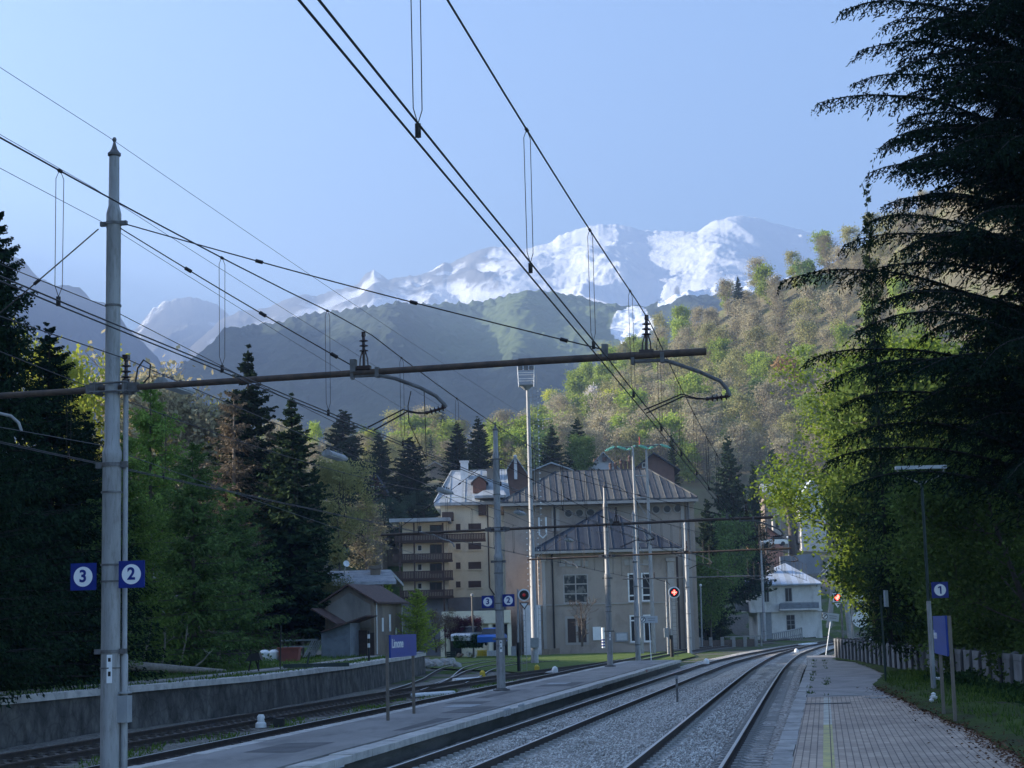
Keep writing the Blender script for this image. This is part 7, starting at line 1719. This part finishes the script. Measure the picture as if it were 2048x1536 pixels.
for f in (0, .3, .6, .9): q = at(1637, 1158, 262)*(1-f)+at(1690, 1108, 275)*f; m.cyl(q-UP*.8, q+UP*.6, .05, n=5)
tag(m.build('handrail', M['galv']), 'grey handrail of the steps climbing behind the white station house', 'handrail')
t = empty('balustrade', at(1575, 1280, 222), 'dark low railing in front of the white station house', 'railing')
a = at(1546, 1282, 222); b = at(1604, 1270, 225); m = MB(); m.cyl(a+UP*.9, b+UP*.9, .1, n=5); m.cyl(a+UP*.1, b+UP*.1, .08, n=5); m.build('rail', M['concrete'], t)
for k in range(16): q = a+(b-a)*k/15; MB().cyl(q-UP*.5, q+UP*.9, .08, n=5).build('baluster', M['concrete'], t)
t = empty('yard_fence', at(1440, 1298, 178), 'low rusty fence with concrete posts beyond the power house corner', 'fence')
a = at(1398, 1300, 178); b = at(1512, 1296, 184); d = b-a; m = MB(); m.obox(a-UP*.4, d, (0, .05, 0), UP*1.35); m.build('panel', M['rust'], t)
for k in range(6): q = a+d*k/5; m = MB(); m.obox(q-UP*.5-EY*.2-EX*.15, EX*.35, EY*.2, UP*1.75); m.build('post', M['concrete'], t)
a = at(1462, 1275, 186); m = MB()
for k in range(3): q = a+EX*1.6*k; m.cyl(q-UP*1.5, q, .12, n=6)
m.obox(a-EX*.6+UP*.02, EX*4.6, EY*.8, UP*.12); tag(m.build('loading_table', M['concrete']), 'pale flat slab on short legs by the low rusty fence', 'slab')
a, b = at(1560, 1113, 262), at(1640, 1106, 262); m = MB(); m.obox(a-UP*3, b-a, EY*.6, UP*3); tag(m.build('stone_wall', m_greywall), 'grey wall below the lane, above the white station house roof', 'wall')
# ================================================================== left terrace: fallen log, heaps
random.seed(41); g = np.random.default_rng(411)
TZ_ = .85
def ter(px, py, z=TZ_): return onz(px, py, z)
lp = [at(-40, 1292, 60), at(0, 1300, 61), at(90, 1313, 62), at(200, 1327, 63.5), at(300, 1335, 65), at(400, 1341, 67), at(450, 1342, 68.5)]
m = MB(); m.tube(lp, [.30, .29, .27, .23, .18, .13, .07], 10)
lg = tag(empty('fallen_log', lp[2], 'long pale fallen trunk lying across the terrace left and right of the near mast', 'log'))
m_log = pmat('weathered log', (.31, .27, .23), (.2, .175, .15), 3, .95, 0, .5, 14, stretch=(.5, 3, 3), dirt=((.1, .085, .07), 2, .6))
m.build('trunk', m_log, lg, True)
P = np.array(lp)
for k in range(18):
    f = random.uniform(.3, 5.8); i = int(f); q = P[i]+(P[i+1]-P[i])*(f-i); dn = random.random() < .7
    d = np.array([random.uniform(-.5, .3), random.uniform(-.6, .1), -1.0 if dn and q[2] > 1.3 else random.uniform(.2, .9)]); L = (q[2]-.75)/abs(d[2])*.95 if d[2] < 0 else random.uniform(.15, .5)
    m = MB(); m.tube([q, q+d*L*.5+np.array([random.gauss(0, .04), 0, 0]), q+d*L], [.04, .03, .018], 5); m.build('branch', m_log, lg)
sticks = [((195, 1330), (205, 1240), 64), ((155, 1320), (160, 1250), 66), ((281, 1330), (304, 1242), 69), ((323, 1330), (330, 1252), 70), ((360, 1330), (377, 1232), 72), ((385, 1338), (420, 1305), 70), ((435, 1330), (440, 1280), 76), ((100, 1330), (112, 1230), 63), ((30, 1330), (60, 1250), 62), ((245, 1325), (262, 1262), 68)]
labs = ['behind the near mast, left side', 'left of the near mast, thinner and broken', 'right of the cable pole, leaning right', 'thin and upright, second right of the cable pole', 'tall and thin, third right of the cable pole', 'short, sloping up from the log end', 'short, near the rusty grating', 'bare, left of the near mast under the dark spruce', 'bare, at the left edge above the log', 'slender, just right of the cable pole']
for (a, b, Y), lb in zip(sticks, labs):
    p, q = at(*a, Y), at(*b, Y); m = MB(); p[2] = min(p[2], 1.0); mid = (p+q)/2+np.array([.06, 0, 0]); m.tube([p, mid, q], [.045, .035, .015], 5)
    for k in range(4): c = p+(q-p)*random.uniform(.4, .95); m.tube([c, c+np.array([random.gauss(0, .25), random.gauss(0, .2), random.uniform(.1, .35)])], .01, 3)
    tag(m.build('dead_stem', m_log), 'dead stem '+lb, 'stem', 'dead stems on the bank')
# undergrowth of the bank: brown scrub
n_ = 42000; s = g.uniform(36, 108, n_); v = 6+g.random(n_)**1.2*30; dens = vnoise(s/3.5, v/2.6, 3)
keep = (dens > .36) & (v > np.where(s > 70, 15.5, 9.0)); s, v = s[keep], v[keep]; z = .75+np.clip(v-13, 0, None)*.34+g.random(len(s))**1.5*np.clip((v-6)/6, .1, 1)*(1.2+2.2*vnoise(s/5, v/4, 8))
p = np.stack([wl(s)-v, s, z], 1); V, F, r = diamonds(p, unit(g.normal(size=(len(s), 3))+np.array([0, 0, .3])), g.uniform(.15, .5, len(s)), g.uniform(.02, .1, len(s)), g)
tag(fastmesh('undergrowth', V, F, leafmat('brown scrub', (.03, .026, .018), (.055, .05, .028), (.06, .085, .03), .2), attrs={'rnd': ('FACE', r)}), kind='stuff')
n_ = 16000; s = g.uniform(30, 104, n_); v = g.uniform(.05, 9, n_); keep = (vnoise(s/2, v*1.3, 6) > .35) & ~((v > 1.7) & (v < 2.7)); s, v = s[keep], v[keep]
p = np.stack([wl(s)-v, s, np.full(len(s), .77)], 1); V, F, r = diamonds(p, unit(g.normal(0, .4, (len(s), 3))+np.array([0, 0, 1])), g.uniform(.06, .2, len(s)), .03, g)
tag(fastmesh('grass', V, F, m_weed, attrs={'rnd': ('FACE', r)}), kind='stuff')
n_ = 9000; s = g.uniform(26, 95, n_); c = g.uniform(-16.2, -14.2, n_); keep = vnoise(s/2.5, c*2, 6) > .5; s, c = s[keep], c[keep]
p = np.stack([c+TT*s, s, np.full(len(s), -.40)], 1); V, F, r = diamonds(p, unit(g.normal(0, .4, (len(s), 3))+np.array([0, 0, 1])), g.uniform(.05, .16, len(s)), .03, g)
tag(fastmesh('grass', V, F, m_weed, attrs={'rnd': ('FACE', r)}), kind='stuff')
# heaps beside the shed
def box_at(px0, py0, px1, py1, z=TZ_):
    Y = onz((px0+px1)/2, py1, z)[1]; return rw(px0, py0, px1, py1, Y)+(Y,)
x0, x1, z0, z1, Y = box_at(516, 1300, 556, 1320); t = empty('white_sacks', ((x0+x1)/2, Y, z0), 'pair of big white sacks on the terrace left of the red bin', 'sacks')
for f in (.27, .74):
    m = MB(); c = np.array([x0+(x1-x0)*f, Y+.4, z0]); w = (x1-x0)*.27; m.lathe([(w*.9, -.05), (w*1.12, (z1-z0)*.3), (w*1.05, (z1-z0)*.75), (w*.6, (z1-z0)*.95), (w*.3, z1-z0)], c, n=10); m.build('sack', M['white'], t, True)
x0, x1, z0, z1, Y = box_at(557, 1298, 597, 1319); t = empty('red_bin', ((x0+x1)/2, Y, z0), 'faded red bin on the terrace between the white sacks and the boards', 'bin')
m_fred = pmat('faded red plastic', (.28, .075, .055), (.2, .06, .05), 2, .7)
m = MB(); w = (x1-x0)*.06; m.prism([(x0+w, Y, z0-.1), (x1-w, Y, z0-.1), (x1, Y, z1), (x0, Y, z1)], (0, 1.1, 0)); m.build('body', m_fred, t); m = MB(); m.box(x0-.06, x1+.06, Y-.06, Y+1.16, z1, z1+.07); m.build('rim', m_fred, t)
for k, (px, pt, w, lb) in enumerate(((567, 1254, 5, 'leftmost upright board behind the red bin'), (579, 1260, 7, 'wide upright board behind the red bin'), (588, 1262, 4, 'narrow upright board behind the red bin, right of the wide one'), (600, 1267, 5, 'shortest upright board behind the pale crate'))):
    x0, x1, z0, z1, Y = box_at(px-w/2, pt, px+w/2, 1312); m = MB(); m.box(x0, x1, Y+1.4, Y+1.46, z0, z1); tag(m.build('board', m_log), lb, 'board', 'boards stood on end by the shed')
x0, x1, z0, z1, Y = box_at(604, 1278, 632, 1312); t = empty('broken_crate', ((x0+x1)/2, Y, z0), 'broken pale crate tipped on its side left of the old shed', 'crate')
m = MB()
for k in range(6): a = np.array([x0+(x1-x0)*(.1+.14*k), Y+.2*random.random(), z0-.05]); m.tube([a, a+np.array([.5, .1, (z1-z0)*.95])], .035, 4)
m.obox((x0-1.3, Y+.6, z1-.12), (x1-x0+1.3, 0, 0), (0, .5, 0), (0, 0, .1)); m.obox((x0-1.3, Y+.65, z1-.5), (x1-x0+1.2, 0, 0), (0, .05, 0), (0, 0, .1)); m.build('slats', M['boardgrey'], t)
for k in range(2): MB().box(x0-1.3+k*1.2, x0-1.2+k*1.2, Y+.72, Y+.8, z0-.1, z1-.12).build('leg', m_log, t)
x0, x1, z0, z1, Y = box_at(425, 1308, 488, 1332); t = empty('rusty_grating', ((x0+x1)/2, Y, z0), 'old grey barred rack standing on the terrace behind the log end', 'rack')
m = MB(); m.cyl((x0, Y, z1), (x1, Y, z1), .04, n=5); m.cyl((x0, Y+.4, z0+.5), (x1, Y+.4, z0+.5), .04, n=5); m.build('rail', M['galv_dark'], t)
for k in range(13): x = x0+(x1-x0)*k/12; MB().tube([(x, Y+.4, z0-.2), (x, Y+.1, z1-.1), (x, Y, z1)], .035, 4).build('bar', M['galv_dark'], t)
x0, x1, z0, z1, Y = box_at(490, 1305, 522, 1340); t = empty('old_grill', ((x0+x1)/2, Y, z0), 'old black grill on thin legs beside the white sacks', 'grill')
m = MB(); m.prism([(x0, Y, z1-.35), (x1, Y, z1-.3), (x1-.1, Y, z1-.02), (x0+.2, Y, z1-.05)], (0, .6, 0)); m.build('body', M['black'], t)
for q, d in ((.3, -.15), (.6, .25), (.75, .05)): MB().tube([(x0+(x1-x0)*q, Y+.3, z1-.3), (x0+(x1-x0)*(q+d), Y+.2, z0-.15)], .03, 4).build('leg', M['black'], t)
p = ter(560, 1333); m = MB(); m.tube([p+UP*-.1, p+np.array([0.05, 0, 1.7])], .03, 5); tag(m.build('thin_stake', M['black']), 'thin black stake on the terrace right of the old grill', 'stake')
p = ter(612, 1335); m = MB(); m.tube([p+UP*-.1, p+np.array([.15, 0, .6])], .04, 5); m.obox(p-EX*.9, EX*2.6, EY*.2, UP*.15); tag(m.build('dark_beam', M['greenpost']), 'dark beam lying on the grass near the wall coping', 'beam')
# striped level staff by the shed
b = onz(738, 1322, TZ_); t = empty('striped_staff', b, 'thin black and white striped staff by the right corner of the old shed', 'staff')
H_ = at(740, 1262, b[1])[2]-b[2]; MB().cyl(b, b+UP*H_, .05, n=8).build('post', M['black'], t)
for k in (.45, .75): MB().cyl(b+UP*H_*k, b+UP*H_*(k+.14), .058, n=8).build('band', M['white'], t)
# rough stones of the wall end
t = empty('stone_heap', onz(870, 1334, -.45), 'heap of rough stones at the broken end of the retaining wall', 'stone heap')
for k in range(24):
    m = MB(); q = onz(random.uniform(852, 890), random.uniform(1326, 1338), -.45); m.lathe([(0, -.1), (.35, 0), (.4, .2), (.2, .42), (0, .46)], q+np.array([random.gauss(0, .6), random.gauss(0, 2), 0]), (random.gauss(0, .3), random.gauss(0, .3), 1), 7); m.build('stone', M['concrete'], t)
# lamp posts in the village, dish on the old house
for px, pb, pt, Y, lab in ((947, 1290, 1192, 150, 'thin wooden post before the garage, left of the second mast'), (1404, 1296, 1172, 176, 'thin lamp post with a white globe right of the power house'), (1578, 1112, 1075, 268, 'short lamp post with a white head beside the pollarded tree')):
    a, b = at(px, pb, Y), at(px-3, pt, Y); t = empty('street_lamp', a, lab, 'lamp post'); MB().cyl(a-UP*1, b, .08, n=7).build('post', M['brownpost' if px < 1000 else 'grey'], t); m = MB(); m.lathe([(0, -.1), (.12, 0), (.14, .15), (0, .22)], b, n=9); m.build('lamp_head', M['grey' if px < 1000 else 'signwhite'], t)
c = at(692, 1128, YS+8.4); t = empty('satellite_dish', c-UP*2, 'white satellite dish on a pole above the old house roof', 'dish'); MB().tube([c-UP*2.2-EX*.5, c], .04, 5).build('post', M['grey'], t); m = MB(); m.lathe([(0, 0), (.12, .02), (.21, .07), (.2, .08), (0, .02)], c, (.5, -1, .35), 14); m.build('reflector', M['signwhite'], t)
# ================================================================== air of the valley
hz = MB(); hz.box(-2180, 1500, -350, 7800, -6, 1340)
m, n, l = _new('valley air'); n.remove(n['Principled BSDF'])
pv = n.new('ShaderNodeVolumePrincipled'); pv.inputs['Density'].default_value = .00031
pv.inputs['Color'].default_value = (.46, .63, .97, 1); pv.inputs['Anisotropy'].default_value = .35
l.new(pv.outputs['Volume'], n['Material Output'].inputs['Volume'])
tag(hz.build('haze', m), kind='stuff')
